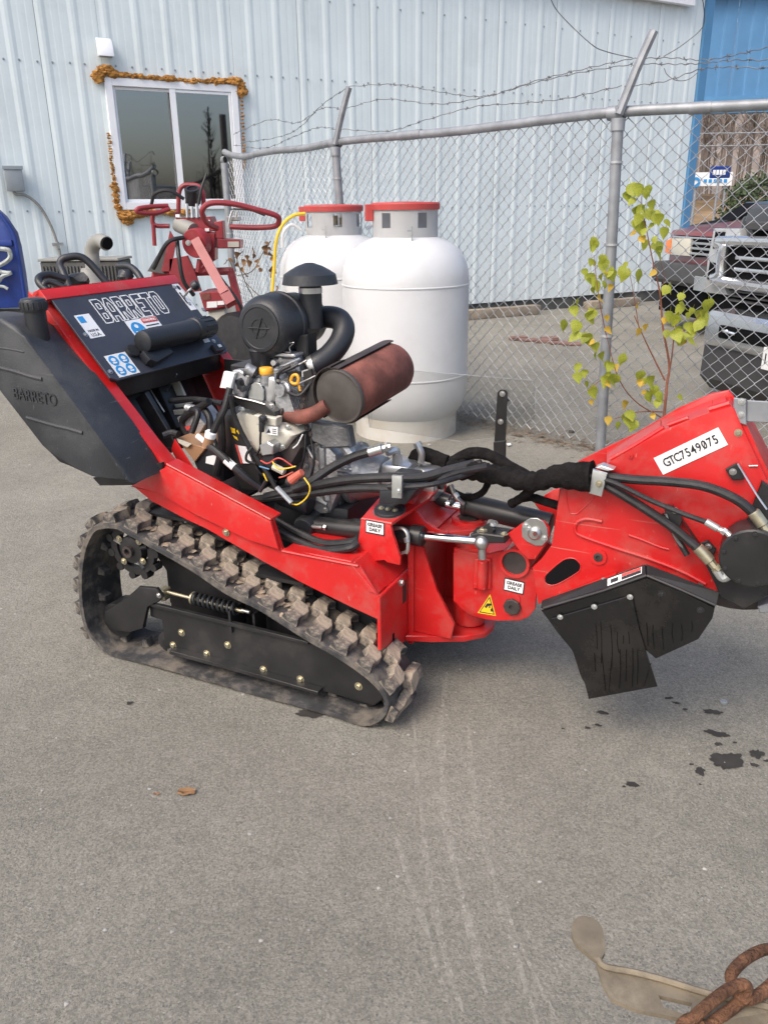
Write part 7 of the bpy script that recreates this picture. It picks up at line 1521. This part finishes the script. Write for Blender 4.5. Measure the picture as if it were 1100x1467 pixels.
# ================================================================ FOREGROUND LEVER AND CHAIN
LZ = .42
LB = Vector((0.343,0.767,0.42))
lv = empty('slotted_lever', (LB.x, LB.y, 0), 0, 'tan steel lever with paddle end and slot in the bottom right corner', 'lever')
def gl(pts, dz=0): return [Vector(p) - Vector((LB.x, LB.y, -dz)) for p in pts]
BAR = gl([(0.286,0.821,0.42),(0.291,0.828,0.42),(0.297,0.814,0.42),(0.334,0.805,0.42),(0.374,0.792,0.42),(0.429,0.77,0.42),(0.502,0.751,0.42),(0.5,0.707,0.42),(0.392,0.721,0.42),(0.381,0.736,0.42),(0.321,0.751,0.42),(0.293,0.766,0.42),(0.287,0.787,0.42)])
SLOT = gl([(0.356,0.771,0.42),(0.358,0.753,0.42),(0.387,0.741,0.42),(0.396,0.759,0.42)])
def bar_mesh(bm):
    # outer ring bridged to slot ring so that the slot is a real opening
    top = [(p.x, p.y) for p in BAR]; hole = [(p.x, p.y) for p in SLOT]
    n = len(top); best = min(range(n), key=lambda i: (Vector(top[i]) - Vector(hole[1])).length)
    poly = top[best:] + top[:best] + [top[best]] + [hole[1]] + [hole[0], hole[3], hole[2], hole[1]]
    import mathutils
    vs = []; z0, z1 = LZ, LZ - .007
    from mathutils.geometry import delaunay_2d_cdt
    pts = [Vector(p) for p in top + hole]; m = len(top)
    ed = [(i, (i + 1) % m) for i in range(m)] + [(m + i, m + (i + 1) % 4) for i in range(4)]
    r = delaunay_2d_cdt(pts, ed, [], 0, 1e-6)
    def inside(c, poly):
        s = False; j = len(poly) - 1
        for i in range(len(poly)):
            if (poly[i][1] > c[1]) != (poly[j][1] > c[1]) and c[0] < (poly[j][0] - poly[i][0]) * (c[1] - poly[i][1]) / (poly[j][1] - poly[i][1]) + poly[i][0]: s = not s
            j = i
        return s
    V0 = [bm.verts.new((p.x, p.y, z0)) for p in r[0]]; V1 = [bm.verts.new((p.x, p.y, z1)) for p in r[0]]
    for f in r[2]:
        c = (sum(r[0][i].x for i in f) / len(f), sum(r[0][i].y for i in f) / len(f))
        if inside(c, top) and not inside(c, hole):
            bm.faces.new([V0[i] for i in f]); bm.faces.new([V1[i] for i in reversed(f)])
    bm.verts.ensure_lookup_table()
    for loop in (list(range(m)), list(range(m, m + 4))):
        for i in range(len(loop)):
            a, b = loop[i], loop[(i + 1) % len(loop)]
            bm.faces.new((V0[a], V0[b], V1[b], V1[a]))
part('bar', 'tan_steel', lv, bar_mesh, sm=False)
part('upper_edge', 'tan_steel', lv, lambda bm: tube(bm, gl([(0.29,0.823,0.424),(0.296,0.811,0.424),(0.333,0.802,0.424),(0.372,0.789,0.424),(0.427,0.767,0.424),(0.5,0.747,0.424)]), .0045, 8, 3))
PADD = [(0.287,0.824,0.42),(0.274,0.84,0.42),(0.265,0.853,0.42),(0.263,0.871,0.42),(0.269,0.888,0.42),(0.281,0.897,0.42),(0.295,0.897,0.42),(0.306,0.888,0.42),(0.309,0.873,0.42),(0.307,0.854,0.42),(0.303,0.838,0.42),(0.294,0.826,0.42)]
PC = [(q.x, q.y) for q in catmull(gl(PADD), 4, True)]; PY0 = min(p[1] for p in PC)
part('paddle', 'tan_steel', lv, lambda bm: prism(bm, PC, lambda p: (p[0], p[1], LZ + .002), lambda p: (p[0], p[1], LZ - .006), .002, 2))
part('pipe', 'tan_steel', lv, lambda bm: (cyl(bm, *gl([(0.41,0.74,0.4),(0.528,0.76,0.4)]), .022, 20), cyl(bm, *gl([(0.488,0.752,0.4),(0.528,0.76,0.4)]), .027, 20, .003)))
part('support_post', 'tan_steel', lv, lambda bm: cyl(bm, Vector((gl([(0.508,0.736,0.4)])[0].x, gl([(0.508,0.736,0.4)])[0].y, 0)), gl([(0.508,0.736,0.4)])[0], .02, 14))
CB = Vector((0.462,0.767,0.43))
chn = empty('rusty_chain', (CB.x, CB.y, 0), 0, 'thick rusty chain draped over the slotted lever', 'chain')
def link(pts, r=.0076): return part('link', 'chain_rust', chn, lambda bm: tube(bm, [Vector(p) - Vector((CB.x, CB.y, 0)) for p in pts], r, 12, 6, closed=True))
link([(0.449,0.771,0.445),(0.459,0.784,0.45),(0.483,0.798,0.455),(0.512,0.809,0.455),(0.534,0.806,0.45),(0.526,0.787,0.445),(0.494,0.763,0.44),(0.459,0.747,0.44)])
link([(0.375,0.72,0.43),(0.402,0.734,0.445),(0.432,0.748,0.455),(0.455,0.753,0.46),(0.461,0.751,0.45),(0.447,0.747,0.43),(0.417,0.734,0.42),(0.385,0.714,0.42)])
link([(0.366,0.716,0.43),(0.384,0.729,0.43),(0.401,0.72,0.42),(0.38,0.7,0.42)])

# ================================================================ VEHICLES BEHIND THE FENCE
random.seed(71)
def veh_frame(P0, az):
    a = R(az); lat = -Vector((math.sin(a), math.cos(a), 0)); fwd = Vector((-math.cos(a), math.sin(a), 0)); return lat, fwd
def vehicle(name, P0, az, label, cat):
    o = empty(name, (P0[0], P0[1], 0), 0, label, cat, 'vehicles parked behind the fence')
    lat, fwd = veh_frame(P0, az); o['_'] = 0; del o['_']
    m = Matrix((lat, -fwd, Vector((0, 0, 1)))).transposed().to_4x4(); m.translation = Vector((P0[0], P0[1], 0)); o.matrix_world = m
    return o
# local axes: x along the vehicle front (far end to near end), y backwards into the vehicle, z up
TK = vehicle('pickup_truck', (2.62, 6.3), -15, 'dark grey pickup truck with big chrome grille and bumper behind the fence', 'pickup truck')
def vpoly(bm, poly, y0, y1, bev=.01, seg=2): prism(bm, poly, lambda p: (p[0], y0, p[1]), lambda p: (p[0], y1, p[1]), bev, seg)
def vstrip(bm, pts, r, y, flat=1.0): tube(bm, [(p[0], y, p[1]) for p in pts], r, 10, 4, flat=flat)
TKW = 2.02
HT = [(-0.098,1.396),(0.143,1.418),(0.323,1.42)]
hz = HT[0][1]
part('hood', 'car_dark', TK, lambda bm: prism(bm, [(-.02, hz - .1), (.0, hz - .02), (.05, hz + .02), (.3, hz + .06), (1.3, hz + .12), (1.3, hz - .12), (0, hz - .14)], lambda p: (.12 + .0 * p[1], p[0], p[1]), lambda p: (TKW - .12, p[0], p[1]), .02, 2))
part('hood_lip', 'bumper_grey', TK, lambda bm: box(bm, (.14, -.03, hz - .16), (TKW - .14, .05, hz - .1), .01))
part('front_core', 'dark_void', TK, lambda bm: box(bm, (.03, .08, .45), (TKW - .03, .3, hz - .1)))
hl = [(-0.239,1.242),(0.06,1.246),(0.09,1.179),(-0.06,1.14),(-0.051,0.868),(0.036,0.767),(-0.26,0.762),(-0.259,1.01)]
part('headlight', 'truck_lamp', TK, lambda bm: vpoly(bm, hl, -.005, .1))
part('headlight', 'truck_lamp', TK, lambda bm: vpoly(bm, [(TKW - p[0], p[1]) for p in hl], -.005, .1))
hi = [(-0.2,1.217),(-0.085,1.219),(-0.096,1.119),(-0.208,1.095)]
part('lamp_bezel', 'dark_void', TK, lambda bm: vpoly(bm, hi, -.012, -.0055, .002))
part('lamp_bezel', 'dark_void', TK, lambda bm: vpoly(bm, [(-0.221,0.996),(-0.101,0.987),(-0.092,0.865),(-0.229,0.865)], -.012, -.0055, .002))
GT, GBm = [(-0.045,1.146),(0.389,1.127)], [(0.014,0.872),(0.451,0.852)]
gx0 = (-0.045,1.031)[0] if False else GT[0][0]
g0, g1 = GT[0][1], GBm[0][1]
gr_ = part('grille', 'dark_void', TK, lambda bm: box(bm, (gx0, .0, g1), (TKW - gx0, .06, g0)))
part('grille_surround', 'truck_chrome', gr_, lambda bm: tube(bm, [(gx0 + .08, -.03, g0 + .01), (TKW - gx0 - .08, -.03, g0 + .01), (TKW - gx0 + .0, -.03, g0 - .04), (TKW - gx0, -.03, g1 + .05), (TKW - gx0 - .08, -.03, g1 - .01), (gx0 + .08, -.03, g1 - .01), (gx0, -.03, g1 + .05), (gx0, -.03, g0 - .04)], .04, 10, 4, closed=True, flat=1.0))
for k in (0.32, .62): part('grille_bar', 'truck_chrome', gr_, lambda bm: box(bm, (gx0 + .12, -.02, g1 + (g0 - g1) * k - .014), (TKW - gx0 - .12, -.001, g1 + (g0 - g1) * k + .014), .006, 2))
for k in range(3): part('lower_louvre', 'grey_cabinet', TK, lambda bm: box(bm, (gx0 + .05, .02, g1 - .08 - k * .035), (TKW - gx0 - .05, .07, g1 - .065 - k * .035), .004))
BT, BB = [(-0.352,0.726),(-0.053,0.68),(0.496,0.654)], [(-0.291,0.386),(-0.104,0.434),(0.429,0.397)]
bt_, bb_ = (BT[1][1] + BT[2][1]) / 2, (BB[1][1] + BB[2][1]) / 2
bmp = part('bumper', 'truck_chrome', TK, lambda bm: prism(bm, [(-.16, bt_ + .0), (-.19, bt_ - .03), (-.2, bb_ + .04), (-.17, bb_), (.1, bb_), (.1, bt_)], lambda p: (-.02 + (.08 if p[0] < -.1 else 0), p[0], p[1]), lambda p: (TKW + .02 - (.08 if p[0] < -.1 else 0), p[0], p[1]), .02, 3))
part('bumper_inset', 'dark_void', bmp, lambda bm: box(bm, (.25, -.208, bb_ + .075), (TKW - .25, -.199, bt_ - .085), .01))
part('tow_hook', 'chrome', bmp, lambda bm: tube(bm, [(.3, -.21, bb_ + .13), (.36, -.235, bb_ + .135), (.44, -.21, bb_ + .125)], .013, 8))
va = [(-0.245,0.155),(0.008,0.067),(0.624,0.086)]
vz = va[1][1]
part('valance', 'bumper_grey', TK, lambda bm: prism(bm, [(-.15, bb_ - .005), (-.16, vz + .1), (-.06, vz), (.3, vz), (.3, bb_ - .005)], lambda p: (.02, p[0], p[1]), lambda p: (TKW - .02, p[0], p[1]), .015, 2))
pl_ = [(0.471,0.508),(0.544,0.504),(0.583,0.331),(0.51,0.334)]
lp = part('license_plate', 'white_label', TK, lambda bm: box(bm, (pl_[0][0] + .3, -.235, pl_[2][1] + .02), (pl_[0][0] + .6, -.222, pl_[2][1] + .17), .003))
part('plate_mark', 'ink', lp, lambda bm: box(bm, (pl_[0][0] + .33, -.238, pl_[2][1] + .06), (pl_[0][0] + .34, -.2355, pl_[2][1] + .13)))
for x in (.0, TKW): part('fender', 'car_dark', TK, lambda bm: box(bm, (x - .02 if x == 0 else x - .14, .05, .75), (x + .14 if x == 0 else x + .02, 1.4, hz - .06), .04, 3))
for x in (.02, TKW - .28):
    for y in (.95, 4.6): part('wheel', 'rubber', TK, lambda bm: lathe(bm, [(.2, 0), (.36, .0), (.4, .03), (.4, .23), (.36, .26), (.2, .26)], (x, y, .4), (1, 0, 0), 28))
part('cab', 'car_dark', TK, lambda bm: prism(bm, [(1.3, .6), (1.3, hz + .1), (1.9, hz + .55), (3.3, hz + .55), (3.4, hz), (3.4, .6)], lambda p: (.08, p[0], p[1]), lambda p: (TKW - .08, p[0], p[1]), .04, 2))
part('windshield', 'glass', TK, lambda bm: quad_sheet(bm, [(.2, 1.34, hz + .14), (TKW - .2, 1.34, hz + .14), (TKW - .28, 1.84, hz + .52), (.28, 1.84, hz + .52)], .006))
part('bed', 'car_dark', TK, lambda bm: box(bm, (.06, 3.42, .6), (TKW - .06, 5.6, hz - .02), .04, 2))

RC = vehicle('red_car', (3.55, 10.0), -8, 'dark red older car with grey bumper behind the fence', 'car')
RW = 1.8
hood_z = (-0.215,1.174)[1] if False else (-0.215,1.174); hood_z = hood_z[1]
hl = [(-0.184,1.047),(0.266,1.06),(0.283,0.862),(-0.173,0.856)]
am_ = [(-0.336,1.011),(-0.202,1.047),(-0.193,0.863),(-0.339,0.873)]
hb1 = (0.387,1.086); bpt = (-0.209,0.781); bpb = (-0.151,0.54)
part('hood', 'car_red', RC, lambda bm: prism(bm, [(-.02, hb1[1]), (.02, hb1[1] + .05), (.25, hood_z), (1.25, hood_z + .1), (1.25, hb1[1])], lambda p: (am_[0][0] + .06, p[0], p[1]), lambda p: (RW + am_[0][0], p[0], p[1]), .02, 2))
part('nose', 'car_red', RC, lambda bm: box(bm, (am_[0][0], .03, .35), (am_[0][0] + RW + .05, 3.9, hb1[1] - .004), .03, 2))
part('trim', 'chrome', RC, lambda bm: box(bm, (am_[1][0], -.03, hb1[1] - .03), (RW, .0, hb1[1] - .012), .004))
part('headlight', 'lamp_glass', RC, lambda bm: vpoly(bm, hl, -.03, .02))
part('turn_signal', 'amber', RC, lambda bm: vpoly(bm, am_, -.025, .08))
gq = [(0.284,1.053),(0.839,1.07),(0.886,0.884),(0.301,0.855)]
rg = part('grille', 'dark_void', RC, lambda bm: vpoly(bm, gq, -.01, .028, .004))
for k in range(3):
    z = gq[2][1] + (gq[0][1] - gq[2][1]) * (k + .2) / 3
    part('grille_bar', 'box_grey', rg, lambda bm: box(bm, (gq[0][0], -.03, z - .012), (gq[0][0] + .9, -.011, z + .012), .003))
part('bumper', 'bumper_grey', RC, lambda bm: prism(bm, [(-.14, bpt[1]), (-.17, bpt[1] - .04), (-.17, bpb[1] + .05), (-.12, bpb[1]), (.1, bpb[1]), (.1, bpt[1])], lambda p: (am_[0][0] - .06 + (.06 if p[0] < -.1 else 0), p[0], p[1]), lambda p: (RW + am_[0][0] + .1, p[0], p[1]), .015, 2))
lpq = [(0.774,0.661),(0.969,0.66),(1.001,0.531),(0.792,0.528)]
part('license_plate', 'box_grey', RC, lambda bm: box(bm, (lpq[0][0], -.2, lpq[2][1]), (lpq[0][0] + .3, -.175, lpq[2][1] + .15), .003))
part('valance', 'dark_void', RC, lambda bm: box(bm, (am_[0][0] + .05, -.05, .2), (RW, .1, bpb[1] - .004)))
for x in (am_[0][0] + .0, RW - .2):
    for y in (.75, 3.3): part('wheel', 'rubber', RC, lambda bm: lathe(bm, [(.16, 0), (.29, 0), (.32, .03), (.32, .18), (.29, .2), (.16, .2)], (x, y, .32), (1, 0, 0), 24))
part('cabin', 'car_red', RC, lambda bm: prism(bm, [(1.2, hood_z + .05), (1.8, hood_z + .45), (3.0, hood_z + .45), (3.5, hood_z + .05)], lambda p: (am_[0][0] + .12, p[0], p[1]), lambda p: (am_[0][0] + RW - .1, p[0], p[1]), .03, 2))
def simple_car(name, loc, rz, m, label, L=4.4, W=1.8, H=1.45, suv=False):
    o = empty(name, loc, rz, label, 'car', 'vehicles parked behind the fence')
    pf = [(0, .35), (0, .75), (.15, .88), (1.2, 1.0), (1.9, H), (3.4 if not suv else 4.0, H), (4.1 if not suv else 4.3, .98), (L, .92), (L, .35)]
    part('body', m, o, lambda bm: prism(bm, pf, lambda p: (p[0], 0, p[1]), lambda p: (p[0], W, p[1]), .06, 3))
    part('side_glass', 'dark_void', o, lambda bm: prism(bm, [(1.5, 1.02), (2.0, H - .08), (3.3, H - .08), (3.8, 1.02)], lambda p: (p[0], -.012, p[1]), lambda p: (p[0], W + .012, p[1]), .01))
    part('windshield', 'dark_void', o, lambda bm: quad_sheet(bm, [(1.2, .15, 1.07), (1.82, .2, H - .04), (1.82, W - .2, H - .04), (1.2, W - .15, 1.07)], .01))
    for x in (.8, L - .85):
        for y in (-.01, W - .19): part('wheel', 'rubber', o, lambda bm: lathe(bm, [(.15, 0), (.28, 0), (.32, .03), (.32, .17), (.28, .2), (.15, .2)], (x, y, .32), (0, 1, 0), 20))
    return o
wc = (4.709,13.2,0.952)
simple_car('white_car', (wc[0], 13.6, .0), R(-12), 'car_white', 'white car behind the dark red car, only its hood showing', H=1.5)
simple_car('black_car', ((7.574,21,1.012)[0], 21, 0), R(-5), 'car_black', 'black car in the distance beyond the blue corner trim', H=1.5)
simple_car('black_car', ((9.428,23,0.962)[0], 23, 0), R(-4), 'car_black', 'dark car in the distance right of the other black one', H=1.6, suv=True)

# ================================================================ FAR BACKGROUND
sg = empty('roadside_sign', ((13.75,36,2.31)[0], 36, 0), 0, 'white roadside banner sign in the distance beyond the cars', 'sign')
s0, s1 = Vector((12.973,36,2.72)), Vector((14.608,36,2.193)); ox = (13.75,36,2.31)[0]
part('banner', 'white_label', sg, lambda bm: box(bm, (s0.x - ox, 0, s1.z), (s1.x - ox, .06, s0.z)))
for x in (s0.x - ox + .2, s1.x - ox - .2): part('leg', 'galv', sg, lambda bm: cyl(bm, (x, .1, 0), (x, .1, s0.z - .1), .05, 8))
part('emblem', 'sign_blue', sg, lambda bm: ring(bm, Vector((s0.x - ox + .12, -.01, s0.z - .38)), (0, -1, 0), .1, .2, .02, 18))
for k in range(5): part('lettering', 'sign_blue', sg, lambda bm: box(bm, (s0.x - ox + .45 + k * .21, -.02, s1.z + .12), (s0.x - ox + .58 + k * .21, -.002, s1.z + .26)))
s2, s3 = Vector((12.906,34,2.865)), Vector((13.702,34,2.429)); ox2 = s2.x
sb = empty('blue_sign', (s2.x, 34, 0), 0, 'small blue sign standing in front of the white banner', 'sign')
part('panel', 'mach_blue', sb, lambda bm: box(bm, (0, 0, s3.z), (s3.x - s2.x, .08, s2.z), .03))
part('leg', 'galv', sb, lambda bm: cyl(bm, ((s3.x - s2.x) / 2, .1, 0), ((s3.x - s2.x) / 2, .1, s3.z + .2), .05, 8))
for k in range(4): part('lettering', 'white_label', sb, lambda bm: box(bm, (.1 + k * .13, -.02, s3.z + .12), (.2 + k * .13, -.002, s3.z + .3)))
# brown bank and wood
bm = BM(); gz = []
for i in range(41):
    for j in range(13):
        x = -10 + i * 3; y = 40 + j * 3.0
        z = -.05 + min(1, j / 5) * 2.2 * (1 + .25 * noise.noise(Vector((x * .08, y * .08, 0)))) if j else -.3
        gz.append(bm.verts.new((x, y, z)))
for i in range(40):
    for j in range(12): bm.faces.new((gz[i * 13 + j], gz[(i + 1) * 13 + j], gz[(i + 1) * 13 + j + 1], gz[i * 13 + j + 1]))
tag(obj('bank', bm, 'grass_brown'), kind='structure')
bm = BM(); gz = []
for i in range(41):
    for j in range(9):
        x = -30 + i * 4; y = 76 + j * 4.0
        gz.append(bm.verts.new((x, y, 1.5 + j * 2.4 + 3 * noise.noise(Vector((x * .06, y * .06, 4))))))
for i in range(40):
    for j in range(8): bm.faces.new((gz[i * 9 + j], gz[(i + 1) * 9 + j], gz[(i + 1) * 9 + j + 1], gz[i * 9 + j + 1]))
tag(obj('hillside', bm, 'twig'), kind='structure')
bm = BM()
def bare_tree(bm, x, y, z, h, tw=220, spread=.28):
    top = Vector((x + random.uniform(-.5, .5), y, z + h)); base = Vector((x, y, z - .3))
    tube(bm, [base, base.lerp(top, .5) + Vector((random.uniform(-.3, .3), 0, 0)), top], lambda t: .09 * (1 - .9 * t), 5, 2)
    for k in range(tw):
        t = random.uniform(.25, 1); p = base.lerp(top, t); a = random.uniform(0, 2 * PI); l = h * spread * (1.15 - t) * random.uniform(.3, 1)
        d = Vector((math.cos(a), math.sin(a), random.uniform(.3, 1.2))).normalized() * l
        n = d.cross(Vector((0, 0, 1))).normalized() * random.uniform(.015, .035)
        v = [bm.verts.new(q) for q in (p - n, p + n, p + d + n * .2, p + d - n * .2)]; bm.faces.new(v)
        for _ in range(3):
            q = p + d * random.uniform(.4, 1); e = Vector((random.uniform(-1, 1), random.uniform(-1, 1), random.uniform(-.2, 1))) * l * .35
            v = [bm.verts.new(w) for w in (q - n * .5, q + n * .5, q + e)]; bm.faces.new(v)
for i in range(230):
    bare_tree(bm, random.uniform(10, 62), random.uniform(50, 74), 2.0, random.uniform(9, 15), 110)
tag(obj('bare_wood', bm, 'twig', sm=False), 'leafless grey-brown wood far behind the parked vehicles', 'wood', kind='stuff')
bu = empty('green_bush', ((13.546,31,1.979)[0], 31, 0), 0, 'round green evergreen bush far behind the pickup truck', 'bush')
part('trunk', 'bark', bu, lambda bm: tube(bm, [(0, 0, 0), (.05, 0, .6), (0, 0, 1.3)], lambda t: .09 - .05 * t, 7, 3))
bm = BM()
for k in range(2600):
    d = Vector((random.gauss(0, 1), random.gauss(0, 1), random.gauss(0, 1))).normalized() * random.uniform(.45, 1) ** .5
    d *= 1 + .3 * noise.noise(d * 2.3)
    c = Vector((d.x * 1.15, d.y * 1.1, 1.35 + d.z * 1.15)); u = Vector((random.gauss(0, 1), random.gauss(0, 1), random.gauss(0, 1))).normalized() * .09; w = u.orthogonal().normalized() * .05
    v = [bm.verts.new(q) for q in (c - u, c + w, c + u, c - w)]; bm.faces.new(v)
obj('crown', bm, 'evergreen', bu, sm=False)
for z_, d_ in ((195, 27), (206, 27)):
    a, b = Vector((9.84,27,3.393)), Vector((11.886,27,3.429)); dz = (206 - z_) / 11.0
    u_ = tag(part('utility_wire', 'wire', None, lambda bm: tube(bm, [a + Vector((-3, 0, .35 * dz)), a.lerp(b, .5) + Vector((0, 0, .35 * dz - .28)), b + Vector((14, 0, .35 * dz + .1))], .02, 6)), ('upper' if dz > .5 else 'lower') + ' of the two overhead wires crossing in front of the wood', 'wire')
# bare tree and pole standing behind the photographer, seen mirrored in the window
bm = BM(); random.seed(88)
rt = empty('bare_tree', (11.2, -2.75, 0), 0, 'thin bare tree seen only as a reflection in the right window pane', 'tree')
bare_tree(bm, 0, 0, 0, 4.4, 200, .3)
obj('crown', bm, 'rust_dark', rt, sm=False)
part('trunk', 'bark', rt, lambda bm: tube(bm, [(0.05, .05, -.1), (.1, .05, 1.2), (.12, 0, 2.6)], lambda t: .07 - .03 * t, 7, 3))
up = empty('utility_pole', (11.3, -2.35, 0), 0, 'dark pole with a slanting brace seen as a reflection in the window', 'pole')
part('pole', 'rust_dark', up, lambda bm: cyl(bm, (0, 0, 0), (0, 0, 4.2), .1, 12))
part('brace', 'rust_dark', up, lambda bm: cyl(bm, (-1.3, -1.2, 1.9), (0, 0, 2.7), .06, 8))
bm = BM()
for i in range(60): bare_tree(bm, random.uniform(10, 60), random.uniform(-60, -35), 0, random.uniform(4, 6), 80)
tag(obj('distant_wood', bm, 'twig', sm=False), 'distant leafless wood mirrored faintly in the window panes', 'wood', kind='stuff')
